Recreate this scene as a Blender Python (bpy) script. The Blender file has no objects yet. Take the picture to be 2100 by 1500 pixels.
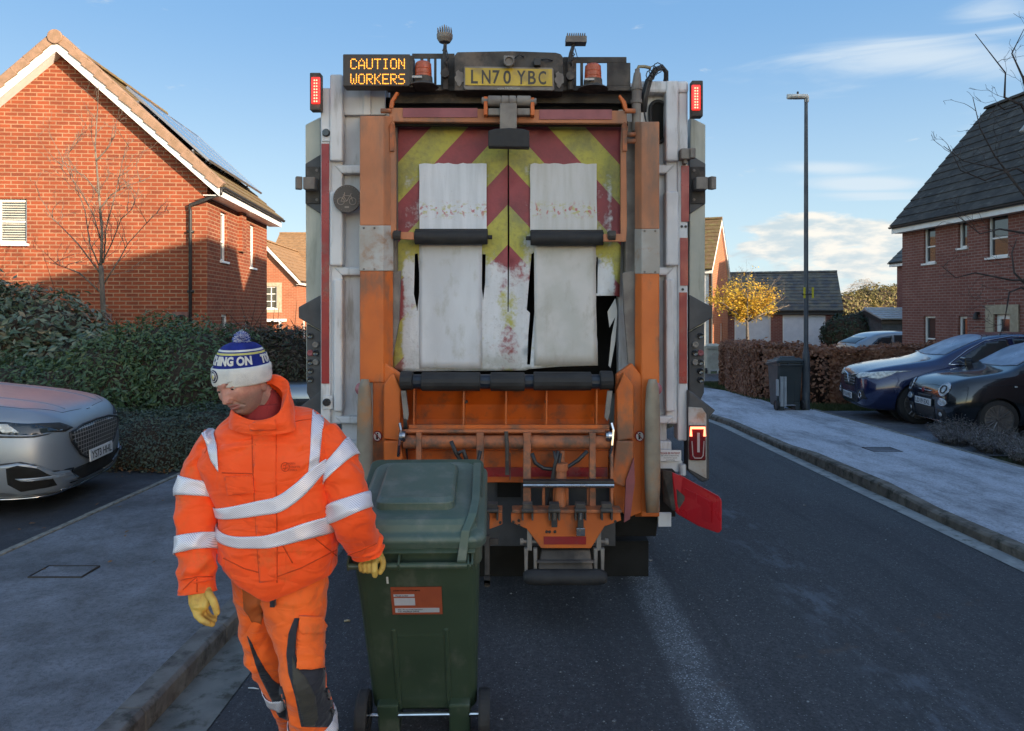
import bpy, bmesh, math, random
from mathutils import Vector, Matrix, noise, geometry
from mathutils.bvhtree import BVHTree
R=math.radians; rnd=random.Random(7)
SC=bpy.context.scene; COL=SC.collection
CAMH=1.78; F=1500.0
def gz(y): return -0.0193*min(max(y,-30),50)
def P(px,py,Y): return Vector(((px-1050)/F*Y, Y, CAMH-(py-640)/F*Y))
W={}
def tag(o,label=None,cat=None,group=None,kind=None):
    if label: o['label']=label
    if cat: o['category']=cat
    if group: o['group']=group
    if kind: o['kind']=kind
    return o
def thing(name,label,cat,loc=(0,0,0),rz=0,group=None):
    o=bpy.data.objects.new(name,None); COL.objects.link(o)
    o.empty_display_size=.1; o.location=loc; o.rotation_euler=(0,0,rz)
    W[o.name]=Matrix.Translation(Vector(loc))@Matrix.Rotation(rz,4,'Z')
    return tag(o,label,cat,group)
def dup(root,loc,rz=0,label=None):
    m={}
    def rec(o,par):
        c=o.copy(); COL.objects.link(c); c.parent=par
        for ch in [x for x in bpy.data.objects if x.parent==o]: rec(ch,c)
        return c
    r=rec(root,None); r.location=loc; r.rotation_euler=(0,0,rz)
    if label: r['label']=label
    W[r.name]=Matrix.Translation(Vector(loc))@Matrix.Rotation(rz,4,'Z')
    return r
class MB:
    def __init__(s): s.v=[]; s.f=[]; s.m=[]
    def vs(s,pts):
        n=len(s.v); s.v+= [tuple(p) for p in pts]; return n
    def face(s,idx,m=0): s.f.append(tuple(idx)); s.m.append(m)
    def quad(s,a,b,c,d,m=0):
        n=s.vs([a,b,c,d]); s.face((n,n+1,n+2,n+3),m)
    def poly(s,pts,m=0):
        n=s.vs(pts); s.face(range(n,n+len(pts)),m)
    def prism(s,pts,ext,m=0):
        ext=Vector(ext); pts=[Vector(p) for p in pts]; k=len(pts)
        n=s.vs(pts); n2=s.vs([p+ext for p in pts])
        # orientation
        nrm=Vector((0,0,0))
        for i in range(k): nrm+= (pts[i]-pts[0]).cross(pts[(i+1)%k]-pts[0])
        fl= nrm.dot(ext)>0
        a=list(range(n,n+k)); b=list(range(n2,n2+k))
        s.face(a[::-1] if fl else a,m); s.face(b if fl else b[::-1],m)
        for i in range(k):
            j=(i+1)%k; q=(a[i],a[j],b[j],b[i]); s.face(q if fl else q[::-1],m)
    def box(s,x0,x1,y0,y1,z0,z1,m=0):
        s.prism([(x0,y0,z0),(x1,y0,z0),(x1,y0,z1),(x0,y0,z1)],(0,y1-y0,0),m)
    def pbox(s,x0,y0,x1,y1,Y,d,m=0):
        a=P(x0,y0,Y); b=P(x1,y1,Y)
        s.box(min(a.x,b.x),max(a.x,b.x),Y,Y+d,min(a.z,b.z),max(a.z,b.z),m)
    def ppoly(s,pts,Y,d,m=0):
        s.prism([P(x,y,Y) for x,y in pts],(0,d,0),m)
    def obox(s,c,ax,ay,az,m=0):
        c=Vector(c);ax=Vector(ax);ay=Vector(ay);az=Vector(az)
        s.prism([c-ax-ay-az,c+ax-ay-az,c+ax-ay+az,c-ax-ay+az],ay*2,m)
    def loft(s,rings,m=0,closed=True,caps=True,mf=None):
        k=len(rings[0]); st=[s.vs(r) for r in rings]
        for i in range(len(rings)-1):
            for j in range(k if closed else k-1):
                j2=(j+1)%k
                s.face((st[i]+j,st[i]+j2,st[i+1]+j2,st[i+1]+j), mf(i,j) if mf else m)
        if caps and closed:
            s.face([st[0]+j for j in range(k)][::-1],m); s.face([st[-1]+j for j in range(k)],m)
    def tube(s,pts,r,n=8,m=0,caps=True):
        pts=[Vector(p) for p in pts]
        if not hasattr(r,'__len__'): r=[r]*len(pts)
        rings=[]; up=None
        for i,p in enumerate(pts):
            d=(pts[min(i+1,len(pts)-1)]-pts[max(i-1,0)])
            d=d.normalized() if d.length>1e-9 else Vector((0,0,1))
            if up is None:
                up=Vector((0,0,1)) if abs(d.z)<.9 else Vector((1,0,0))
            u=(up-d*up.dot(d)); u=u.normalized() if u.length>1e-6 else d.orthogonal().normalized()
            up=u; w=d.cross(u)
            rings.append([p+(u*math.cos(2*math.pi*j/n)+w*math.sin(2*math.pi*j/n))*r[i] for j in range(n)])
        s.loft(rings,m,True,caps)
    def cyl(s,a,b,r,n=20,m=0): s.tube([a,b],r,n,m)
    def lathe(s,prof,c,axis=(0,0,1),n=24,m=0):
        c=Vector(c); ax=Vector(axis).normalized(); u=ax.orthogonal().normalized(); w=ax.cross(u)
        rings=[[c+ax*z+(u*math.cos(2*math.pi*j/n)+w*math.sin(2*math.pi*j/n))*max(r,1e-4) for j in range(n)] for r,z in prof]
        if prof[0][0]>.004 and prof[-1][0]>.004: s.loft(rings+[rings[0]],m,True,False)
        else: s.loft(rings,m)
    def addmesh(s,me,M,m=0):
        n=s.vs([M@v.co for v in me.vertices])
        for p in me.polygons: s.face([n+i for i in p.vertices],m)
    def build(s,name,mats,parent=None,smooth=False,bevel=0,local=False,seg=2,fixn=False,sub=0,ang=35):
        me=bpy.data.meshes.new(name)
        M=None
        if parent is not None and not local: M=W[parent.name].inverted()
        v=[tuple(M@Vector(p)) for p in s.v] if M else s.v
        me.from_pydata(v,[],s.f)
        if not isinstance(mats,(list,tuple)): mats=[mats]
        for mt in mats: me.materials.append(mt)
        if len(mats)>1: me.polygons.foreach_set('material_index',s.m)
        if fixn:
            bm=bmesh.new(); bm.from_mesh(me); bmesh.ops.recalc_face_normals(bm,faces=bm.faces); bm.to_mesh(me); bm.free()
        if smooth: me.polygons.foreach_set('use_smooth',[True]*len(me.polygons))
        me.update()
        o=bpy.data.objects.new(name,me); COL.objects.link(o)
        if parent is not None: o.parent=parent; W[o.name]=W[parent.name]
        else: W[o.name]=Matrix.Identity(4)
        if bevel:
            b=o.modifiers.new('bevel','BEVEL'); b.width=bevel; b.segments=seg; b.limit_method='ANGLE'; b.angle_limit=R(ang); b.harden_normals=False
        if sub:
            b=o.modifiers.new('sub','SUBSURF'); b.levels=sub; b.render_levels=sub
        return o
def realize(o):
    dg=bpy.context.evaluated_depsgraph_get(); dg.update()
    me=bpy.data.meshes.new_from_object(o.evaluated_get(dg)); o.modifiers.clear(); o.data=me; return o
_tc={}
def textmesh(s,extr=0.0,off=0.0):
    k=(s,extr,off)
    if k in _tc: return _tc[k]
    c=bpy.data.curves.new('txt','FONT'); c.body=s; c.extrude=extr; c.offset=off; c.align_x='LEFT'; c.resolution_u=3
    o=bpy.data.objects.new('txt',c); COL.objects.link(o)
    dg=bpy.context.evaluated_depsgraph_get(); dg.update()
    me=bpy.data.meshes.new_from_object(o.evaluated_get(dg)); bpy.data.objects.remove(o); bpy.data.curves.remove(c)
    _tc[k]=me; return me
def bbox(me):
    xs=[v.co.x for v in me.vertices]; ys=[v.co.y for v in me.vertices]; return min(xs),max(xs),min(ys),max(ys)
def addtext(mb,s,o,u,v,w,h,thick=.002,off=0.0,m=0):
    """text on a plane: o = lower left, u right dir, v up dir, w,h target size"""
    me=textmesh(s,.5,off); x0,x1,y0,y1=bbox(me)
    u=Vector(u).normalized(); v=Vector(v).normalized(); n=u.cross(v)
    M=Matrix((( u.x*w/(x1-x0), v.x*h/(y1-y0), n.x*thick, 0),( u.y*w/(x1-x0), v.y*h/(y1-y0), n.y*thick, 0),( u.z*w/(x1-x0), v.z*h/(y1-y0), n.z*thick, 0),(0,0,0,1)))
    t=Vector(o)-(u*(x0*w/(x1-x0))+v*(y0*h/(y1-y0)))
    mb.addmesh(me,Matrix.Translation(t)@M,m)
# ---------------- materials
def nt(name):
    m=bpy.data.materials.new(name); m.use_nodes=True; t=m.node_tree; b=t.nodes['Principled BSDF']; return m,t,b
def N(t,typ,**kw):
    n=t.nodes.new(typ)
    for k,v in kw.items():
        if k.startswith('i_'):
            key=k[2:]; key=int(key) if key.isdigit() else key.replace('_',' ')
            n.inputs[key].default_value=v
        else: setattr(n,k,v)
    return n
def L(t,a,b): t.links.new(a,b)
def mathn(t,op,a,b=None,c=None,clamp=False):
    n=t.nodes.new('ShaderNodeMath'); n.operation=op; n.use_clamp=clamp
    for i,x in enumerate((a,b,c)):
        if x is None: continue
        if isinstance(x,(int,float)): n.inputs[i].default_value=x
        else: t.links.new(x,n.inputs[i])
    return n.outputs[0]
def mixc(t,f,a,b,mode='MIX'):
    n=t.nodes.new('ShaderNodeMix'); n.data_type='RGBA'; n.blend_type=mode
    for k,x in ((0,f),(6,a),(7,b)):
        if isinstance(x,(int,float)): n.inputs[k].default_value=x
        elif isinstance(x,(tuple,list)): n.inputs[k].default_value=(x[0],x[1],x[2],1)
        else: t.links.new(x,n.inputs[k])
    return n.outputs[2]
def ramp(t,x,a,b,v0=0,v1=1):
    n=t.nodes.new('ShaderNodeMapRange'); n.clamp=True; n.interpolation_type='SMOOTHSTEP'
    t.links.new(x,n.inputs[0])
    for i,q in enumerate((a,b,v0,v1)): n.inputs[i+1].default_value=q
    return n.outputs[0]
def coords(t,scale=(1,1,1),src='Object'):
    tc=t.nodes.new('ShaderNodeTexCoord'); mp=t.nodes.new('ShaderNodeMapping'); mp.inputs['Scale'].default_value=scale
    L(t,tc.outputs[src],mp.inputs[0]); return mp.outputs[0]
def noi(t,vec,scale,detail=5,rough=.55,dist=0):
    n=N(t,'ShaderNodeTexNoise'); n.inputs['Scale'].default_value=scale; n.inputs['Detail'].default_value=detail
    n.inputs['Roughness'].default_value=rough; n.inputs['Distortion'].default_value=dist; L(t,vec,n.inputs['Vector']); return n.outputs['Fac']
def bumpn(t,b,h,strength=.3,dist=.01):
    n=N(t,'ShaderNodeBump'); n.inputs['Strength'].default_value=strength; n.inputs['Distance'].default_value=dist
    L(t,h,n.inputs['Height']); L(t,n.outputs[0],b.inputs['Normal'])
def pm(name,c1,c2=None,rough=.5,metal=0,scale=5,bump=0,bscale=60,bdist=.004,coat=0,spec=None,dirt=None,stretch=(1,1,1),lo=.35,hi=.65,rvar=.1,trans=0,alpha=1,sheen=0,emit=None,es=0,ior=None):
    m,t,b=nt(name)
    v=coords(t,stretch)
    c=None
    f=noi(t,v,scale)
    col=mixc(t,ramp(t,f,lo,hi),c1,c2 or [x*.82 for x in c1])
    if dirt:   # (colour, amount, scale, stretch)
        v2=coords(t,dirt[3] if len(dirt)>3 else (1,1,1)); f2=noi(t,v2,dirt[2],8,.65)
        col=mixc(t,ramp(t,f2,.62-dirt[1]*.35,.78-dirt[1]*.2),col,dirt[0])
    L(t,col,b.inputs['Base Color'])
    b.inputs['Roughness'].default_value=rough; b.inputs['Metallic'].default_value=metal
    if rvar: L(t,ramp(t,f,.3,.7,max(rough-rvar,.02),min(rough+rvar,1)),b.inputs['Roughness'])
    if coat: b.inputs['Coat Weight'].default_value=coat; b.inputs['Coat Roughness'].default_value=.05
    if spec is not None: b.inputs['Specular IOR Level'].default_value=spec
    if trans: b.inputs['Transmission Weight'].default_value=trans
    if sheen: b.inputs['Sheen Weight'].default_value=sheen
    if emit: b.inputs['Emission Color'].default_value=(*emit,1); b.inputs['Emission Strength'].default_value=es
    if bump: bumpn(t,b,noi(t,coords(t),bscale,6,.6),bump,bdist)
    return m
def leafmat(name,cols,rough=.5,trans=.25):
    """leaf colours differ leaf by leaf (random per island)"""
    m,t,b=nt(name); g=N(t,'ShaderNodeNewGeometry'); cr=N(t,'ShaderNodeValToRGB')
    el=cr.color_ramp.elements
    while len(el)<len(cols): el.new(.5)
    for i,c in enumerate(cols): el[i].position=i/(len(cols)-1); el[i].color=(*c,1)
    L(t,g.outputs['Random Per Island'],cr.inputs[0]); L(t,cr.outputs[0],b.inputs['Base Color'])
    b.inputs['Roughness'].default_value=rough
    tr=N(t,'ShaderNodeBsdfTranslucent'); L(t,cr.outputs[0],tr.inputs[0]); mx=N(t,'ShaderNodeMixShader'); mx.inputs[0].default_value=trans
    L(t,b.outputs[0],mx.inputs[1]); L(t,tr.outputs[0],mx.inputs[2]); L(t,mx.outputs[0],t.nodes['Material Output'].inputs[0])
    return m
def brickmat(name,c1,c2,mortar,rowh=.078,bw=.235,ms=.011,contrast=1):
    m,t,b=nt(name); tc=N(t,'ShaderNodeTexCoord'); sp=N(t,'ShaderNodeSeparateXYZ'); L(t,tc.outputs['Object'],sp.inputs[0])
    u=mathn(t,'ADD',sp.outputs[0],sp.outputs[1]); cb=N(t,'ShaderNodeCombineXYZ'); L(t,u,cb.inputs[0]); L(t,sp.outputs[2],cb.inputs[1])
    br=N(t,'ShaderNodeTexBrick'); L(t,cb.outputs[0],br.inputs['Vector']); br.inputs['Scale'].default_value=1
    br.inputs['Brick Width'].default_value=bw; br.inputs['Row Height'].default_value=rowh; br.inputs['Mortar Size'].default_value=ms; br.inputs['Mortar Smooth'].default_value=.25
    br.inputs['Bias'].default_value=-.35
    br.inputs['Color1'].default_value=(*c1,1); br.inputs['Color2'].default_value=(*c2,1); br.inputs['Mortar'].default_value=(*mortar,1)
    f=noi(t,tc.outputs['Object'],2.2,4); f2=noi(t,tc.outputs['Object'],35,5)
    c=mixc(t,ramp(t,f,.3,.7,0,.35),br.outputs[0],(c2[0]*.7,c2[1]*.7,c2[2]*.7),'MIX')
    c=mixc(t,ramp(t,f2,.3,.75,0,.3),c,(c1[0]*1.2,c1[1]*1.3,c1[2]*1.3))
    L(t,c,b.inputs['Base Color']); b.inputs['Roughness'].default_value=.9; b.inputs['Specular IOR Level'].default_value=.2
    h=mathn(t,'SUBTRACT',1,br.outputs['Fac']); h=mathn(t,'ADD',h,mathn(t,'MULTIPLY',f2,.4)); bumpn(t,b,h,.6,.008)
    return m
# colours
M={}
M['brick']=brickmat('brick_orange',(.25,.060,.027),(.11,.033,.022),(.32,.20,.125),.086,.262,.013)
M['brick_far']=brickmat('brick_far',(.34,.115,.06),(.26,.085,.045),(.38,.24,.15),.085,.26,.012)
M['brick_red']=brickmat('brick_red',(.235,.088,.068),(.175,.062,.05),(.31,.235,.205))
M['white_upvc']=pm('white_upvc',(.78,.78,.76),(.7,.7,.68),rough=.35,scale=3)
M['glass_dark']=pm('window_glass',(.02,.024,.03),(.05,.055,.06),rough=.04,scale=1.5,rvar=.02,spec=.8)
M['stone']=pm('sandstone',(.42,.35,.25),(.34,.28,.2),rough=.9,bump=.3,scale=9)
M['black_plastic']=pm('black_plastic',(.018,.018,.02),(.028,.028,.03),rough=.5,scale=20)
M['rubber']=pm('rubber',(.014,.014,.016),(.03,.03,.032),rough=.75,scale=14,bump=.3,bscale=40)
M['tarmac_dark']=None
# ---------------- camera, sky, sun
cd=bpy.data.cameras.new('camera'); cam=bpy.data.objects.new('camera',cd); COL.objects.link(cam)
cam.location=(0,0,CAMH); cam.rotation_euler=(R(90),0,0); cd.sensor_width=36; cd.lens=36*F/2100; cd.shift_y=-110/2100
cd.clip_start=.05; cd.clip_end=3000; SC.camera=cam
SUN_A=R(50); SUN_E=R(12)
sd=Vector((math.sin(SUN_A)*math.cos(SUN_E),-math.cos(SUN_A)*math.cos(SUN_E),math.sin(SUN_E)))
sl=bpy.data.lights.new('sun','SUN'); sl.energy=3.5; sl.angle=R(.4); sl.color=(1,.80,.58)
so=bpy.data.objects.new('sun',sl); COL.objects.link(so); so.rotation_euler=sd.to_track_quat('Z','Y').to_euler()
w=bpy.data.worlds.new('World'); SC.world=w; w.use_nodes=True; t=w.node_tree; bg=t.nodes['Background']
sk=N(t,'ShaderNodeTexSky'); sk.sky_type='NISHITA'; sk.sun_disc=False; sk.sun_elevation=SUN_E; sk.sun_rotation=math.pi-SUN_A
sk.air_density=1.0; sk.dust_density=.6; sk.ozone_density=1.6; sk.altitude=0
SKY_STR=.14
tc=N(t,'ShaderNodeTexCoord'); dirv=tc.outputs['Generated']; sp=N(t,'ShaderNodeSeparateXYZ'); L(t,dirv,sp.inputs[0])
# direction (azimuth u = x/y, elevation v = z/y) for the clouds in front
yy=mathn(t,'MAXIMUM',sp.outputs[1],.02)
u=mathn(t,'DIVIDE',sp.outputs[0],yy); v=mathn(t,'DIVIDE',sp.outputs[2],yy)
front=ramp(t,sp.outputs[1],.05,.3)
def gauss(cu,cv,su,sv):
    a=mathn(t,'DIVIDE',mathn(t,'SUBTRACT',u,cu),su); b=mathn(t,'DIVIDE',mathn(t,'SUBTRACT',v,cv),sv)
    d=mathn(t,'ADD',mathn(t,'MULTIPLY',a,a),mathn(t,'MULTIPLY',b,b)); return mathn(t,'EXPONENT',mathn(t,'MULTIPLY',d,-1))
mp=N(t,'ShaderNodeMapping'); mp.inputs['Scale'].default_value=(1,1,3.2); L(t,dirv,mp.inputs[0])
n1=noi(t,mp.outputs[0],9,9,.6,.3); mp2=N(t,'ShaderNodeMapping'); mp2.inputs['Scale'].default_value=(.7,.7,4.5); mp2.inputs['Rotation'].default_value=(0,R(-10),0); L(t,dirv,mp2.inputs[0])
n2=noi(t,mp2.outputs[0],5,8,.55,1.2)
def UV(px,py): return ((px-1050)/F,(640-py)/F)
def puff(px,py,sx,sy,amp): 
    a,b=UV(px,py); return mathn(t,'MULTIPLY',gauss(a,b,sx/F,sy/F),amp)
mask=None
for q in ((1690,480,170,45,1.4),(1550,505,50,18,1.1),(1760,535,260,60,1.05),(1640,600,300,60,.95),(1480,590,120,60,.7)):
    g=puff(*q); mask=g if mask is None else mathn(t,'MAXIMUM',mask,g)
cum=ramp(t,mathn(t,'ADD',mask,mathn(t,'MULTIPLY',mathn(t,'SUBTRACT',n1,.5),2.6)),.40,.80)
wm=None
for q in ((1900,120,280,50,1.0),(2050,40,130,60,.5),(1780,378,120,16,1.25),(1690,345,110,14,.8),(1800,402,140,12,1.0),(2050,240,130,60,.5),(1600,130,200,60,.25)):
    g=puff(*q); wm=g if wm is None else mathn(t,'MAXIMUM',wm,g)
wis=mathn(t,'MULTIPLY',ramp(t,mathn(t,'ADD',mathn(t,'MULTIPLY',wm,.6),n2),.62,1.1),.75)
lowv=ramp(t,v,-.02,.16,.55,0)   # pale air near the horizon
base=sk.outputs[0]
hs=N(t,'ShaderNodeHueSaturation'); hs.inputs['Saturation'].default_value=1.0; hs.inputs['Value'].default_value=1.0; L(t,base,hs.inputs['Color'])
K=1/SKY_STR
SKY_TOP=(.20*K,.43*K,.80*K)
KD=K/2**1.72
grad=mixc(t,ramp(t,sp.outputs[2],-.02,.40),(.60*KD,.80*KD,.91*KD),(.19*KD,.42*KD,.76*KD))
grad=mixc(t,ramp(t,sp.outputs[2],.30,.9),grad,(.10*KD,.25*KD,.58*KD))
c=mixc(t,1.0,hs.outputs[0],(1.10,.99,.90),'MULTIPLY')
c=mixc(t,mathn(t,'MULTIPLY',ramp(t,sp.outputs[1],-.1,.45),.9),c,grad)
shade=ramp(t,noi(t,mp.outputs[0],22,5),.35,.65)
cc=mixc(t,shade,(.62*KD,.74*KD,.80*KD),(1.02*KD,.98*KD,.90*KD))
c=mixc(t,mathn(t,'MULTIPLY',wis,front),c,(.76*KD,.86*KD,.94*KD)); c=mixc(t,mathn(t,'MULTIPLY',cum,front),c,cc)
L(t,c,bg.inputs[0]); bg.inputs[1].default_value=SKY_STR
SC.view_settings.view_transform='Standard'; SC.view_settings.look='None'; SC.view_settings.exposure=1.72; SC.view_settings.gamma=1
# ---------------- ground materials
def roadmat():
    m,t,b=nt('asphalt_road'); tc=N(t,'ShaderNodeTexCoord'); o=tc.outputs['Object']; sp=N(t,'ShaderNodeSeparateXYZ'); L(t,o,sp.inputs[0])
    x,y=sp.outputs[0],sp.outputs[1]
    st=coords(t,(1,.25,1)); big=noi(t,st,1.6,5); fine=noi(t,o,220,3,.6); med=noi(t,o,60,5,.6)
    c=mixc(t,ramp(t,big,.35,.65),(.066,.069,.078),(.092,.096,.108))
    c=mixc(t,ramp(t,fine,.35,.8),c,(.030,.031,.035)); 
    c=mixc(t,ramp(t,med,.42,.62,0,.55),c,(.026,.027,.031)); c=mixc(t,ramp(t,noi(t,coords(t,(1,.6,1)),34,5,.8),.52,.66,0,.6),c,(.13,.135,.145)); c=mixc(t,ramp(t,noi(t,coords(t,(1,.08,1)),4.5,4,.6),.5,.7,0,.45),c,(.035,.037,.042))
    vo=N(t,'ShaderNodeTexVoronoi'); vo.inputs['Scale'].default_value=95; L(t,o,vo.inputs['Vector'])
    spk=N(t,'ShaderNodeTexWhiteNoise'); L(t,vo.outputs['Position'],spk.inputs['Vector'])
    s1=mathn(t,'MULTIPLY',mathn(t,'GREATER_THAN',spk.outputs['Value'],.90),ramp(t,vo.outputs['Distance'],.2,.45,1,0))
    c=mixc(t,mathn(t,'MULTIPLY',s1,.7),c,(.26,.28,.30))
    # exposed pale aggregate along the old seam right of the truck
    wob=mathn(t,'MULTIPLY',mathn(t,'SUBTRACT',noi(t,o,3,4),.5),.07)
    d=mathn(t,'ABSOLUTE',mathn(t,'SUBTRACT',mathn(t,'ADD',x,wob),.94))
    seam=mathn(t,'MULTIPLY',ramp(t,d,.06,.16,1,0),ramp(t,noi(t,coords(t,(1,.5,1)),6,5,.7),.32,.52,.35,1))
    seamk=mathn(t,'MULTIPLY',seam,ramp(t,med,.38,.62,.15,.95))
    c=mixc(t,mathn(t,'MULTIPLY',seamk,.7),c,(.21,.225,.245))
    s2=mathn(t,'MULTIPLY',mathn(t,'GREATER_THAN',spk.outputs['Value'],.62),mathn(t,'MULTIPLY',seam,ramp(t,vo.outputs['Distance'],.2,.5,1,0)))
    c=mixc(t,s2,c,(.42,.46,.5))
    # frosty tyre tracks, second faint band
    d2=mathn(t,'ABSOLUTE',mathn(t,'SUBTRACT',mathn(t,'ADD',x,mathn(t,'MULTIPLY',wob,1.6)),2.0))
    fr=mathn(t,'MULTIPLY',ramp(t,d2,.05,.35,1,0),ramp(t,noi(t,coords(t,(1,.4,1)),7,6,.7),.45,.7))
    c=mixc(t,mathn(t,'MULTIPLY',fr,.75),c,(.15,.17,.21))
    # rusty-brown drag marks
    d3=mathn(t,'ABSOLUTE',mathn(t,'SUBTRACT',mathn(t,'ADD',y,mathn(t,'MULTIPLY',wob,.6)),mathn(t,'ADD',mathn(t,'MULTIPLY',x,.55),3.05)))
    rb=mathn(t,'MULTIPLY',ramp(t,d3,.01,.07,1,0),ramp(t,noi(t,o,6,5),.5,.7)); rb=mathn(t,'MULTIPLY',rb,ramp(t,x,.8,1.3))
    c=mixc(t,mathn(t,'MULTIPLY',rb,.85),c,(.12,.075,.05))
    L(t,c,b.inputs['Base Color']); L(t,ramp(t,big,.3,.7,.62,.85),b.inputs['Roughness']); b.inputs['Specular IOR Level'].default_value=.35
    bumpn(t,b,mathn(t,'ADD',mathn(t,'MULTIPLY',fine,.7),med),.9,.007); return m
def pavemat(name,base,frost,amt,stretch=(1,1,1),warm=(.11,.10,.09)):
    m,t,b=nt(name); tc=N(t,'ShaderNodeTexCoord'); o=tc.outputs['Object']
    v=coords(t,stretch); f=noi(t,v,1.1,7,.62); f2=noi(t,v,6,8,.7,.4); fine=noi(t,o,180,3,.6)
    c=mixc(t,ramp(t,fine,.35,.75),base,[q*.5 for q in base])
    c=mixc(t,ramp(t,noi(t,v,.6,3),.5,.7,0,.5),c,warm)
    k=mathn(t,'ADD',mathn(t,'MULTIPLY',f,.75),mathn(t,'MULTIPLY',f2,.45))
    c=mixc(t,ramp(t,k,.66-amt*.35,.92-amt*.25,.12,.92),c,frost)
    c=mixc(t,ramp(t,noi(t,o,38,6,.75),.48,.60,0,.42),c,[q*.55 for q in base])
    L(t,c,b.inputs['Base Color']); b.inputs['Roughness'].default_value=.8; b.inputs['Specular IOR Level'].default_value=.3
    bumpn(t,b,mathn(t,'ADD',fine,noi(t,o,50,4)),.7,.006); return m
M['road']=roadmat()
M['pave_left']=pavemat('footpath_tarmac',(.105,.107,.116),(.23,.24,.27),.62,(1,1,1))
M['pave_right']=pavemat('frosted_footpath',(.17,.175,.19),(.60,.63,.70),.84,(1.4,.45,1),(.19,.185,.18))
M['drive']=pavemat('driveway_tarmac',(.045,.047,.055),(.10,.105,.12),.25)
M['driver']=pavemat('driveway_frost',(.09,.09,.10),(.25,.27,.31),.55)
M['kerb']=pm('kerb_concrete',(.20,.175,.145),(.12,.105,.09),rough=.9,scale=7,bump=.5,bscale=120,bdist=.004,dirt=((.05,.048,.035),.45,9))
M['kerb_l']=pm('kerb_concrete_left',(.17,.16,.15),(.11,.10,.095),rough=.9,scale=7,bump=.5,bscale=120,bdist=.004,dirt=((.035,.034,.03),.45,9))
M['channel']=pm('channel_concrete',(.20,.20,.185),(.13,.135,.13),rough=.9,scale=5,bump=.4,bscale=100,dirt=((.06,.058,.045),.4,12))
M['channel_r']=pm('channel_white',(.34,.35,.34),(.25,.26,.26),rough=.85,scale=6,bump=.3,bscale=100,dirt=((.10,.10,.085),.3,10))
M['edging']=pm('edging_concrete',(.27,.26,.23),(.18,.17,.15),rough=.9,scale=9,dirt=((.07,.065,.05),.35,14))
M['earth']=pm('ground_earth',(.05,.06,.025),(.035,.035,.02),rough=1,scale=3,bump=.6,bscale=30,bdist=.02)
M['grass']=leafmat('grass_blades',[(.035,.055,.015),(.07,.095,.03),(.10,.11,.05),(.05,.075,.02)],.7,.3)
def struct(mb,name,mat,**k): return tag(mb.build(name,mat,**k),kind='structure')
def strip(name,left,right,mat,dz,y0,y1,step=.5,thick=0):
    """ground strip between x=left(y) and x=right(y)"""
    mb=MB(); n=max(2,int((y1-y0)/step)+1); pr=None
    for i in range(n):
        y=y0+(y1-y0)*i/(n-1); a=left(y) if callable(left) else left; b=right(y) if callable(right) else right
        k=mb.vs([(a,y,gz(y)+dz),(b,y,gz(y)+dz)])
        if pr is not None: mb.face((pr,pr+1,k+1,k))
        pr=k
    return struct(mb,name,mat)
# ground sheet to the horizon
mb=MB(); ys=[-60,-30,0,10,20,30,40,50,80,150,300,700,1500]; pr=None
for y in ys:
    k=mb.vs([(x,y,gz(y)-.03) for x in (-900,-60,-20,0,20,60,900)])
    if pr is not None:
        for j in range(6): mb.face((pr+j,pr+j+1,k+j+1,k+j))
    pr=k
struct(mb,'ground',M['earth'])
# curve of the right kerb: straight, then bending left behind the truck
def xr(y):
    return 3.86 if y<13 else 3.86-.10*(y-13)**1.75
def xl(y): return -1.6 if y<12 else -1.6-.09*(y-12)**1.75
strip('road',lambda y:xl(y),lambda y:xr(y),M['road'],.0,-14,24,.5)
strip('channel',lambda y:xl(y)+.0,lambda y:xl(y)+.26,M['channel'],.005,-14,20)
strip('gutter_channel',lambda y:xr(y)-.17,lambda y:xr(y),M['channel_r'],.005,-14,22)
KL=.11
strip('pavement',lambda y:-3.72+(xl(y)+1.6),lambda y:xl(y)-.125,M['pave_left'],KL-.004,-14,12.5)
strip('driveway',-12,-3.8,M['drive'],KL-.006,1.0,8.9)
PR=.075
strip('footpath',lambda y:xr(y)+.125,lambda y:6.15 if y<14.5 else (6.15 if y<16.5 else max(6.15-.10*(y-16.5)**1.6, xr(y)+2.0)),M['pave_right'],PR,-14,21.5,.25)
strip('parking_drive',6.2,16,M['driver'],PR-.004,9.6,14.7)
strip('side_road',-14,14,M['road'],-.015,22.6,27.5)
mb=MB(); 
for i in range(20): mb.box(-9+i*.95,-9+i*.95+.94,22.35,22.5,gz(22.4)-.05,gz(22.4)+.10)
struct(mb,'far_kerb',M['kerb'],bevel=.01)
# kerb stones
def kerbline(name,xf,side,h,mat,y0,y1):
    mb=MB(); y=y0
    while y<y1:
        y2=y+.905
        for s in (0,):
            a,b=xf(y),xf(y2); z0,z1=gz(y),gz(y2); h1,h2=h(y),h(y2); w=.125*side; jt=rnd.uniform(-.004,.004)
            ch=.02*side
            prof=lambda x,z,hh,yy:[(x,yy,z-.05),(x+jt,yy,z+hh-.018),(x+ch+jt,yy,z+hh+.002),(x+w,yy,z+hh+.002),(x+w,yy,z-.05)]
            mb.loft([prof(a,z0,h1,y+.004),prof(b,z1,h2,y2-.004)])
        y=y2
    return struct(mb,name,mat,fixn=True,bevel=.005)
kerbline('kerb',xl,-1,lambda y:KL,M['kerb_l'],-14,19)
kerbline('kerb_right',xr,1,lambda y:(.085+.045*(1 if 7.3<y<9.6 else 0)),M['kerb'],-14,21)
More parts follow.
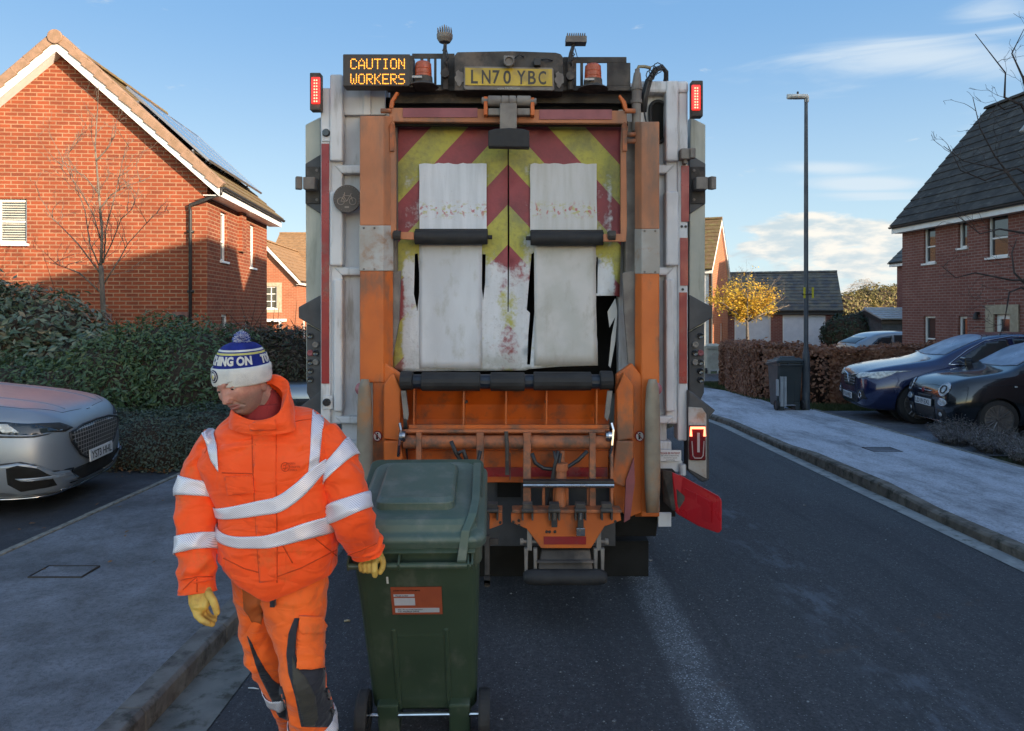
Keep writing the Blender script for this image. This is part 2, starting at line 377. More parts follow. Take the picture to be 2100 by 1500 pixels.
# white path edging between footpath and driveways
def edging(name,x,y0,y1,h,z=0,w=.05):
    mb=MB(); y=y0
    while y<y1:
        y2=min(y+.915,y1); j=rnd.uniform(-.006,.006)
        mb.loft([[(x-w+j,yy,gz(yy)-.05),(x+w+j,yy,gz(yy)-.05),(x+w+j,yy,gz(yy)+h),(x-w+j,yy,gz(yy)+h)] for yy in (y+.003,y2-.003)]); y=y2
    return struct(mb,name,M['edging'],fixn=True,bevel=.006)
edging('path_edging',-3.76,-10,12.4,KL+.006,w=.028)
edging('verge_edging',6.17,4,16.4,PR+.01,w=.03)
# inspection cover in the left footpath
mb=MB()
def cover(x0,x1,y0,y1,h,name,lab):
    t_=thing(name,lab,'cover',((x0+x1)/2,(y0+y1)/2,gz((y0+y1)/2)+h))
    a=MB(); zc=gz((y0+y1)/2)+h
    for q in ((x0,x1,y0,y0+.008),(x0,x1,y1-.008,y1),(x0,x0+.008,y0+.008,y1-.008),(x1-.008,x1,y0+.008,y1-.008)): a.box(*q,zc-.03,zc+.007)
    a.build('frame',M['castiron'],t_)
    a=MB(); a.box(x0+.014,x1-.014,y0+.014,y1-.014,zc-.03,zc+.004); a.build('lid',M['pave_left'],t_)
M['castiron']=pm('cast_iron',(.035,.033,.032),(.06,.05,.045),rough=.7,metal=.4,scale=20,bump=.4)
cover(-3.22,-2.86,4.86,5.08,KL,'inspection_cover','small rectangular inspection cover set in the left footpath')
cover(4.9,5.3,9.9,10.25,PR,'drain_cover','dark square drain cover in the frosty footpath before the shrubs')
# pebbles and grit on the road
mb=MB()
for i in range(420):
    x=rnd.gauss(.95,.55) if i%3 else rnd.uniform(-.9,3.6); y=rnd.uniform(2.7,8.5)
    if x>3.6 or x<-1.2: continue
    r=rnd.uniform(.0025,.006)*(2.0 if rnd.random()<.05 else 1); z=gz(y)+.002; a=rnd.uniform(0,6)
    pts=[(x+math.cos(a+k*1.57)*r*rnd.uniform(.7,1.5),y+math.sin(a+k*1.57)*r,z) for k in range(4)]
    mb.prism(pts,(0,0,r*.6))
o=mb.build('grit',pm('grit_stone',(.30,.32,.34),(.17,.17,.17),rough=.8,scale=30)); tag(o,'loose pale grit and crumbs of stone scattered on the asphalt','grit',kind='stuff')
# ---------------- buildings
class HB(MB):
    pass
def hbuild(mb,name,mats,root,**k):
    z=root.location.z; mb.v=[(p[0],p[1],p[2]-z) for p in mb.v]
    return mb.build(name,mats,root,local=True,**k)
def wall(mb,o,u,n,wd,z0,z1,ops=(),rev=.1,m=0,peak=None):
    """wall in the plane through o along u; ops = (u0,z0,u1,z1) openings with reveals"""
    o=Vector(o);u=Vector(u);n=Vector(n)
    us=sorted({0,wd,*[a for q in ops for a in (q[0],q[2])]}); zs=sorted({z0,z1,*[a for q in ops for a in (q[1],q[3])]})
    pt=lambda a,z,d=0:(o.x+u.x*a-n.x*d,o.y+u.y*a-n.y*d,z)
    fl=u.cross(Vector((0,0,1))).dot(n)<0
    def q4(a,b,c,d):
        mb.quad(*( (a,b,c,d) if not fl else (d,c,b,a)),m)
    for i in range(len(us)-1):
        for j in range(len(zs)-1):
            cu=(us[i]+us[i+1])/2; cz=(zs[j]+zs[j+1])/2
            if any(q[0]<cu<q[2] and q[1]<cz<q[3] for q in ops): continue
            q4(pt(us[i],zs[j]),pt(us[i+1],zs[j]),pt(us[i+1],zs[j+1]),pt(us[i],zs[j+1]))
    for a,b,c,d in ops:
        for p,q in (((a,b),(c,b)),((c,b),(c,d)),((c,d),(a,d)),((a,d),(a,b))):
            q4(pt(*q),pt(*p),pt(*p,rev),pt(*q,rev))
    if peak: 
        a,b,c=pt(0,z1),pt(wd,z1),pt(peak[0],peak[1]); mb.poly([a,b,c] if not fl else [c,b,a],m)
def window(root,o,u,n,op,rev=.1,cols=1,rows=(),sill=True,fr=.055,glass=None,frame=None,blind=False,name='window'):
    o=Vector(o);u=Vector(u);n=Vector(n); a,b,c,d=op; Z=Vector((0,0,1)); g=glass or M['glass_dark']; wm_=frame or M['white_upvc']
    def bar(mb,a0,b0,a1,b1,d0,d1):
        c0=o+u*((a0+a1)/2)+Z*((b0+b1)/2)-n*((d0+d1)/2); c0.z=(b0+b1)/2
        mb.obox(c0,u*((a1-a0)/2),n*((d1-d0)/2),Z*((b1-b0)/2))
    f=MB(); d0,d1=rev-.035,rev+.02
    bar(f,a,b,c,b+fr,d0,d1);bar(f,a,d-fr,c,d,d0,d1);bar(f,a,b+fr,a+fr,d-fr,d0,d1);bar(f,c-fr,b+fr,c,d-fr,d0,d1)
    for k in range(1,cols):
        x=a+(c-a)*k/cols; bar(f,x-.02,b+fr,x+.02,d-fr,d0+.006,d1)
    for r_ in rows: bar(f,a+fr,b+(d-b)*r_-.02,c-fr,b+(d-b)*r_+.02,d0+.003,d1)
    W_=hbuild(f,name,wm_,root)
    p=MB(); bar(p,a+.02,b+.02,c-.02,d-.02,rev+.001,rev+.012); q=hbuild(p,'pane',g,root); q.parent=W_
    if blind:
        p=MB(); k=b+fr
        while k<d-fr: bar(p,a+fr,k,c-fr,k+.022,rev-.012,rev-.002); k+=.052
        q=hbuild(p,'blind',M['blind'],root); q.parent=W_
    if sill:
        p=MB(); bar(p,a-.05,b-.05,c+.05,b,-.05,rev); q=hbuild(p,'sill',wm_,root); q.parent=W_
def tiles(mb,A,B,C,D,n,tw=.33,th=.028,jit=.004,m=0):
    A,B,C,D=map(Vector,(A,B,C,D)); nr=(B-A).cross(D-A).normalized()
    if nr.z<0: nr=-nr
    for k in range(n):
        f0,f1=k/n,min(1,(k+1.12)/n)
        p0,p1=A.lerp(D,f0),B.lerp(C,f0); q0,q1=A.lerp(D,f1),B.lerp(C,f1)
        c=max(1,round((p1-p0).length/tw)); off=.5/c if k%2 else 0
        ed=[0]+[i/c+off for i in range(1 if off==0 else 0,c) if 0<i/c+off<1]+[1]
        for i in range(len(ed)-1):
            g=.004/(p1-p0).length; a,b=ed[i]+g,ed[i+1]-g; t0=th+rnd.uniform(0,jit); 
            P0,P1,Q0,Q1=p0.lerp(p1,a),p0.lerp(p1,b),q0.lerp(q1,a),q0.lerp(q1,b)
            s=mb.vs([P0,P1,P1+nr*t0,P0+nr*t0,Q0+nr*.004,Q1+nr*.004])
            mb.face((s,s+1,s+2,s+3),m); mb.face((s+3,s+2,s+5,s+4),m); mb.face((s,s+3,s+4),m); mb.face((s+1,s+5,s+2),m)
def house(name,label,loc,rz,Wx,Dy,eave,ridge,axis,mats,ops={},oh=.32,vo=.28,tilew=.33,ncourse=None,group=None,wins={},detail=True,zb=None):
    root=thing(name,label,'house',(loc[0],loc[1],gz(loc[1])),rz,group)
    brick,tile,trim=mats; zb=gz(loc[1])-1 if zb is None else zb
    mb=MB(); Wf={'S':((-Wx,0,0),(1,0,0),(0,-1,0),Wx),'E':((0,0,0),(0,1,0),(1,0,0),Dy),'N':((-Wx,Dy,0),(1,0,0),(0,1,0),Wx),'W':((-Wx,0,0),(0,1,0),(-1,0,0),Dy)}
    for k,(o,u,n,wd) in Wf.items():
        pk=None
        if axis=='y' and k in 'SN': pk=(Wx/2,ridge)
        if axis=='x' and k in 'EW': pk=(Dy/2,ridge)
        wall(mb,o,u,n,wd,zb,eave,ops.get(k,()),peak=pk)
    hbuild(mb,'wall',brick,root)
    for k,lst in wins.items():
        o,u,n,wd=Wf[k]
        for kw in lst: window(root,o,u,n,**kw)
    # roof
    if axis=='y': half=Wx/2; tanp=(ridge-eave)/half; X0,X1=-Wx-oh,oh; xm=-Wx/2; ez=eave-oh*tanp; y0,y1=-vo,Dy+vo
    else: half=Dy/2; tanp=(ridge-eave)/half; X0,X1=-oh,Dy+oh; xm=Dy/2; ez=eave-oh*tanp; y0,y1=-Wx-vo,vo
    T=(lambda a,b,z:(a,b,z)) if axis=='y' else (lambda a,b,z:(b,a,z))
    sl=math.hypot(X1-xm,ridge-ez); n=ncourse or max(4,round(sl/.33)); lift=.06
    mb=MB()
    for X in (X0,X1): tiles(mb,T(X,y0,ez+lift),T(X,y1,ez+lift),T(xm,y1,ridge+lift),T(xm,y0,ridge+lift),n,tilew)
    # roof deck under the tiles
    for X in (X0,X1):
        a=[Vector(T(X,y0+.02,ez)),Vector(T(X,y1-.02,ez)),Vector(T(xm,y1-.02,ridge)),Vector(T(xm,y0+.02,ridge))]
        mb.prism(a,(0,0,lift*.8))
    rf=hbuild(mb,'roof',tile,root)
    mb=MB(); k=y0
    while k<y1-.05:
        k2=min(k+.44,y1); a=[]
        for i in range(9):
            an=math.pi*i/8; a.append((xm+.13*math.cos(an),ridge+lift-.03+.11*math.sin(an)))
        mb.loft([[T(q[0],k+.004,q[1]) for q in a],[T(q[0],k2-.004,q[1]+.008) for q in a]],0)
        k=k2
    r2=hbuild(mb,'ridge_tiles',M.get(name+'_ridge',tile),root); r2.parent=rf
    # fascia, soffit, gutter, bargeboards
    mb=MB(); g=MB()
    for s,X in ((-1,X0),(1,X1)):
        fx=X-s*.06
        a,b=(fx-.012,fx+.012)
        p=[T(a,y0+.03,ez-.16),T(b,y0+.03,ez-.16),T(b,y0+.03,ez+.045),T(a,y0+.03,ez+.045)]
        e=Vector(T(0,y1-y0-.06,0)); mb.prism(p,e)
        inner=(-Wx if s<0 else 0) if axis=='y' else (0 if s<0 else Dy)
        lo,hi=sorted((fx+(-s)*.013,inner)); 
        mb.prism([T(lo,y0+.03,ez-.155),T(hi,y0+.03,ez-.155),T(hi,y0+.03,ez-.14),T(lo,y0+.03,ez-.14)],e)
        gx=X+s*.015; pts=[T(gx+.055*math.cos(math.pi+math.pi*i/8),y0+.02,ez+.035+.055*math.sin(math.pi+math.pi*i/8)) for i in range(9)]
        g.prism(pts,Vector(T(0,y1-y0-.04,0)))
    hbuild(g,'gutter',M['black_plastic'],root)
    for yy,dr in ((y0,1),(y1,-1)):
        for s,X in ((-1,X0),(1,X1)):
            for (off,th,dd,q) in ((.0,.022,.19,0),(.022,vo-.022,.02,1)):
                ya=yy+dr*(.012+off); a=[T(X-s*.05,ya,ez-.17 if not q else ez-.155),T(xm,ya,ridge-.02-dd if not q else ridge-.20),T(xm,ya,ridge-.0 if not q else ridge-.18),T(X-s*.05,ya,ez+.02 if not q else ez-.135)]
                mb.prism(a,Vector(T(0,dr*th,0)))
    hbuild(mb,'fascia',trim,root,fixn=True)
    return root
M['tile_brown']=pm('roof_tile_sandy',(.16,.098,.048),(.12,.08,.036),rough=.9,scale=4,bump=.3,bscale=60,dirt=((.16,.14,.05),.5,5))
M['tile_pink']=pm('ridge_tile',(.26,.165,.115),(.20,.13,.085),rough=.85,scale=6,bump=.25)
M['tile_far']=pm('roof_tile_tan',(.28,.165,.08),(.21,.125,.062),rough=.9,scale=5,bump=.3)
M['tile_grey']=pm('roof_tile_slate_grey',(.050,.046,.042),(.085,.08,.074),rough=.85,spec=.2,scale=2.2,lo=.4,hi=.7,bump=.3,dirt=((.13,.125,.115),.3,3.2,(1,1,4)))
M['tile_garage']=pm('roof_tile_weathered',(.065,.068,.072),(.14,.13,.10),rough=.8,scale=3,bump=.3)
M['blind']=pm('blind_slats',(.55,.53,.46),(.48,.46,.4),rough=.6)
M['render_wall']=pm('white_render',(.68,.68,.68),(.6,.6,.6),rough=.9,scale=3)
M['house_left_ridge']=M['tile_pink']
def clearglass(name,tint):
    return pm(name,tint,rough=.03,scale=1,rvar=.02,spec=1.0)
M['glass_refl']=clearglass('window_glass_reflective',(.03,.035,.042))
# left house
LH=house('detached_house','orange brick gable ended house with sandy tiled roof and solar panels on the left','x' and (-6.67,16.0),R(5),6.0,5.3,4.80,7.50,'y',(M['brick'],M['tile_brown'],M['white_upvc']),
  ops={'S':[(1.1,3.24,2.26,4.2)],'E':[(.95,2.97,1.45,4.12),(3.5,2.97,4.0,4.12),(1.0,.4,1.6,1.72),(3.0,.4,3.4,1.5)]},
  wins={'S':[dict(op=(1.1,3.24,2.26,4.2),cols=2,rows=(.5,),blind=True)],'E':[dict(op=(.95,2.97,1.45,4.12),rows=(.4,)),dict(op=(3.5,2.97,4.0,4.12),rows=(.4,)),dict(op=(1.0,.4,1.6,1.72),rows=(.4,)),dict(op=(3.0,.4,3.4,1.5))]},oh=.40,vo=.30)
# verge caps along the front rakes, stone band and flue on the gable wall
mb=MB(); ez=4.80-.4*.9
for s in (-1,1):
    A=Vector((-3.0+s*3.40,-.30,ez+.06)); B=Vector((-3.0+s*.10,-.30,7.50+.06)); d=(B-A).normalized(); nrm=Vector((s*.669,0,.743)); n=13
    for k in range(n):
        a=A.lerp(B,k/n); b=A.lerp(B,(k+1.08)/n); 
        mb.obox((a+b)/2+nrm*.006+Vector((0,.02,0))-nrm*.03,(b-a)/2-nrm*.018,Vector((0,.045+.004*(k%2),0)),nrm*.085)
        mb.obox((a+b)/2+nrm*.065+Vector((0,.09,0)),(b-a)/2,Vector((0,.1,0)),nrm*.014+d*.02*0+nrm*.004)
mb.lathe([(.0,0),(.15,0),(.15,.06),(.0,.06)],(-3.0,-.36,7.58),(0,1,0),24)
hbuild(mb,'verge_caps',M['tile_pink'],LH,bevel=.012)
mb=MB(); mb.box(-3.29,-1.99,-.03,0,1.62,1.74); mb.box(-.72,-.36,-.03,0,1.42,1.78); hbuild(mb,'stone_sill',pm('sill_brick',(.20,.10,.08),(.15,.08,.07),rough=.9),LH,bevel=.006)
mb=MB(); mb.lathe([(.10,0),(.10,.10),(.07,.10),(.07,.02)],(-.52,-.031,1.62),(0,-1,0)); hbuild(mb,'flue',M['black_plastic'],LH)
mb=MB(); gx=.38
mb.tube([(gx,-.26,4.46),(gx,-.26,4.33),(-.33,-.10,4.10),(-.33,-.07,3.96),(-.33,-.07,-.3)],.036,12); 
for z in (3.5,2.2,1.0): mb.box(-.39,-.27,-.1,0,z,z+.05)
hbuild(mb,'downpipe',M['black_plastic'],LH,smooth=True)
# brick pilaster on the side wall
mb=MB(); mb.box(0,.10,2.35,2.75,3.3,4.3); hbuild(mb,'pilaster',M['brick'],LH)
# solar panels
M['pv']=None
def pvmat():
    m,t,b=nt('solar_cells'); tc=N(t,'ShaderNodeTexCoord'); br=N(t,'ShaderNodeTexBrick'); br.offset=0; L(t,tc.outputs['UV'],br.inputs['Vector'])
    sp=N(t,'ShaderNodeSeparateXYZ'); L(t,tc.outputs['Object'],sp.inputs[0])
    cb=N(t,'ShaderNodeCombineXYZ'); L(t,sp.outputs[1],cb.inputs[0]); L(t,mathn(t,'MULTIPLY',sp.outputs[2],1.44),cb.inputs[1]); L(t,cb.outputs[0],br.inputs['Vector'])
    br.inputs['Scale'].default_value=1; br.inputs['Brick Width'].default_value=.16; br.inputs['Row Height'].default_value=.16; br.inputs['Mortar Size'].default_value=.006
    br.inputs['Color1'].default_value=(.012,.02,.05,1); br.inputs['Color2'].default_value=(.015,.025,.06,1); br.inputs['Mortar'].default_value=(.07,.08,.10,1)
    L(t,br.outputs[0],b.inputs['Base Color']); b.inputs['Roughness'].default_value=.12; b.inputs['Coat Weight'].default_value=1; return m
M['pv']=pvmat(); M['alu']=pm('aluminium',(.5,.5,.52),(.42,.42,.44),rough=.35,metal=.9)
LM=W[LH.name]
zz=LH.location.z
for i in range(4):
    y0=.55+i*1.18; 
    labs=['solar panel nearest the front verge of the sandy roof','solar panel second from the front verge of the sandy roof','solar panel third from the front verge of the sandy roof','solar panel farthest from the front verge of the sandy roof']
    d=Vector((-1,0,.9)).normalized(); nn=Vector((.9,0,1)).normalized(); c=Vector((-3.0+1.86,y0+.57,7.50+.06-1.86*.9))+nn*.17
    cw=LM@Vector((c.x,c.y,c.z-zz))
    pt=thing('solar_panel',labs[i],'solar panel',cw,R(5),'solar panels on the sandy roof')
    a=MB(); a.obox((0,0,0),d*1.17,Vector((0,.56,0)),nn*.018); a.build('cell_sheet',M['pv'],pt,local=True)
    a=MB()
    for s in (-1,1):
        a.obox(d*1.185*s,d*.018,Vector((0,.585,0)),nn*.026); a.obox(Vector((0,.573*s,0)),d*1.167,Vector((0,.013,0)),nn*.026)
        a.obox(d*.8*s-nn*.075,d*.02,Vector((0,.585,0)),nn*.02); 
        for q in (-1,1): a.obox(d*.8*s-nn*.11+Vector((0,.45*q,0)),d*.02,Vector((0,.02,0)),nn*.05)
    a.build('frame',M['alu'],pt,local=True)
# right house
fl=Vector((11.9,22.3,0)); dv=Vector((.0732,-.9973,0)); nl=fl+dv*10.5; org=nl+Vector((.9973,.0732,0))*5.6
def kk(k0,z0,k1,z1): return (10.5-k1,z0,10.5-k0,z1)
ow=[kk(1.02,3.18,1.55,4.43),kk(2.5,3.50,2.85,4.43),kk(3.6,3.16,4.3,4.43),kk(1.02,.35,1.55,1.66),kk(2.5,.35,2.85,1.66),kk(3.85,-.5,4.4,1.72),kk(6.0,3.16,6.9,4.43),kk(6.0,.5,6.9,1.7)]
RH=house('red_brick_house','red brick house with dark grey tiled roof and white framed windows on the right',(org.x,org.y),math.atan2(.0732,.9973),5.6,10.5,4.72,8.0,'y',(M['brick_red'],M['tile_grey'],M['white_upvc']),
  ops={'W':ow},wins={'W':[dict(op=ow[0],rows=(.38,),glass=M['glass_refl']),dict(op=ow[1],glass=M['glass_refl']),dict(op=ow[2],rows=(.38,),cols=1,glass=M['glass_refl']),dict(op=ow[3],rows=(.5,),glass=M['glass_refl']),dict(op=ow[4],rows=(.5,)),dict(op=ow[6],cols=2),dict(op=ow[7],cols=2)]},oh=.34,vo=.1,ncourse=14,tilew=.42)
window(RH,(-5.6,0,0),(0,1,0),(-1,0,0),ow[5],cols=1,rows=(.55,.78),sill=False,name='door',fr=.12)
mb=MB(); a,b,c,d=ow[5]; mb.box(-5.64,-5.6,a-.28,a,-.9,d+.24); mb.box(-5.64,-5.6,c,c+.28,-.9,d+.24); mb.box(-5.642,-5.6,a-.28,c+.28,d,d+.24)
hbuild(mb,'door_surround',M['stone'],RH,bevel=.006)
mb=MB(); mb.box(-5.62,-5.6,10.5-3.05,10.5-2.98,4.2,4.36); hbuild(mb,'air_vent',M['black_plastic'],RH)
mb=MB(); mb.lathe([(.02,.16),(.05,.12),(.07,.0),(.05,-.02)],(-5.70,10.5-3.3,1.6),(0,0,1),10); mb.box(-5.7,-5.6,10.5-3.32,10.5-3.28,1.7,1.78); hbuild(mb,'wall_light',M['black_plastic'],RH)
mb=MB(); nn=Vector((-.7,0,.71)); mb.obox(Vector((-5.6+1.6,7.6,4.72+1.6*1.17+.13)),Vector((.12,0,.14)),Vector((0,.07,0)),Vector((-.03,0,.03))); hbuild(mb,'roof_vent',pm('vent_grey',(.33,.33,.32)),RH,bevel=.02)
# houses across and behind, which also shade the street
M['tile_dk']=M['tile_garage']
house('terrace_house','red brick house out of sight behind the camera whose gable shades the left house',(15,-9),0,6,11.1,5.2,8.45,'y',(M['brick_red'],M['tile_dk'],M['white_upvc']),group=None,tilew=.6)
house('terrace_house','red brick house out of sight at the right shading the lorry',(15,4.25),0,6,6.6,5.2,8.45,'y',(M['brick_red'],M['tile_dk'],M['white_upvc']),tilew=.6)
house('terrace_house','brick house added to shade the garages, mostly hidden behind the right house, one eave corner showing',(26,25.5),0,6,12.5,4.6,7.6,'y',(M['brick_red'],M['tile_dk'],M['white_upvc']),tilew=.6)  # added house, placed and sized so its roof shades the garages
# far left houses
o1=[(.6,2.15,1.3,3.35)]
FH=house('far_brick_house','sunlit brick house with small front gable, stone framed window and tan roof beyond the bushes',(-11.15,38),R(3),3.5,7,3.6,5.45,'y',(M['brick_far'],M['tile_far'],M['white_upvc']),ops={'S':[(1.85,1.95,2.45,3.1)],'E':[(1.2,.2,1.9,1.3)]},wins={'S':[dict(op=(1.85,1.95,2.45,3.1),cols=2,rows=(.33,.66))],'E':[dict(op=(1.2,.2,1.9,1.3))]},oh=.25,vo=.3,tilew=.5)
mb=MB(); 
for q in ((-1.65,-1.05,1.75,1.95),(-1.9,-.8,3.1,3.3),(-1.9,-1.65,1.75,3.1),(-1.05,-.8,1.75,3.1)): mb.box(q[0],q[1],-.03,0,q[2],q[3])
hbuild(mb,'window_surround',M['stone'],FH)
mb=MB(); mb.box(-2.2,-.55,-.8,0,1.28,1.42); mb.box(-2.1,-2.0,-.75,-.65,-1,1.28); mb.box(-.75,-.65,-.75,-.65,-1,1.28); hbuild(mb,'porch_canopy',M['white_upvc'],FH)
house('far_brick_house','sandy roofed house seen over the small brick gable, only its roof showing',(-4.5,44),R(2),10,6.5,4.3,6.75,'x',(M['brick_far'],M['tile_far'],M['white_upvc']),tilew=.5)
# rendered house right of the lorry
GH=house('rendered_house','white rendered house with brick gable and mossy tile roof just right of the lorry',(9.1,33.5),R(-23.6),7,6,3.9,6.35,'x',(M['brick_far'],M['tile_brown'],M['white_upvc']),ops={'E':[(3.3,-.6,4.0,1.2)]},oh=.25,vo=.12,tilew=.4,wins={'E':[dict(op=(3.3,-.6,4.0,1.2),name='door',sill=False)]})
mb=MB(); mb.box(-7,-.08,-.03,-.0,-1.2,3.7); hbuild(mb,'render_coat',M['render_wall'],GH)
mb=MB(); mb.cyl((.05,-.06,3.7),(.05,-.06,-1.2),.05,10); hbuild(mb,'downpipe',M['black_plastic'],GH)
# garages
g1=(.6,-1.2,2.45,1.6); g2=(3.05,-1.2,5.15,1.6)
GG=house('garage_block','low brick double garage with white doors and weathered grey tiled roof',(17.1,38),R(-18),5.9,5.6,1.95,3.95,'x',(M['brick_red'],M['tile_garage'],M['black_plastic']),ops={'S':[g1,g2]},oh=.22,vo=.1,ncourse=12,tilew=.35)
GG['category']='garage'
M['gdoor']=pm('garage_door_white',(.66,.70,.76),(.6,.64,.70),rough=.4)
for g in (g1,g2):
    mb=MB(); x0,x1=-5.9+g[0],-5.9+g[2]; mb.box(x0+.06,x1-.06,.1,.14,-1.1,1.54); n=int((x1-x0-.1)/.09)
    for i in range(n): mb.box(x0+.09+i*.09,x0+.09+i*.09+.06,.09,.1,-1.05,1.5)
    d_=hbuild(mb,'garage_door',M['gdoor'],GG)
    mb=MB(); mb.box(x0,x0+.06,.03,.14,-1.1,1.6); mb.box(x1-.06,x1,.03,.14,-1.1,1.6); mb.box(x0+.06,x1-.06,.03,.14,1.54,1.6); f_=hbuild(mb,'door_frame',M['white_upvc'],GG); f_.parent=d_
p=P(1702,672,37.95); ch=thing('charging_point','round white car charging point on the garage wall','charger',p)
mb=MB(); mb.lathe([(0,0),(.15,0),(.15,-.08),(.12,-.1),(0,-.1)],p,(0,1,0),24); mb.build('case',M['white_upvc'],ch,smooth=False)
mb=MB(); mb.lathe([(0,0),(.07,0),(.07,-.02),(0,-.02)],p+Vector((0,-.101,0)),(0,1,0),20); mb.build('socket',M['black_plastic'],ch)
# grey shed and neighbour
SH=house('grey_shed','low dark grey shed with pale flat roof behind the estate car',(20.3,33),0,3.6,3,1.45,1.85,'x',(pm('shed_cladding',(.07,.08,.095),(.05,.06,.07),rough=.8),pm('shed_roof',(.33,.36,.38)),M['black_plastic']),oh=.15,vo=.1); SH['category']='shed'
# ---------------- trees and hedges
def leafquad(mb,p,n,s,asp=.5,m=0,rs=rnd):
    n=Vector(n)+Vector((rs.gauss(0,.5),rs.gauss(0,.5),rs.gauss(0,.5))); n.normalize(); a=n.orthogonal().normalized(); b=n.cross(a); t=rs.uniform(0,6.28)
    u=a*math.cos(t)+b*math.sin(t); w_=n.cross(u); s*=rs.uniform(.5,1.2)*(1.35 if rs.random()<.15 else 1)
    p=Vector(p); k=len(mb.v); fo=n*s*rs.uniform(-.25,.25)
    mb.v+=[tuple(p-u*s),tuple(p+w_*s*asp+fo),tuple(p+u*s),tuple(p-w_*s*asp+fo)]; mb.f.append((k,k+1,k+2,k+3)); mb.m.append(m)
def branch(mb,p,d,ln,r,depth,rs,tips,spread=.6,up=.15,kids=(2,4),n=6,wob=.12,minr=.003,shrink=.62):
    pts=[Vector(p)]; rr=[r]; d=Vector(d).normalized(); seg=max(3,int(4+depth))
    q=Vector(p); spots=[]
    for i in range(seg):
        d=(d+Vector((rs.gauss(0,wob),rs.gauss(0,wob),rs.gauss(0,wob)+up*.25))).normalized(); q=q+d*ln/seg; pts.append(q.copy()); rr.append(max(minr,r*(1-.62*(i+1)/seg))); spots.append((q.copy(),d.copy(),rr[-1],(i+1)/seg))
    mb.tube(pts,rr,n if depth>1 else 4)
    if depth<=0: tips.append((q,d)); return
    for c in range(rs.randint(*kids)):
        s=spots[min(seg-1,int(rs.uniform(.25,1)*seg))]
        ax=s[1].orthogonal().normalized(); ax.rotate(Matrix.Rotation(rs.uniform(0,6.28),3,s[1]).to_quaternion() if False else Matrix.Rotation(rs.uniform(0,6.28),3,s[1]))
        nd=(s[1]+ax*rs.uniform(spread*.6,spread*1.4)+Vector((0,0,up))).normalized()
        branch(mb,s[0],nd,ln*shrink*rs.uniform(.75,1.2),max(minr,s[2]*.7),depth-1,rs,tips,spread,up,kids,n,wob,minr,shrink)
        tips.append((s[0],nd))
M['bark_grey']=pm('bark_grey',(.16,.135,.11),(.08,.07,.06),rough=.9,scale=12,bump=.5,bscale=50,stretch=(1,1,.3))
M['bark_dark']=pm('bark_dark',(.055,.042,.038),(.03,.024,.022),rough=.9,scale=12,bump=.4)
M['twig']=pm('twig_shade_brown',(.05,.035,.025),(.03,.022,.016),rough=1,scale=20)
# sapling in front of the left house
def sapling():
    rs=random.Random(11); Y=11.8; b=P(218,745,Y); b.z=gz(Y)
    T=thing('bare_sapling','slender bare sapling rising from the bushes before the orange brick gable','tree',b)
    mb=MB(); tips=[]
    pts=[b,P(220,740,Y),P(212,640,Y),P(208,560,Y),P(207,545,Y)]; mb.tube(pts,[.048,.044,.038,.034,.032],10); mb.build('trunk',M['bark_grey'],T,smooth=True)
    mb=MB()
    lims=[[(207,545),(207,480),(203,400),(197,300),(199,230),(205,170)],[(207,548),(185,500),(172,430),(150,370),(140,320),(165,270)],[(208,545),(228,500),(250,450),(270,430),(285,385)],
      [(207,560),(160,500),(110,450),(80,400)],[(208,600),(165,560),(125,545),(90,535)],[(210,540),(215,470),(235,400),(250,330),(262,300)],[(209,590),(245,530),(262,500),(320,440),(350,430)],[(206,500),(190,440),(160,380),(120,340)],[(205,430),(225,400),(262,380),(300,370)],[(203,400),(170,360),(110,330)],[(200,330),(225,300),(243,265)]]
    for li in lims:
        P3=[P(x+rs.uniform(-3,3),y,Y+(i*rs.uniform(-.16,.16))) for i,(x,y) in enumerate(li)]
        n=len(P3); r0=.013 if li is not lims[0] else .028; mb.tube(P3,[max(.003,r0*(1-.88*i/(n-1))) for i in range(n)],6)
        for i in range(1,n):
            d=(P3[i]-P3[i-1]).normalized()
            for k in range(2):
                q=P3[i-1].lerp(P3[i],rs.random()); nd=(d+Vector((rs.gauss(0,.6),rs.gauss(0,.6),rs.uniform(0,.5)))).normalized()
                branch(mb,q,nd,rs.uniform(.25,.55),.006,2,rs,tips,.6,.1,(1,3),4,.15,.0018)
    mb.build('limbs',M['bark_grey'],T,smooth=True)
sapling()
def ptree(name,label,base,paths,Y,rad,bark,group=None,twiglen=.4,depth=2,seed=5,leaf=None,dens=2):
    rs=random.Random(seed); T=thing(name,label,'tree',base); tips=[]
    mb=MB(); tr,*rest=paths; P3=[P(x,y,Y+dy) for x,y,dy in tr]; P3=[base]+P3; n=len(P3); mb.tube(P3,[rad*(1-.55*i/(n-1)) for i in range(n)],10); mb.build('trunk',bark,T,smooth=True)
    mb=MB()
    for li in rest:
        P3=[P(x,y,Y+dy) for x,y,dy in li]; n=len(P3); r0=li and rad*.45; mb.tube(P3,[max(.004,r0*(1-.85*i/(n-1))) for i in range(n)],6)
        for i in range(1,n):
            d=(P3[i]-P3[i-1]).normalized()
            for k in range(dens):
                q=P3[i-1].lerp(P3[i],rs.random()); nd=(d+Vector((rs.gauss(0,.7),rs.gauss(0,.7),rs.uniform(-.1,.6)))).normalized()
                branch(mb,q,nd,rs.uniform(.6,1.2)*twiglen,rad*.09,depth,rs,tips,.7,.1,(1,3),4,.2,.002)
    mb.build('limbs',bark,T,smooth=True)
    if leaf: leaf(T,tips,rs)
    return T,tips
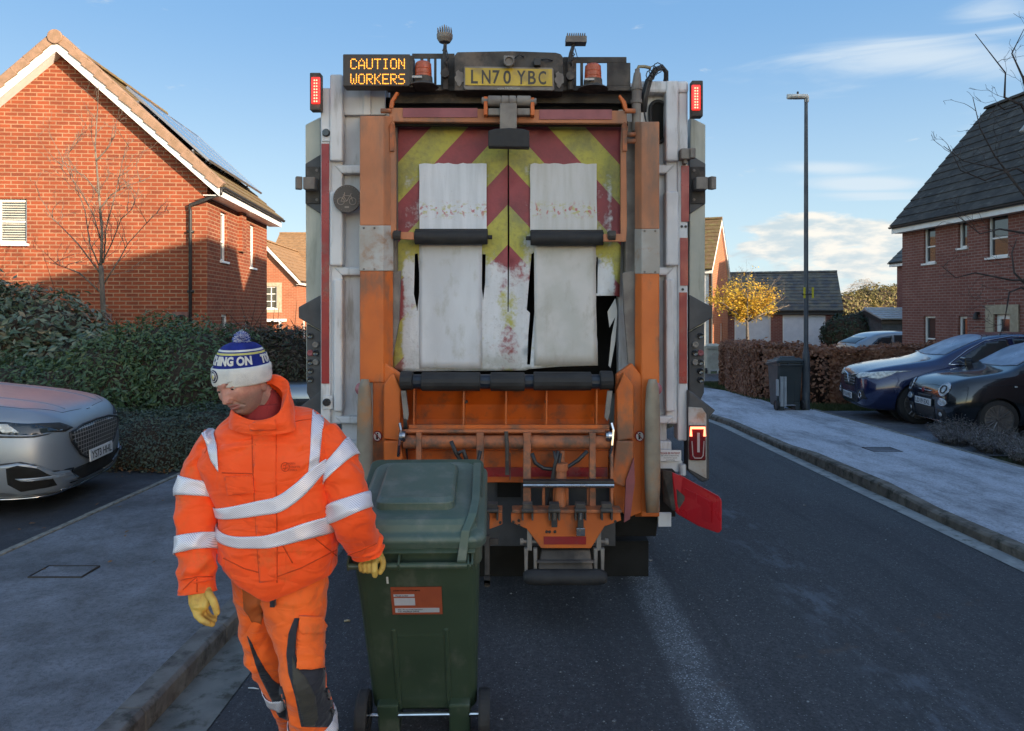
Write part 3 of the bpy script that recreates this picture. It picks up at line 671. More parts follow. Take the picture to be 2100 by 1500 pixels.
# bare tree whose branches reach in from the right
Y=9.0
ptree('bare_tree','dark bare tree reaching its twigs in from the right edge over the grey roof','x' and Vector((6.75,9.0,gz(9))),
 [[(2190,700,0),(2180,500,0),(2150,380,0),(2130,300,0)],
  [(2130,300,0),(2095,215,.1),(2060,225,.1),(2045,215,.1),(2025,245,0)],
  [(2095,215,0),(2060,200,.1),(2062,150,.1),(2000,70,.1)],
  [(2130,300,0),(2098,160,0),(2075,110,.1),(2100,60,.1)],
  [(2180,500,0),(2085,380,.1),(2040,320,.1),(2010,265,0),(1995,200,0)],
  [(2180,500,0),(2100,400,.1),(2060,350,.1),(1975,330,.2),(1935,300,.2)],
  [(2185,620,0),(2120,575,.1),(2075,575,.1),(2000,560,0),(1960,570,.1),(1930,545,.1)],
  [(2185,640,0),(2095,590,.1),(2070,600,.1),(2060,660,0),(2050,690,0)],
  [(2180,560,0),(2110,480,.1),(2050,470,.1),(2010,480,.1),(1960,440,.1)],
  [(2150,380,0),(2085,345,.1),(2020,370,.1),(1970,350,.1),(1945,300,.1)],
  [(2120,600,0),(2080,560,0),(2075,520,.1),(2085,490,.1)]],Y,.042,M['bark_dark'],twiglen=.36,depth=2,seed=8,dens=1)
# yellow leaved tree
M['leaf_yellow']=leafmat('autumn_yellow_leaves',[(.60,.44,.05),(.80,.58,.08),(.62,.33,.05),(.50,.46,.07)],.6,.45)
def yl(T,tips,rs):
    mb=MB(); c=P(1535,610,31)
    for q,d in tips:
        if q.z<1.0 or q.z>3.0+rs.gauss(0,.3)-.45*max(0,q.x-c.x): continue
        if q.x>c.x+1.3: continue
        for k in range(7):
            p=q+Vector((rs.gauss(0,.09),rs.gauss(0,.09),rs.gauss(0,.08))); leafquad(mb,p,(0,-.3,1),.045,.7,rs=rs)
    mb.build('crown',M['leaf_yellow'],T)
b=P(1533,700,31); b.z=gz(31)
fan=[[(1533,700,0),(1532,655,0)]]
rs_=random.Random(3)
for i in range(15):
    a=-1.15+2.3*i/14; ex=1533+math.sin(a)*rs_.uniform(62,92)*1.0; ey=650-math.cos(a)*rs_.uniform(60,100)*.9
    if a>.3: ex+=18
    fan.append([(1532,660,0),(1532+(ex-1532)*.35,652-(652-ey)*.28,rs_.uniform(-.3,.3)),(1532+(ex-1532)*.7,652-(652-ey)*.62,rs_.uniform(-.6,.6)),(ex,ey,rs_.uniform(-.8,.8))])
ptree('yellow_leaved_tree','small spreading tree with thin yellow autumn leaves, lit by the sun','x' and b,fan,31,.11,M['bark_grey'],twiglen=.5,depth=2,seed=4,leaf=yl,dens=3)
# ----- shrubs made of many leaves
def shrub(name,label,cat,blobs,nleaf,size,leaf,asp=.5,up=.5,core=.86,seed=1,group=None,stalks=0,parent=None,twig=None,cmin=None):
    rs=random.Random(seed); c0=Vector(blobs[0][0]); xs=sum(b[0][0] for b in blobs)/len(blobs); ys=sum(b[0][1] for b in blobs)/len(blobs)
    T=thing(name,label,cat,(xs,ys,gz(ys)),0,group)
    tot=sum((b[1][0]*b[1][1]*b[1][2])**(2/3) for b in blobs); mb=MB()
    for c,r_ in [(Vector(b[0]),Vector(b[1])) for b in blobs]:
        k=int(nleaf*(r_[0]*r_[1]*r_[2])**(2/3)/tot)
        for i in range(k):
            z=rs.uniform(-.75,1); a=rs.uniform(0,6.283); s=math.sqrt(1-z*z); n=Vector((s*math.cos(a),s*math.sin(a),z))
            if n.y>.55: continue
            lump=1+.16*noise.noise(Vector((n.x*2.3+c.x,n.y*2.3+c.y,n.z*2.3)))+.10*noise.noise(Vector((n.x*7+c.x,n.y*7,n.z*7)))
            q=rs.random(); f=lump*(1-.20*q*q)+ (rs.uniform(0,.10) if rs.random()<.12 else 0)
            p=c+Vector((n.x*r_.x,n.y*r_.y,n.z*r_.z))*f
            if p.z<gz(p.y)+.02: continue
            leafquad(mb,p,n*.8+Vector((0,0,up)),size,asp,rs=rs)
    mb.build('foliage',leaf,T)
    mb=MB()
    for c,r_ in [(Vector(b[0]),Vector(b[1])) for b in blobs]:
        rings=[]
        for i in range(9):
            th=-math.pi/2+math.pi*i/8; rings.append([(c.x+core*r_.x*math.cos(th)*math.cos(a)*(1+.12*noise.noise(Vector((math.cos(a)*2,i,c.x)))),c.y+core*r_.y*math.cos(th)*math.sin(a),max(c.z+core*r_.z*math.sin(th),gz(c.y)-.05)) for a in [6.283*j/14 for j in range(14)]])
        mb.loft(rings)
    for i in range(stalks):
        b=rs.choice(blobs); c=Vector(b[0]); r_=b[1]; a=rs.uniform(0,6.28); q=c+Vector((math.cos(a)*r_[0]*.7,math.sin(a)*r_[1]*.5,r_[2]*.6)); 
        pts=[q,q+Vector((rs.gauss(0,.05),rs.gauss(0,.05),r_[2]*.35)),q+Vector((rs.gauss(0,.12),rs.gauss(0,.1),r_[2]*rs.uniform(.45,.85)))]; mb.tube(pts,[.008,.005,.002],4)
    mb.build('twigs',twig or M['twig'],T)  # stalks, and solid cores whose dark brown stands for the shaded inside
    return T
M['leaf_laurel']=leafmat('laurel_leaves',[(.045,.075,.042),(.07,.115,.068),(.13,.165,.125),(.055,.09,.055),(.13,.105,.065)],.32,.12)
M['leaf_bush']=leafmat('bush_leaves',[(.04,.078,.03),(.062,.115,.042),(.05,.09,.038),(.09,.14,.055)],.4,.15)
M['leaf_low']=leafmat('low_shrub_leaves',[(.055,.08,.055),(.075,.105,.07),(.05,.075,.052),(.09,.11,.08)],.5,.12)
M['leaf_purple']=leafmat('reddish_bush_leaves',[(.06,.06,.03),(.09,.05,.035),(.045,.07,.03),(.12,.08,.05)],.45,.2)
def at(px,py,Y): return P(px,py,Y)
def blob(px,py,Y,rx,ry,rz): p=P(px,py,Y); return ((p.x,p.y,p.z),(rx,ry,rz))
shrub('laurel_shrub','big laurel shrub with large glossy leaves at the left edge under the brick gable','shrub',[blob(-40,760,11.2,1.5,1.2,1.30),blob(80,740,11.3,1.15,1.1,1.10),blob(185,780,11.0,.95,1.0,.80),blob(30,650,11.4,.6,.6,.42),blob(-120,680,11.5,1.3,1,1.2)],20000,.066,M['leaf_laurel'],.45,.5,.82,2,stalks=14)
shrub('green_bush','dense mid green bush behind the silver car and beside the sapling','shrub',[blob(250,830,10.3,1.0,1.0,1.05),blob(330,790,10.6,.95,1.0,1.00),blob(420,800,10.4,.95,1.0,.95),blob(150,860,9.9,1.1,.9,.85),blob(30,850,10.0,1.2,.9,.8)],36000,.042,M['leaf_bush'],.40,.3,.84,3)
shrub('green_bush','taller loose bush behind the man with upright sprays before the far houses','shrub',[blob(500,790,10.9,.75,.9,.9),blob(580,780,11.2,.75,.8,.85),blob(650,800,11.4,.8,.8,.8),blob(560,720,11.2,.5,.5,.35)],20000,.038,M['leaf_purple'],.4,.4,.82,4,stalks=26)
shrub('low_shrub','low rounded grey green shrub beside the nose of the silver car','shrub',[blob(330,925,8.95,.85,.6,.50),blob(430,915,9.1,.8,.6,.52),blob(250,900,9.35,.6,.5,.42),blob(520,900,9.4,.8,.6,.55)],42000,.019,M['leaf_low'],.5,.6,.84,5)
# fallen leaves under the shrubs
mb=MB(); rs=random.Random(6)
for i in range(260):
    x=rs.uniform(-4.9,-3.9); y=8.55+rs.gauss(0,.14)+(x+4.4)*-.1
    leafquad(mb,(x,y,gz(y)+KL+.01+rs.random()*.02),(0,0,1.5),.028,.6,rs=rs)
for i in range(60): 
    x=rs.uniform(-5.5,-2);y=rs.uniform(5,9); leafquad(mb,(x,y,gz(y)+KL+.01),(0,0,3),.022,.6,rs=rs)
o=mb.build('fallen_leaves',leafmat('fallen_leaf',[(.14,.06,.025),(.2,.1,.04),(.09,.045,.02)],.8,.1)); tag(o,'brown fallen leaves lying along the foot of the low shrub','leaves',kind='stuff')
# copper beech hedge
M['leaf_beech']=leafmat('beech_hedge_leaves',[(.22,.09,.05),(.34,.15,.085),(.26,.13,.085),(.42,.22,.13),(.17,.08,.05)],.6,.3)
def hedge():
    rs=random.Random(9); pl=[Vector((6.75,21.6,0)),Vector((6.25,18.8,0)),Vector((6.3,17.2,0)),Vector((6.9,16.4,0)),Vector((9.5,16.5,0)),Vector((11.6,16.9,0))]
    T=thing('beech_hedge','clipped copper brown beech hedge behind the lamp post and the blue car','hedge',(7.5,17,gz(17)))
    mb=MB(); core=MB(); w_=.55; L_=[(pl[i+1]-pl[i]).length for i in range(len(pl)-1)]; tot=sum(L_); hh=1.24
    for i in range(90000):
        s=rs.uniform(0,tot); k=0
        while s>L_[k] and k<len(L_)-1: s-=L_[k]; k+=1
        a,b=pl[k],pl[k+1]; d=(b-a).normalized(); n=Vector((d.y,-d.x,0)); 
        
        c=a+d*s; side=rs.random()
        bm_=.05*noise.noise(c*1.3+Vector((0,0,side)))
        if side<.28: off=rs.uniform(-w_,w_); z=hh+rs.gauss(0,.05)+bm_*2; nn=Vector((0,0,1))
        else:
            sg=1 if side<.78 else -1; off=sg*(w_+abs(rs.gauss(0,.05))*-1+.04+bm_+.12*noise.noise(Vector((c.x*1.5,c.y*1.5,rs.random())))); z=rs.uniform(.08,hh); nn=n*sg
        p=c+n*off; z0=gz(p.y); leafquad(mb,(p.x,p.y,z0+z),nn+Vector((0,0,.1)),.052,.62,rs=rs)
    for q_ in pl:
        for i in range(1500):
            a=rs.uniform(0,6.28); z=rs.uniform(.08,hh) if rs.random()<.7 else hh+rs.gauss(0,.05); r_=w_-.02 if z<hh-.02 else w_*math.sqrt(rs.random()); leafquad(mb,(q_.x+r_*math.cos(a),q_.y+r_*math.sin(a),gz(q_.y)+z),(math.cos(a),math.sin(a),.2),.052,.62,rs=rs)
    mb.build('foliage',M['leaf_beech'],T)
    for k in range(len(pl)-1):
        a,b=pl[k],pl[k+1]; d=(b-a).normalized(); n=Vector((d.y,-d.x,0))*(w_-.17)
        core.prism([a-n+Vector((0,0,gz(a.y)+.1)),a+n+Vector((0,0,gz(a.y)+.1)),a+n+Vector((0,0,gz(a.y)+hh-.20)),a-n+Vector((0,0,gz(a.y)+hh-.20))],b-a)
    core.build('twigs',pm('hedge_core_shade',(.10,.055,.035),(.06,.035,.025),rough=1,scale=25,bump=.8,bscale=40,bdist=.03),T)  # solid core in place of stems, shaded inside put into its colour
hedge()
# sparse twiggy growth behind hedge
M['leaf_dark']=leafmat('conifer_leaves',[(.012,.028,.012),(.02,.04,.018),(.028,.05,.02)],.6,.1)
M['leaf_olive']=leafmat('far_tree_leaves',[(.16,.15,.045),(.24,.20,.07),(.13,.12,.05),(.30,.22,.10)],.7,.3)
M['leaf_fawn']=leafmat('far_tree_twigs',[(.26,.18,.10),(.34,.25,.15),(.2,.14,.08)],.8,.4)
shrub('dark_evergreen_bush','dark evergreen bush between the garages and the grey shed','shrub',[blob(1745,690,35,1.4,1,1.15),blob(1790,688,35,1.2,1,1.05),blob(1720,690,35.5,.8,.8,1.0)],9000,.07,M['leaf_dark'],.5,.4,.9,7)
shrub('far_olive_hedge','sunlit olive trees in the distance beyond the garages','trees',[blob(1740,640,80,3.5,2,2.2),blob(1800,632,82,4,2.5,2.6),blob(1850,625,84,4,2.5,2.4),blob(1890,625,84,4,2.5,2.4)],14000,.16,M['leaf_olive'],.6,.3,.8,8)
shrub('far_fawn_tree','round leafless fawn tree in the far distance over the olive trees','tree',[blob(1772,607,95,2.4,2.0,2.0)],5000,.13,M['leaf_fawn'],.12,.3,.5,9)
shrub('far_olive_hedge','small orange brown tree in the far distance at the corner of the right house','trees',[blob(1838,612,92,1.6,1.5,1.5)],2500,.13,M['leaf_fawn'],.5,.3,.8,10)
# lavender
M['leaf_lav']=leafmat('lavender_grey',[(.17,.16,.17),(.25,.23,.24),(.14,.15,.13),(.28,.25,.27)],.8,.2)
M['stalk']=pm('lavender_stalk',(.12,.105,.09),(.08,.07,.065),rough=.9)
def lav(px,Y,r,h,lab,seed,grp='lavender clumps by the footpath'):
    rs=random.Random(seed); X=(px-1050)/F*Y; T=thing('lavender',lab,'lavender',(X,Y,gz(Y)+PR),0,grp); mb=MB(); st=MB(); z0=gz(Y)+PR
    for i in range(int(700*r/.5)):
        a=rs.uniform(0,6.28); q=math.sqrt(rs.random()); lean=q*.95; d=Vector((math.cos(a)*lean,math.sin(a)*lean,1)).normalized(); b=Vector((X+math.cos(a)*q*r*.5,Y+math.sin(a)*q*r*.5,z0)); ln=h*rs.uniform(.7,1.15)*(1-.25*q)
        e=b+d*ln; md=b+d*ln*.5+Vector((0,0,.02)); 
        if i%3==0: st.tube([b,md,e],[.003,.0025,.0015],3,caps=False)
        for k in range(9):
            f=rs.uniform(.25,1); leafquad(mb,b.lerp(e,f)+Vector((rs.gauss(0,.015),rs.gauss(0,.015),0)),d,.016 if f<.85 else .012,.35,rs=rs)
    mb.build('foliage',M['leaf_lav'],T); st.build('stalks',M['stalk'],T)
lav(1965,10.6,.44,.40,'largest grey lavender clump in front of the small black car',1)
lav(2040,9.9,.40,.40,'grey lavender clump between the two others at the edge of the footpath',2)
lav(2120,9.1,.42,.40,'grey lavender clump nearest the camera, cut by the right edge of the photo',3)
# grass verges
mb=MB(); rs=random.Random(12)
def tuft(x,y,h,z=0):
    a=rs.uniform(0,6.28); w_=.006; b=Vector((x,y,gz(y)+z)); t_=b+Vector((rs.gauss(0,.4)*h,rs.gauss(0,.4)*h,h)); u=Vector((math.cos(a)*w_,math.sin(a)*w_,0)); k=mb.vs([b-u,b+u,t_]); mb.face((k,k+1,k+2))
for i in range(16000): 
    s=rs.random()
    y=rs.uniform(14.8,22); x=(5.75+.25*rs.random() if y<17 else 5.6+rs.random()*.9 +(y-17)*-.0)
    if s<.45: x=rs.uniform(6.1,9.2); y=rs.uniform(14.85,15.95)
    tuft(x,y,rs.uniform(.03,.10),PR-.02)
for i in range(9000): tuft(rs.uniform(5,14),rs.uniform(28,31),.10,-.03)
for i in range(7000): tuft(6.22+rs.random()*1.6,rs.uniform(6,11.2),rs.uniform(.02,.05),PR-.03)
o=mb.build('grass',M['grass']); tag(o,'rough winter grass along the foot of the beech hedge and verges','grass',kind='stuff')
M['leafmould']=pm('bed_soil',(.045,.04,.022),(.07,.07,.03),rough=1,scale=12,bump=.6,bscale=70,bdist=.02)
strip('verge',6.2,9,M['leafmould'],PR-.02,2,9.6); strip('hedge_bed',lambda y:5.9,12,M['leafmould'],PR-.02,14.72,22)
strip('planting_bed',-14,lambda y:-3.4,M['leafmould'],KL-.015,8.92,15.5)
M['lawn']=pm('lawn',(.035,.06,.018),(.055,.075,.025),rough=1,scale=8,bump=.5,bscale=90,bdist=.02)
strip('lawn',4,30,M['lawn'],-.02,27.6,33)
# ---------------- the refuse lorry
TK=thing('refuse_lorry','white and orange refuse lorry seen from behind in the middle of the road','lorry',(-.03,5.0,gz(5)))
DT=(.10,.085,.07)
M['orange']=pm('orange_paint',(.60,.138,.022),(.50,.115,.024),rough=.5,scale=3,dirt=((.20,.10,.06),.42,5,(1,1,.5)),bump=.08,bscale=30,spec=.4)
M['orange_dirty']=pm('orange_paint_dirty',(.48,.14,.045),(.38,.12,.05),rough=.65,scale=6,dirt=((.13,.075,.05),.6,9),bump=.15,bscale=50)
M['orange_in']=pm('orange_hopper_lining',(.56,.108,.008),(.44,.085,.010),rough=.45,scale=2.5,dirt=((.16,.06,.03),.35,7))
M['orange_dull']=pm('orange_arm_dull',(.50,.19,.085),(.40,.16,.08),rough=.7,scale=3,dirt=((.22,.13,.09),.5,4,(1,1,.3)))
M['white_body']=pm('white_lorry_paint',(.62,.63,.66),(.50,.51,.54),rough=.5,scale=2.5,dirt=((.34,.33,.32),.3,4,(3,1,.5)),spec=.4)
M['cream']=pm('white_body_side_grubby',(.46,.46,.40),(.36,.37,.33),rough=.5,scale=1.8,dirt=((.26,.27,.23),.5,4,(2,1,.35)))
M['grey_pl']=pm('grey_moulding',(.060,.062,.07),(.045,.045,.05),rough=.6,scale=6,bump=.2)
M['grime']=pm('grimy_dark_steel',(.060,.052,.046),(.035,.031,.03),rough=.75,scale=7,bump=.35,bscale=60,dirt=((.13,.10,.08),.4,6))
M['steel_dust']=pm('dusty_steel',(.22,.20,.18),(.15,.13,.12),rough=.75,scale=8,bump=.25)
M['void']=pm('recess_shade_black',(.004,.004,.004),(.006,.005,.004),rough=.9)  # near-black fill, darkness of recesses and openings put into the colour
M['chrome']=pm('chromed_steel',(.55,.56,.58),(.3,.3,.32),rough=.22,metal=1,scale=12)
M['red_refl']=pm('red_reflective_tape',(.30,.015,.02),(.24,.015,.02),rough=.35,scale=9,dirt=((.2,.06,.06),.3,8))
M['red_dull']=pm('red_reflective_tape_dusty',(.27,.065,.075),(.22,.06,.07),rough=.5,scale=9)
M['red_flap']=pm('red_plastic_flap',(.48,.012,.02),(.40,.01,.018),rough=.35,scale=4,bump=.1)
M['amber']=pm('amber_beacon',(.45,.07,.02),(.38,.08,.03),rough=.3,scale=12)
M['guard']=pm('dirty_rubber_guard',(.30,.26,.20),(.20,.16,.12),rough=.6,scale=3,dirt=((.35,.16,.06),.3,2))
M['worn_metal']=pm('worn_white_metal',(.42,.42,.42),(.33,.30,.27),rough=.55,scale=4,dirt=((.30,.17,.10),.35,7),bump=.15)
M['led_red']=pm('red_lamp_lit',(.5,.01,.01),rough=.3,emit=(1,.03,.02),es=.5)
M['led_hot']=pm('red_led_spot',(.9,.2,.1),rough=.3,emit=(1,.25,.15),es=1.3)
M['led_amber']=pm('amber_led_dot',(.6,.3,.05),rough=.3,emit=(1,.36,.03),es=1.0)
M['lens_dark']=pm('dark_lens',(.012,.012,.014),(.02,.02,.02),rough=.12,spec=.8)
def part(name,mat,fn,parent=None,**k):
    mb=MB(); fn(mb); return mb.build(name,mat,parent or TK,**k)
YT=4.80   # white tailgate frame
# forward body, chassis, wheels and cab (seen from other sides only)
def f(mb): mb.box(-1.22,1.16,YT+.35,11.6,.95,3.02); 
part('body_shell',M['cream'],f,bevel=.05)
def f(mb):
    mb.box(-1.16,1.10,11.8,13.8,.6,2.9); mb.box(-.45,.40,5.5,12,.5,.9); mb.box(-1.0,.95,YT+.45,5.6,.62,.95)
part('chassis',M['black_plastic'],f,bevel=.03)
for (cx,y) in ((-.97,6.45),(.92,6.45),(-.97,7.8),(.92,7.8),(-.97,12.6),(.92,12.6)):
    zc=gz(y)+.50
    w_=part('wheel',M['rubber'],lambda mb:mb.lathe([(.30,-.24),(.46,-.25),(.5,-.21),(.505,0),(.5,.21),(.46,.25),(.30,.24)],(cx,y,zc),(1,0,0),36),smooth=False)
    part('rim',M['steel_dust'],lambda mb:mb.lathe([(.0,.10),(.12,.12),(.14,.20),(.29,.22),(.30,.23),(.30,-.23),(.0,-.2)],(cx,y,zc),(1 if cx>0 else -1,0,0),24)).parent=w_
def f(mb):
    mb.box(-1.15,-.5,5.75,5.79,.15,.95); mb.box(.45,1.12,5.75,5.79,.15,.95)
part('mud_flap',M['rubber'],f,bevel=.02)
def f(mb): mb.box(-1.12,1.08,YT+.1,YT+.5,.62,.70); mb.box(-1.0,.96,5.4,5.7,.3,.9)
part('underrun_shade',M['void'],f)  # black boxes under the body, underbody darkness put into their colour
# body side panels (wings) left and right with grey mouldings
YW=4.95
for s in (0,1):
    X=(lambda x:x) if s==0 else (lambda x:2073-x)
    def f(mb): mb.ppoly([(X(626),256),(X(657),240),(X(662),870),(X(640),860),(X(628),780)],YW,6.4)
    part('side_panel',M['cream'],f,bevel=.006)
    def f(mb): mb.ppoly([(X(626),336),(X(659),316),(X(659),440),(X(626),418)],YW-.02,.02); 
    a_=part('upper_moulding',M['grey_pl'],f,bevel=.004)
    def f(mb): mb.pbox(min(X(628),X(656)),342,max(X(628),X(656)),418,YW-.03,.012); 
    part('lamp_plate',M['grime'],f,a_,bevel=.003)
    def f(mb):
        for q in ((650,350),(650,410)): mb.lathe([(.0,0),(.01,0),(.01,-.006),(0,-.008)],P(X(q[0]),q[1],YW-.03),(0,1,0),10)
    part('bolts',M['steel_dust'],f,a_)
    def f(mb):
        mb.pbox(*sorted((X(621),X(645)))[:1],363,sorted((X(621),X(645)))[1],388,YW-.12,.09)
        c=P(X(613),376,YW-.09); mb.tube([c+Vector((0,0,-.03)),c+Vector((0,0,.03))],.012,8); mb.obox(c+Vector((0,.0,0)),Vector((.018,.01,0)),Vector((-.01,.02,0)),Vector((0,0,.042)))
    part('side_marker_lamp',M['steel_dust'],f,bevel=.006)
    def f(mb): mb.ppoly([(X(612),630),(X(660),604),(X(660),680),(X(612),652)],YW-.05,.10); 
    part('mid_moulding',M['grey_pl'],f,bevel=.006)
    def f(mb): mb.ppoly([(X(629),665),(X(660),682),(X(660),868),(X(629),806)],YW-.02,.04); mb.ppoly([(X(606),842),(X(660),800),(X(660),870),(X(620),858)],YW-.06,.08)
    l_=part('lamp_cluster',M['grey_pl'],f,bevel=.004)
    for i,(dx,dy) in enumerate([(637,689),(637,724),(637,743),(637,761),(637,779),(648,707),(648,743),(648,724)][:8]):
        cc=[M['lens_dark'],M['red_dull'],M['lens_dark'],M['lens_dark'],M['lens_dark'],M['steel_dust'],M['glow_y'] if 'glow_y' in M else M['steel_dust'],M['lens_dark']][i]
        def f(mb): mb.lathe([(.017,0),(.021,0),(.021,-.015),(.017,-.018),(.0,-.014)],P(X(dx),dy,YW-.02),(0,1,0),16)
        part('round_lens',cc,f,l_)
# white frame with pressed panels
def frame(mb,s):
    X=(lambda x:x) if s==0 else (lambda x:2068-x)
    def B(x0,y0,x1,y1,Y,d): x0,x1=sorted((X(x0),X(x1))); mb.pbox(x0,y0,x1,y1,Y,d)
    B(657,180,678,905,YT-.03,.13)      # outer post
    B(676,152 if s==0 else 165,702,330,YT-.06,.10); B(676,392,702,545,YT-.06,.10); B(684,572,702,845,YT-.06,.10)
    B(678,320,702,870,YT-.015,.1)
    B(700,170,800,905,YT+.04,.1)       # back sheet
    for (a,b) in ((330,366),(540,575),(846,880)):
        mb.prism([P(X(684),a+8,YT-.03),P(X(745),a+8,YT-.03),P(X(745),b-10,YT-.03),P(X(700),b-10,YT-.03)],(0,.09,0))
    B(690,905,745,1000 if s==0 else 965,YT,.1)
for s in (0,1): part('tailgate_frame',M['white_body'],lambda mb:frame(mb,s),bevel=.012)
def f(mb): mb.pbox(700,172,790,236,YT+.0,.03); mb.pbox(745,172,760,236,YT-.02,.03); mb.pbox(700,165,795,178,YT-.02,.08)
part('top_panel',M['white_body'],f,bevel=.006)
def f(mb): mb.pbox(1300,165,1413,190,YT-.05,.12)
part('top_rail',M['white_body'],f,bevel=.02)
for (x0,y0,x1,y1) in ((659,295,675,787),(1397,340,1413,455),(1395,488,1411,586),(1393,600,1409,787)):
    part('reflective_strip',M['red_refl'],lambda mb:mb.pbox(x0,y0,x1,y1,YT-.037,.006))
def f(mb):
    for x,y in ((670,274),(671,825)): 
        c=P(x,y,YT-.03); mb.lathe([(.026,0),(.026,-.02),(.02,-.03),(.0,-.03)],c,(0,1,0),20)
part('round_marker',M['lens_dark'],f)
def f(mb): mb.pbox(660,262,682,290,YT-.04,.012); mb.pbox(660,812,682,840,YT-.04,.012)
part('marker_bracket',M['white_body'],f,bevel=.003)
def f(mb):
    for x,y in ((1398,465),(1406,465),(1398,493),(1406,493),(1400,594)): mb.lathe([(.009,0),(.009,-.004),(0,-.004)],P(x,y,YT-.031),(0,1,0),8)
part('screw',M['black_plastic'],f)
# cycle warning disc
c=P(712,408,YT-.09)
dk=part('cyclist_sign',pm('sign_dark_bronze',(.085,.07,.062),(.07,.06,.055),rough=.6),lambda mb:mb.lathe([(0,.01),(.088,.01),(.09,0),(.088,-.008),(0,-.008)],c,(0,1,0),40))
def f(mb):
    y=c.y-.011; q=lambda x,z:Vector((c.x+x,y,c.z+z))
    for cx in (-.038,.038): mb.tube([q(cx+.022*math.cos(a),-.018+.022*math.sin(a)) for a in [i*6.284/20 for i in range(21)]],.0025,5)
    for a,b in (((-.038,-.018),(-.02,.018)),((-.02,.018),(.02,.018)),((-.02,.014),(.0,-.018)),((0,-.018),(.022,.02)),((.022,.028),(.038,-.018)),((-.038,-.018),(0,-.018)),((.022,.028),(.034,.03)),((-.024,.024),(-.012,.024)),((-.016,.02),(-.014,.04))): mb.tube([q(*a),q(*b)],.0025,5)
    for i in range(28): 
        a=i*6.283/28; mb.lathe([(.0022,0),(0,-.001)],q(.079*math.cos(a),.079*math.sin(a)),(0,1,0),5)
    mb.box(c.x-.014,c.x+.014,y-.001,y+.002,c.z-.06,c.z-.05)
part('cycle_symbol',pm('sign_pale_mark',(.32,.27,.24)),f,dk)
# right side details: oval opening, hinge block, hoses
def f(mb):
    pts=[]; x0,x1,y0,y1=1334,1365,208,292
    for i in range(24):
        a=2*math.pi*i/24; cx=(x0+x1)/2; r=(x1-x0)/2; cy=y0+r if math.sin(a)>0 else y1-r
        pts.append((cx+r*math.cos(a),cy-r*math.sin(a)))
    mb.ppoly(pts,YT+.025,.01)
part('oval_opening',M['void'],f)
def f(mb):
    pts=[]
    for i in range(33):
        a=2*math.pi*i/32; cy=224 if math.sin(a)>0 else 276; pts.append(P(1349.5+16*math.cos(a),cy-16*math.sin(a),YT+.02))
    mb.tube(pts,.012,6)
part('opening_seal',M['rubber'],f,smooth=True)
def f(mb): mb.pbox(1397,304,1420,326,YT-.10,.09); mb.pbox(1416,303,1427,324,YT-.12,.05); mb.pbox(1402,324,1410,336,YT-.08,.05)
part('hinge_block',M['steel_dust'],f,bevel=.006)
def f(mb):
    mb.tube([P(1305,270,YT-.12),P(1305,215,YT-.12),P(1306,175,YT-.12),P(1307,150,YT-.12)],[.028,.030,.032,.022],14); mb.cyl(P(1305,205,YT-.12),P(1305,213,YT-.12),.037,14,0); mb.cyl(P(1306,180,YT-.12),P(1306,186,YT-.12),.037,14); mb.cyl(P(1307,152,YT-.12),P(1307,142,YT-.12),.016,12)
part('hydraulic_cylinder',M['steel_dust'],f,smooth=False,bevel=.002)
def f(mb):
    Y=YT-.10
    mb.tube([P(1307,145,Y),P(1310,137,Y),P(1322,137,Y),P(1335,140,Y)],.011,8)
part('hose',pm('hose_fitting_tan',(.25,.22,.14)),f,smooth=True)
def f(mb):
    Y=YT-.08
    for k,(o1,o2) in enumerate(((0,0),(5,3),(-4,4))):
        mb.tube([P(1318+o1,230,Y),P(1322+o1,195,Y+.01*k),P(1330+o1,165,Y),P(1343+o2,143+o2*.5,Y),P(1357+o2*.4,137+o2,Y+.02),P(1366,148,Y+.04),P(1366-o2,172,Y+.06)],.016 if k==0 else .010,8)
    mb.tube([P(1321,230,Y-.03),P(1326,255,Y-.03),P(1330,262,Y-.03)],.006,6)
    for x,y in ((1340,146),(1349,140),(1334,155)):
        mb.tube([P(x+math.cos(a)*9,y+math.sin(a)*11,Y-.02) for a in [i*.785 for i in range(9)]],.0035,5)
part('hose_bundle',M['black_plastic'],f,smooth=True)
# top light clusters
for X0,X1,y0,y1 in ((635,657,149,226),(1419,1442,165,239)):
    h=part('tail_lamp_housing',M['grime'],lambda mb:mb.pbox(X0,y0,X1,y1,YT-.10,.07),bevel=.006)
    xa,xb=(X0+3,X1-1) if X0<1000 else (X0,X1-5)
    part('tail_lamp',M['led_red'],lambda mb:mb.pbox(xa,y0+9,xb,y1-13,YT-.112,.014),h,bevel=.006)
    def f(mb):
        for r_ in range(8):
            for q in (-3,3):
                cx=(xa+xb)/2+q*.8; y=y0+16+r_*((y1-y0-34)/7); c=P(cx,y,YT-.114); mb.lathe([(.0055,0),(0,-.003)],c,(0,1,0),8)
    part('led_spots',M['led_hot'],f,h)
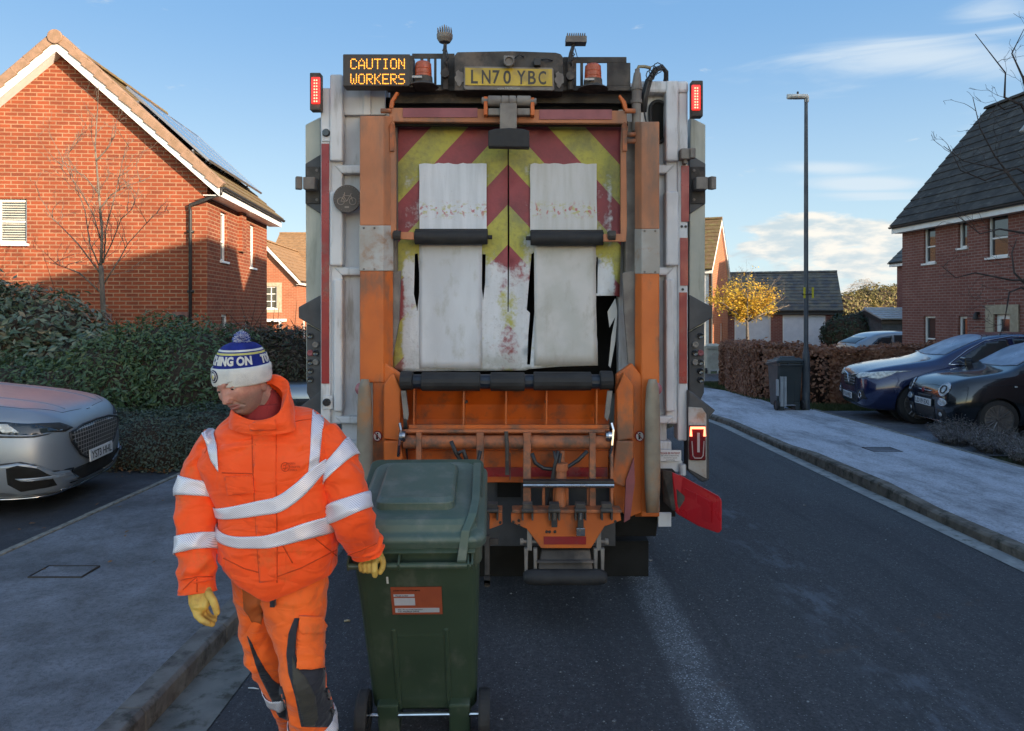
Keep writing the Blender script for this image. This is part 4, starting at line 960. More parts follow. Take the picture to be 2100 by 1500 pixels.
# LED message sign
sg=part('message_sign',pm('sign_face',(.045,.04,.038),(.06,.05,.045),rough=.6,scale=4),lambda mb:mb.pbox(703,111,841,177,4.58,.10),bevel=.006)
part('sign_side',M['grime'],lambda mb:mb.pbox(840,114,847,179,4.585,.10),sg,bevel=.002)
FONT={'C':'01110 10001 10000 10000 10000 10001 01110','A':'00100 01010 10001 10001 11111 10001 10001','U':'10001 10001 10001 10001 10001 10001 01110','T':'11111 00100 00100 00100 00100 00100 00100','I':'01110 00100 00100 00100 00100 00100 01110','O':'01110 10001 10001 10001 10001 10001 01110','N':'10001 11001 10101 10101 10011 10001 10001','W':'10001 10001 10001 10101 10101 10101 01010','R':'11110 10001 10001 11110 10100 10010 10001','K':'10001 10010 10100 11000 10100 10010 10001','E':'11111 10000 10000 11110 10000 10000 11111','S':'01111 10000 10000 01110 00001 00001 11110'}
def f(mb):
    for wd,y0 in (('CAUTION',121),('WORKERS',152)):
        for i,ch in enumerate(wd):
            for r_,row in enumerate(FONT[ch].split()):
                for c_,b in enumerate(row):
                    if b=='1': mb.lathe([(.0034,0),(.0028,-.003),(0,-.004)],P(719.5+i*16.4+c_*2.85,y0+1+r_*3.15,4.579),(0,1,0),8)
part('sign_letters',M['led_amber'],f,sg)
# header board with slots, beacons, plate
YH=4.72
def f(mb):
    X=[(845,853),(866,870),(877,881),(889,893),(900,932)]
    mb.pbox(845,110,932,120,YH,.012); mb.pbox(845,174,932,186,YH,.012)
    for a,b in ((845,848),(862,868),(876,882),(890,895),(904,932)): mb.pbox(a,120,b,174,YH,.012)
    mb.pbox(1155,117,1285,129,YH,.012); mb.pbox(1155,176,1293,188,YH,.012)
    for a,b in ((1155,1182),(1190,1196),(1204,1209),(1217,1222),(1245,1293)): mb.pbox(a,129,b,176,YH,.012)
    mb.pbox(800,186,1300,212,YH+.05,.03); mb.pbox(793,178,1300,186,YH-.02,.05)
part('header_board',M['grime'],f,bevel=.002)
def f(mb): mb.pbox(790,200,1300,225,YH+.12,.3); 
part('gap_behind_header',M['void'],f)
def f(mb):
    pts=[(932,186),(932,114),(938,107),(1050,105),(1140,108),(1150,111),(1155,118),(1155,188)]
    mb.ppoly(pts,4.62,.12)
bx=part('plate_box',M['grime'],f,bevel=.004)
part('camera',M['steel_dust'],lambda mb:(mb.pbox(1033,114,1055,128,4.56,.06),mb.lathe([(.030,0),(.034,-.03),(.026,-.035),(.022,-.02),(0,-.02)],P(1044,129,4.57),(0,1,0),16)),bx,bevel=.004)
part('camera',M['black_plastic'],lambda mb:mb.pbox(1095,120,1109,134,4.57,.05),bx,bevel=.003)
part('cable',M['black_plastic'],lambda mb:(mb.tube([P(1055,120,4.6),P(1065,112,4.59),P(1074,118,4.61)],.004,6),mb.tube([P(1109,123,4.6),P(1122,121,4.59),P(1133,125,4.61)],.005,6)),bx,smooth=True)
def f(mb):
    for cx,cy in ((942,160),(1147,163)):
        pts=[(cx+ (9+3*math.sin(i*2.7))*math.cos(i*.4),cy+(15+3*math.sin(i*1.9))*math.sin(i*.4)) for i in range(16)]; mb.ppoly(pts,4.612,.01)
part('mounting_plate',M['steel_dust'],f,bx)
part('plate_frame',M['steel_dust'],lambda mb:mb.ppoly([(951,138),(953,136),(1132,139),(1135,142),(1137,183),(1133,186),(955,184),(951,180)],4.60,.02),bx,bevel=.003)
M['plate_y']=pm('plate_yellow',(.55,.36,.015),(.46,.31,.02),rough=.35,scale=5,dirt=((.28,.19,.04),.4,6))
M['plate_w']=pm('plate_white',(.62,.63,.64),(.55,.56,.57),rough=.35)
M['ink']=pm('black_ink',(.012,.012,.012),rough=.5)
M['ink_worn']=pm('worn_black_ink',(.04,.035,.03),(.07,.06,.04),rough=.6,scale=30)
pl_=part('number_plate',M['plate_y'],lambda mb:mb.ppoly([(954,139),(1132,142),(1133,177),(954,175)],4.594,.006),bevel=.001)
def f(mb):
    a=P(966,173,4.593); b=P(1018+29,173,4.593); h=P(0,144,4.593).z-P(0,172,4.593).z
    sl_=(P(1133,142,4.6)-P(954,139,4.6)).normalized()
    for s_,x0,x1 in (('L',966,980),('N',988,1006),('7',1010,1025),('0',1032,1048),('Y',1060,1078),('B',1083,1099),('C',1104,1120)):
        yb=171.5+(x0-966)*.016; o=P(x0,yb,4.5935); addtext(mb,s_,o,sl_,(0,0,1),P(x1,0,4.594).x-P(x0,0,4.594).x,h,.001,.018)
part('plate_text',M['ink_worn'],f,pl_)
def f(mb): addtext(mb,'www.FAUN.com',P(1020,184.0,4.5985),(1,0,0),(0,0,1),.14,.016,.001,.0)
part('plate_frame_text',pm('pale_lettering',(.45,.45,.42)),f,bx)
for cx,cy in ((868,153),(1216,158)):
    c=P(cx,cy+16,4.62)
    b_=part('beacon',M['grime'],lambda mb:mb.lathe([(0,-.035),(.095,-.03),(.085,-.02),(.06,-.005),(.058,.03),(0,.03)],c,(0,0,1),28),smooth=False)
    part('beacon_lens',M['amber'],lambda mb:mb.lathe([(.054,.03),(.054,.045),(.051,.047),(.053,.05),(.053,.075),(.050,.077),(.052,.08),(.050,.115),(.040,.125),(0,.127)],c,(0,0,1),28),b_)
    part('beacon_label',M['worn_metal'],lambda mb:mb.box(c.x-.06,c.x+.0,c.y-.075,c.y-.06,c.z+.005,c.z+.018),b_)
# work lamps on poles
for cx,yt,yb,fl in ((912,62,160,0),(1168,68,165,1)):
    pole=part('lamp_pole',M['grime'],lambda mb:(mb.tube([P(cx+2,185,4.68),P(cx+1,130,4.68),P(cx+fl*3,110,4.68),P(cx+fl*8+1,90,4.68)],[.020,.02,.013,.011],10),mb.lathe([(0,0),(.028,0),(.028,-.03),(0,-.03)],P(cx+1,yb-7,4.66),(0,1,0),10)))
    def f(mb):
        c=P(cx+(13 if fl else 0),yt+16,4.68)
        if fl: mb.box(c.x-.066,c.x+.066,c.y-.04,c.y+.04,c.z-.022,c.z+.018); n=9; w_=.055
        else: mb.lathe([(0,-.03),(.035,-.03),(.05,-.005),(.052,.02),(0,.02)],c,(0,0,1),20); n=7; w_=.042
        for i in range(n):
            x=c.x-w_+2*w_*i/(n-1); hh=.035 if fl else .055-.02*abs(i-3)/3; mb.box(x-.003,x+.003,c.y-.03,c.y+.03,c.z+.015,c.z+.02+(hh if not fl else .02))
    part('work_lamp',M['steel_dust'],f,pole,bevel=.002)
    def f(mb):
        q=4.65; mb.tube([P(cx+fl*8+1,94,q),P(cx+fl*8-4,104,q),P(cx+fl*5+5,112,q),P(cx-2+fl*4,124,q),P(cx+5,136,q)],.005,6); mb.tube([P(cx+fl*8+3,100,q),P(cx+fl*8+8,118,q),P(cx+4,125,q)],.003,5)
    part('lamp_cable',M['black_plastic'],f,pole,smooth=True)
# orange cross beam
YB=4.62
def f(mb):
    mb.ppoly([(797,221),(1285,227),(1287,254),(799,250)],YB,.10)
bm_=part('cross_beam',M['orange_dull'],f,bevel=.006)
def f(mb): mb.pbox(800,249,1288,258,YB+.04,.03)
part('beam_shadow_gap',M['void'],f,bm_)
for x0,x1,y0,y1 in ((826,979,222,241),(1106,1255,225,245)): part('reflective_strip',M['red_dull'],lambda mb:mb.pbox(x0,y0,x1,y1,YB-.006,.008),bm_)
def f(mb):
    for sx,(x0,x1) in enumerate(((798,818),(1268,1290))):
        pts=[(798,222),(800,207),(812,188),(818,190),(808,208),(806,222)] if sx==0 else [(1288,226),(1284,208),(1272,194),(1268,197),(1276,212),(1280,226)]
        mb.ppoly(pts,YB-.01,.03)
    mb.pbox(992,198,1000,236,YB-.06,.08); mb.pbox(1088,200,1096,237,YB-.06,.08)
part('lug',M['orange'],f,bm_,bevel=.004)
def f(mb):
    c0=P(988,207,YB-.04); c1=P(1100,209,YB-.04); mb.cyl(c0,c1,.022,14)
    for a,b in ((1001,1027),(1028,1043),(1044,1058),(1060,1088)): mb.cyl(P(a,207.5,YB-.04),P(b,208,YB-.04),.033,18)
    mb.pbox(1025,212,1060,266,YB-.08,.03); mb.pbox(1001,222,1026,236,YB-.05,.04); mb.pbox(1060,222,1087,236,YB-.05,.04)
part('centre_arm',M['steel_dust'],f,bevel=.004)
def f(mb):
    mb.ppoly([(1001,268),(1015,264),(1044,262),(1072,264),(1086,268),(1086,303),(1001,301)],YB-.14,.07)
part('buffer_block',M['rubber'],f,bevel=.008)
# pillars: chamfered orange channels with worn guard
for s in (0,1):
    x0,x1,x2,yt=(738,786,806,238) if s==0 else (1352,1316,1302,250)
    def sec(y,Y=4.55):
        return [P(x0,y,Y),P(x1,y,Y),P(x2,y,Y+.07),P(x2,y,Y+.24),P(x0,y,Y+.24)]
    def seg(mb,y0,y1,g=0):
        a=sec(y0);b=sec(y1)
        if g: 
            cc=Vector((P((x0+x2)/2,y0,4.55).x,4.67,0)); 
            a=[Vector((cc.x+(p.x-cc.x)*1.03,cc.y+(p.y-cc.y)*1.03,p.z)) for p in a]; b=[Vector((cc.x+(p.x-cc.x)*1.03,cc.y+(p.y-cc.y)*1.03,p.z)) for p in b]
        mb.loft([b,a])
    pr=part('pillar',M['orange_dull'],lambda mb:seg(mb,yt,463 if s==0 else 470),bevel=.006,fixn=True)
    part('pillar_guard',M['worn_metal'],lambda mb:seg(mb,463 if s==0 else 470,556 if s==0 else 562,1),pr,bevel=.004,fixn=True)
    part('lower_pillar',M['orange'],lambda mb:seg(mb,556,785 if s==0 else 1060),pr,bevel=.006,fixn=True)
    def f(mb):
        for y in ((468,552) if s==0 else (474,558)):
            for dx in (8,30): mb.lathe([(.007,0),(.006,-.004),(0,-.005)],P(x0+(dx if s==0 else -dx),y,4.545),(0,1,0),8)
    part('bolts',M['steel_dust'],f,pr)
    # inner guide rails in grimy steel and worn metal
    def f(mb):
        a,b=(806,818) if s==0 else (1302-22,1302-8)
        if s==0: mb.pbox(799,250,813,560,4.70,.12); mb.ppoly([(806,560),(822,555),(818,660),(800,760),(784,770),(784,560)],4.64,.03)
        else: mb.pbox(1283,250,1303,560,4.70,.12); mb.ppoly([(1277,560),(1303,555),(1303,770),(1290,762),(1280,640)],4.64,.03)
    part('guide_rail',M['steel_dust'],f,bevel=.003)
    # thin orange door frame
    def f(mb):
        if s==0: mb.ppoly([(800,250),(808,250),(812,300),(812,476),(848,476),(848,492),(803,490),(800,470)],4.60,.03)
        else: mb.ppoly([(1284,254),(1276,254),(1273,300),(1273,480),(1238,480),(1238,496),(1284,496),(1286,470)],4.60,.03)
    part('door_frame',M['orange_dull'],f,bevel=.004)
    def f(mb):
        xx=803 if s==0 else 1281
        for y in (228,276,290): mb.cyl(P(xx-(22 if s==0 else -22),y,4.62),P(xx,y,4.62),.016,12)
        mb.tube([P(xx-6,262,4.58),P(xx,250,4.57),P(xx+6,262,4.58),P(xx+4,275,4.58)],.004,5)
        mb.pbox(xx-4,255,xx+5,310,4.585,.02)
    part('hinge_pin',M['orange_dirty'],f,smooth=False,bevel=.002)
    def f(mb): mb.lathe([(0,0),(.03,0),(.032,-.04),(.02,-.05),(0,-.05)],P(822 if s==0 else 1262,483,4.60),(1,0,0),10)
    part('roller_bracket',M['grime'],f)
# hopper curtain with chevrons
def curtain():
    m,t,b=nt('chevron_curtain'); tc=N(t,'ShaderNodeTexCoord'); o=tc.outputs['Object']; sp=N(t,'ShaderNodeSeparateXYZ'); L(t,o,sp.inputs[0])
    YC=4.78; s=F/YC; cx=P(1042,0,YC).x-TK.location.x; z0=P(0,250,YC).z-TK.location.z
    xp=mathn(t,'MULTIPLY',mathn(t,'SUBTRACT',sp.outputs[0],cx),s); d=mathn(t,'ABSOLUTE',xp); yp=mathn(t,'MULTIPLY',mathn(t,'SUBTRACT',z0,sp.outputs[2]),s)
    q=mathn(t,'ADD',mathn(t,'SUBTRACT',71,d),mathn(t,'MULTIPLY',yp,.926)); fr=mathn(t,'FRACT',mathn(t,'DIVIDE',mathn(t,'ADD',q,1520),152)); red=mathn(t,'LESS_THAN',fr,.5)
    n=noi(t,coords(t,(1,1,1)),5,7,.65); nv=noi(t,coords(t,(1.5,1,.35)),7,7,.65); nf=noi(t,o,38,4,.6)
    yel=mixc(t,ramp(t,n,.4,.66),(.44,.41,.09),(.27,.27,.11)); yel=mixc(t,ramp(t,nf,.45,.75,0,.4),yel,(.17,.16,.08))
    rd=mixc(t,ramp(t,n,.35,.65),(.31,.075,.085),(.22,.065,.075))
    c=mixc(t,red,yel,rd); 
    wht=mixc(t,ramp(t,nv,.3,.7),(.66,.68,.72),(.54,.55,.57)); wht=mixc(t,ramp(t,nf,.55,.72,0,.35),wht,(.30,.29,.27))
    # wear grows down the curtain and toward the flap rows
    base=ramp(t,yp,215,330,-.50,.56)
    edge=ramp(t,d,208,226,0,-.95); mid=ramp(t,d,4,34,-.42,0)
    patch=mathn(t,'MULTIPLY',ramp(t,mathn(t,'ABSOLUTE',mathn(t,'SUBTRACT',d,113)),72,92,1,0),ramp(t,yp,70,100,0,1))
    fl_=mathn(t,'MULTIPLY',patch,ramp(t,yp,260,240,0,.35))
    side=mathn(t,'MULTIPLY',ramp(t,mathn(t,'ABSOLUTE',mathn(t,'SUBTRACT',d,215)),6,26,.45,0),mathn(t,'MULTIPLY',ramp(t,yp,90,130,0,1),ramp(t,yp,235,265,1,0)))
    k=mathn(t,'ADD',mathn(t,'ADD',base,edge),mathn(t,'ADD',mathn(t,'ADD',mid,fl_),side))
    k=mathn(t,'ADD',k,mathn(t,'MULTIPLY',mathn(t,'SUBTRACT',n,.5),2.2)); k=mathn(t,'ADD',k,mathn(t,'MULTIPLY',mathn(t,'SUBTRACT',nf,.5),.9))
    c=mixc(t,ramp(t,k,-.12,.42),c,wht)
    # grime at the very bottom
    c=mixc(t,mathn(t,'MULTIPLY',ramp(t,yp,440,510),ramp(t,n,.35,.7,.1,.7)),c,(.16,.16,.10))
    L(t,c,b.inputs['Base Color']); b.inputs['Roughness'].default_value=.6; b.inputs['Specular IOR Level'].default_value=.3
    bumpn(t,b,mathn(t,'ADD',mathn(t,'MULTIPLY',n,3),nf),.35,.008)
    return m
def holed(mb,outer,holes,Y,th=.008,wav=0):
    co=[]; ed=[]
    # fine grid triangulated with holes via constrained delaunay
    loops=[outer]+holes; pts=[];edges=[];
    for lp in loops:
        k=len(pts); pts+=[Vector(p) for p in lp]; edges+=[(k+i,k+(i+1)%len(lp)) for i in range(len(lp))]
    xs=[p[0] for p in outer]; ys=[p[1] for p in outer]
    if wav:
        x=min(xs)+9
        while x<max(xs)-6:
            y=min(ys)+9
            while y<max(ys)-6:
                pts.append(Vector((x+.01,y))); y+=18
            x+=18
    r=geometry.delaunay_2d_cdt(pts,edges,[],0,1e-4)
    v2,fs=r[0],r[2]
    def inside(p,lp):
        c=False; n=len(lp)
        for i in range(n):
            a=lp[i];b_=lp[i-1]
            if (a[1]>p[1])!=(b_[1]>p[1]) and p[0]<(b_[0]-a[0])*(p[1]-a[1])/(b_[1]-a[1])+a[0]: c=not c
        return c
    k=mb.vs([P(p.x,p.y,Y)+Vector((0,wav*(noise.noise(Vector((p.x*.018,p.y*.008,0)))+.5*noise.noise(Vector((p.x*.05,p.y*.02,3)))),0)) for p in v2])
    for f_ in fs:
        c=sum((v2[i] for i in f_),Vector((0,0)))/len(f_)
        if inside(c,outer) and not any(inside(c,h) for h in holes):
            a,b_,d_=[v2[i] for i in f_[:3]]; idx=[k+i for i in f_]
            if ((b_-a).cross(d_-a) if hasattr(Vector((0,0)),'cross') else 1)<0: idx=idx[::-1]
            mb.face(idx[::-1])
M['curtain']=curtain()
def f(mb):
    holed(mb,[(806,258),(1274,258),(1274,470),(1270,610),(1262,607),(1212,607),(1219,650),(1225,700),(1226,750),(1150,752),(1085,757),(1078,760),(830,762),(806,758),(803,600)],
     [[(851,522),(857,520),(860,560),(860,600),(856,640),(849,604)],[(989,522),(996,522),(995,580),(991,615),(988,590)],[(1090,522),(1095,518),(1096,640),(1091,700),(1087,748),(1081,748),(1083,690),(1087,642),(1080,636),(1084,590)],[(1223,528),(1226,528),(1225,602),(1219,602)],[(1041,306),(1043.5,306),(1044.5,500),(1043,640),(1041,640)]],4.78,wav=.005)
o=part('chevron_curtain',M['curtain'],f,smooth=True); sm=o.modifiers.new('s','SOLIDIFY'); sm.thickness=.008; sm.offset=1
M['pvc']=pm('white_worn_pvc',(.62,.65,.70),(.52,.54,.58),rough=.5,scale=4,stretch=(1,1,.3),dirt=((.42,.43,.42),.32,9,(1,1,.5)),bump=.2,bscale=25)
M['pvc2']=pm('white_worn_pvc_warm',(.56,.55,.55),(.48,.48,.46),rough=.55,scale=5,dirt=((.42,.41,.38),.35,9,(1,1,.5)),bump=.2,bscale=25)
def patchmat(name,base,base2,seed):
    m,t,b=nt(name); o=coords(t); sp=N(t,'ShaderNodeSeparateXYZ'); tc=N(t,'ShaderNodeTexCoord'); L(t,tc.outputs['Object'],sp.inputs[0])
    n=noi(t,o,4,6,.6); nf=noi(t,coords(t,(1,1,1.6)),26,4,.6); nv=noi(t,coords(t,(3,1,.3)),9,6)
    c=mixc(t,ramp(t,nv,.3,.7),base,base2); zr=P(0,432,4.77).z-TK.location.z
    band=ramp(t,mathn(t,'ABSOLUTE',mathn(t,'SUBTRACT',sp.outputs[2],zr)),.0,.075,1,0)
    c=mixc(t,mathn(t,'MULTIPLY',band,ramp(t,nf,.52,.62,0,.8)),c,(.42,.40,.09)); nr=noi(t,coords(t,(1.3,1,1)),31,3)
    c=mixc(t,mathn(t,'MULTIPLY',band,ramp(t,nr,.56,.64,0,.8)),c,(.42,.07,.08))
    c=mixc(t,ramp(t,noi(t,o,60,5,.7),.62,.72,0,.5),c,(.22,.22,.2))
    L(t,c,b.inputs['Base Color']); b.inputs['Roughness'].default_value=.5; bumpn(t,b,mathn(t,'ADD',n,nf),.3,.006); return m
M['flapA']=patchmat('white_flap_pvc',(.66,.69,.75),(.55,.58,.63),1); M['flapB']=patchmat('white_flap_pvc_dull',(.55,.55,.56),(.47,.47,.46),2)
def rag(x0,y0,x1,y1,j=1.5,seed=1,skew=0):
    rs=random.Random(seed); p=[]; 
    for i in range(14): p.append((x0+(x1-x0)*i/14+rs.uniform(-1,1),y0+rs.uniform(-j,j)))
    for i in range(6): p.append((x1+rs.uniform(-.6,.6)+skew*i/6,y0+(y1-y0)*i/6))
    for i in range(6): p.append((x1+skew-(x1-x0+skew)*i/6,y1+rs.uniform(-.5,.5)))
    for i in range(6): p.append((x0+rs.uniform(-.6,.6),y1-(y1-y0)*i/6))
    return p
part('curtain_flap',M['flapA'],lambda mb:holed(mb,rag(860,336,998,474,1.6,1),[],4.750,wav=0),smooth=False).modifiers.new('s','SOLIDIFY').thickness=.004
part('curtain_flap',M['flapB'],lambda mb:holed(mb,rag(1087,336,1224,474,1.6,2),[],4.750,wav=0),smooth=False).modifiers.new('s','SOLIDIFY').thickness=.004
part('curtain_flap',M['pvc'],lambda mb:holed(mb,rag(860,498,988,756,.5,3),[],4.765,wav=.003),smooth=True).modifiers.new('s','SOLIDIFY').thickness=.004
part('curtain_flap',M['pvc2'],lambda mb:holed(mb,rag(1096,502,1222,750,.5,4,2),[],4.762,wav=.003),smooth=True).modifiers.new('s','SOLIDIFY').thickness=.004
def f(mb): mb.ppoly([(1246,640),(1262,612),(1266,640),(1262,700),(1252,755),(1248,750),(1254,690),(1262,650),(1250,672)],4.79,.006)
part('torn_strip',M['pvc2'],f)
for x0,x1,y0,y1 in ((851,1000,472,502),(1088,1237,474,504)):
    def f(mb):
        a,b=P(x0,(y0+y1)/2,4.70),P(x1,(y0+y1)/2,4.70); mb.cyl(a,b,.046,24); mb.cyl(a-Vector((.03,0,0)),b+Vector((.03,0,0)),.014,10)
        mb.box(a.x,b.x,4.70,4.76,a.z-.01,a.z+.055)
    part('black_roller',M['rubber'],f,bevel=.003)
# hopper cavity behind curtain and behind lower lining
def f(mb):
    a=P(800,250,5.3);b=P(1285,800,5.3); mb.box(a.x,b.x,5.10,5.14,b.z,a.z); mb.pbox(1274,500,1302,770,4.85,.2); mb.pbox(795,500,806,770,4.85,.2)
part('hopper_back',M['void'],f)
# rubber lip in segments
def f(mb):
    for x0,x1,dy in ((822,847,0),(865,985,2),(1006,1076,2),(1094,1212,1),(1230,1256,-1)):
        a,b=P(x0,781+dy,4.50),P(x1,781+dy,4.50); rings=[]
        for x in (a.x,b.x):
            rings.append([(x,4.50+.065*math.cos(t_)+.0,a.z+.058*math.sin(t_)) for t_ in [i*6.283/16 for i in range(16)]])
        mb.loft(rings)
part('rubber_lip',M['rubber'],f,bevel=.006)
def f(mb): a,b=P(830,783,4.52),P(1250,783,4.52); mb.cyl(a,b,.045,14)
part('lip_core',pm('blue_black_steel',(.02,.03,.05),rough=.4),f)
# lower side cheeks
for s in (0,1):
    X=(lambda x:x) if s==0 else (lambda x:2086-x)
    def f(mb):
        mb.ppoly([(X(764),780),(X(790),745),(X(822),768),(X(826),900),(X(835),960),(X(826),1040),(X(800),1060),(X(790),1060),(X(764),1050)],4.56,.05)
        mb.ppoly([(X(786),790),(X(806),765),(X(822),800),(X(820),905),(X(786),900)],4.50,.07)
        mb.ppoly([(X(786),905),(X(822),905),(X(832),990),(X(806),1000),(X(786),980)],4.48,.09)
    part('hopper_cheek',M['orange'],f,bevel=.008)
    def f(mb):
        rings=[]
        for (y,w_) in ((778,10),(795,16),(830,19),(930,21),(1000,20),(1052,16)):
            x0=X(757 if s==0 else 745); xx=X(748)
            rings.append([P(xx+w_*math.cos(a)*(.8),y,4.47-.05*math.sin(a)) for a in [math.pi*i/10 for i in range(11)]]+[P(xx-w_*.8,y,4.52),P(xx+w_*.8,y,4.52)])
        mb.loft(rings)
    part('rubber_guard',M['guard'],f,smooth=True,fixn=True)
    part('warning_label',pm('warning_label_white',(.6,.58,.56)),lambda mb:mb.lathe([(0,0),(.030,0),(.030,-.002),(0,-.002)],P(X(774),895,4.545),(0,1,0),24))
    def f(mb):
        c=P(X(774),895,4.5425); mb.tube([c+Vector((.026*math.cos(a),0,.03*math.sin(a))) for a in [i*6.284/24 for i in range(25)]],.0035,5); mb.tube([c+Vector((-.018,0,.021)),c+Vector((.018,0,-.021))],.003,5)
    part('label_ring',M['red_refl'],f)
    def f(mb): c=P(X(774),895,4.542); mb.lathe([(.006,0),(0,-.001)],c+Vector((0,0,.016)),(0,1,0),8); mb.box(c.x-.008,c.x+.004,c.y-.001,c.y+.001,c.z-.02,c.z+.008)
    part('label_figure',M['ink'],f)
    def f(mb): mb.lathe([(0,.0),(.038,0),(.042,-.03),(.02,-.05),(0,-.05)],P(X(744),797,4.55),(0,1,0),20)
    part('pink_cap',pm('pink_round_cap',(.35,.12,.14),rough=.5),f)
    # lamp strip column
    def f(mb): x0,x1=sorted((X(733),X(748))); mb.pbox(x0,790,x1,1050,4.60,.05)
    ls=part('lamp_strip',M['worn_metal'],f,bevel=.004)
    for i,y in enumerate((818,838,856,872,888,903,918,935)):
        mt=[M['amber'],M['lens_dark'],M['lens_dark'],M['lens_dark'],M['lens_dark'],M['lens_dark'],M['lens_green'] if 'lens_green' in M else M['lens_dark'],M['steel_dust']][i]
        part('round_lens',mt,lambda mb:mb.lathe([(.014,0),(.018,0),(.018,-.01),(.0,-.012)],P(X(741),y,4.60),(0,1,0),14),ls)
# hopper lining (lower orange bowl)
def f(mb):
    YL=4.62
    a=[P(832,797,YL+.0),P(1252,797,YL)]; 
    prof=[(797,4.60),(830,4.68),(860,4.70),(880,4.66),(884,4.55)]
    for i in range(len(prof)-1):
        (y0,Y0),(y1,Y1)=prof[i],prof[i+1]
        mb.quad(P(836,y1,Y1),P(1248,y1,Y1),P(1250,y0,Y0),P(834,y0,Y0))
part('hopper_bowl',M['orange_in'],f,smooth=True)
def f(mb):
    for x in (849,951,1038,1121,1224): mb.ppoly([(x-1.5,797),(x+2,797),(x+1,886),(x-2.5,886)],4.54,.10)
    mb.pbox(838,872,1250,880,4.52,.03)
    mb.pbox(838,880,1250,884,4.50,.06)
part('bowl_ribs',M['orange'],f,bevel=.002)
def f(mb):
    for x,y in ((956,824),(1120,824)): mb.lathe([(0,0),(.012,0),(.010,-.02),(0,-.02)],P(x,y,4.6),(0,1,0),8)
part('bowl_bolt',M['black_plastic'],f)
YR=4.46
def f(mb):
    mb.cyl(P(828,907,YR),P(1250,907,YR),.040,28)
    for x in (868,984,1100,1210): mb.cyl(P(x-6,907,YR),P(x+6,907,YR),.043,28)
part('torsion_tube',M['orange_dirty'],f,smooth=False)
def f(mb):
    mb.cyl(P(828,885,YR),P(1240,885,YR),.012,12)
part('upper_rod',M['orange_dirty'],f)
def f(mb):
    mb.pbox(836,925,1248,960,4.60,.03); mb.pbox(836,960,1248,990,4.585,.03); mb.pbox(836,886,1248,926,4.62,.03)
part('lower_panel',M['orange_in'],f,bevel=.003)
part('reflective_strip',M['red_refl'],lambda mb:mb.pbox(838,959,1246,978,4.578,.006))
def f(mb):
    mb.ppoly([(836,988),(1250,988),(1262,1010),(1262,1120),(836,1120)],4.75,.05)
part('underframe_panel',M['grey_pl'],f)
part('underframe_void',M['void'],lambda mb:(mb.pbox(1020,985,1068,1020,4.70,.04),mb.pbox(760,1110,1330,1190,5.2,.3)))
# lift arms
def f(mb):
    for x0,x1,y0,y1 in ((853,864,888,1045),(984-7,984+8,888,1045),(1073,1089,888,1045),(1209,1222,888,1050),(1252,1258,900,1050)):
        x=(x0+x1)/2; w_=(x1-x0)/2; mb.prism([P(x-w_,y1,4.36),P(x+w_,y1,4.36),P(x+w_,y0,4.42),P(x-w_,y0,4.42)],(0,.05,0))
part('lift_arm',M['orange_dirty'],f,bevel=.004)
def f(mb):
    mb.cyl(P(1150,960,4.40),P(1150,1045,4.37),.035,16); mb.cyl(P(1150,950,4.40),P(1150,965,4.40),.045,16); mb.pbox(1112,1000,1118,1045,4.39,.03); mb.pbox(1134,1000,1139,1045,4.39,.03); mb.pbox(1160,1000,1166,1045,4.39,.03); mb.pbox(1204,1000,1208,1050,4.39,.03)
    mb.pbox(1150,925,1158,955,4.44,.02)
part('lift_cylinder',M['orange_dirty'],f,bevel=.003)
def f(mb):
    Y=4.40
    mb.tube([P(1091,930,Y),P(1098,950,Y),P(1115,961,Y),P(1135,963,Y),P(1160,961,Y),P(1185,945,Y),P(1205,925,Y)],.012,8)
    mb.tube([P(1145,925,Y-.02),P(1139,950,Y-.03),P(1132,985,Y-.02),P(1128,1030,Y-.02)],.011,8); mb.tube([P(1136,925,Y-.02),P(1140,945,Y-.03),P(1135,985,Y-.02),P(1125,1035,Y-.02)],.009,8)
    mb.tube([P(1150,930,Y),P(1145,960,Y),P(1138,1000,Y)],.009,8)
    mb.tube([P(925,905,Y-.04),P(935,930,Y-.04),P(952,955,Y-.03),P(965,960,Y)],.012,8); mb.tube([P(985,925,Y),P(980,950,Y),P(965,962,Y)],.011,8); mb.tube([P(940,930,Y-.05),P(950,925,Y-.05),P(957,945,Y-.04),P(958,975,Y)],.014,8)
part('hydraulic_hose',M['black_plastic'],f,smooth=True)
def f(mb):
    mb.tube([P(1038,885,4.40),P(1040,915,4.39),P(1040,945,4.40)],.012,8); mb.pbox(1036,925,1044,975,4.40,.02); mb.pbox(1045,930,1047,985,4.41,.02)
part('latch_rod',M['grime'],f,bevel=.002)
def f(mb):
    for x,y in ((1254,895),(820,895)):
        c=P(x,y,4.42); mb.lathe([(.012,0),(.030,0),(.034,-.02),(.030,-.035),(.012,-.04),(0,-.04)],c,(1 if x>1000 else -1,0,0),20); mb.tube([c+Vector((0,0,.08)),c+Vector((.01,-.01,.04)),c+Vector((0,-.02,-.05)),c+Vector((-.01,0,-.12))],.010,6)
part('bearing',M['chrome'],f)
def f(mb):
    mb.ppoly([(822,802),(832,802),(838,850),(836,862),(828,858)],4.46,.02); mb.ppoly([(1246,802),(1256,802),(1250,850),(1246,864),(1240,856)],4.46,.02)
part('hanging_strip',M['steel_dust'],f)
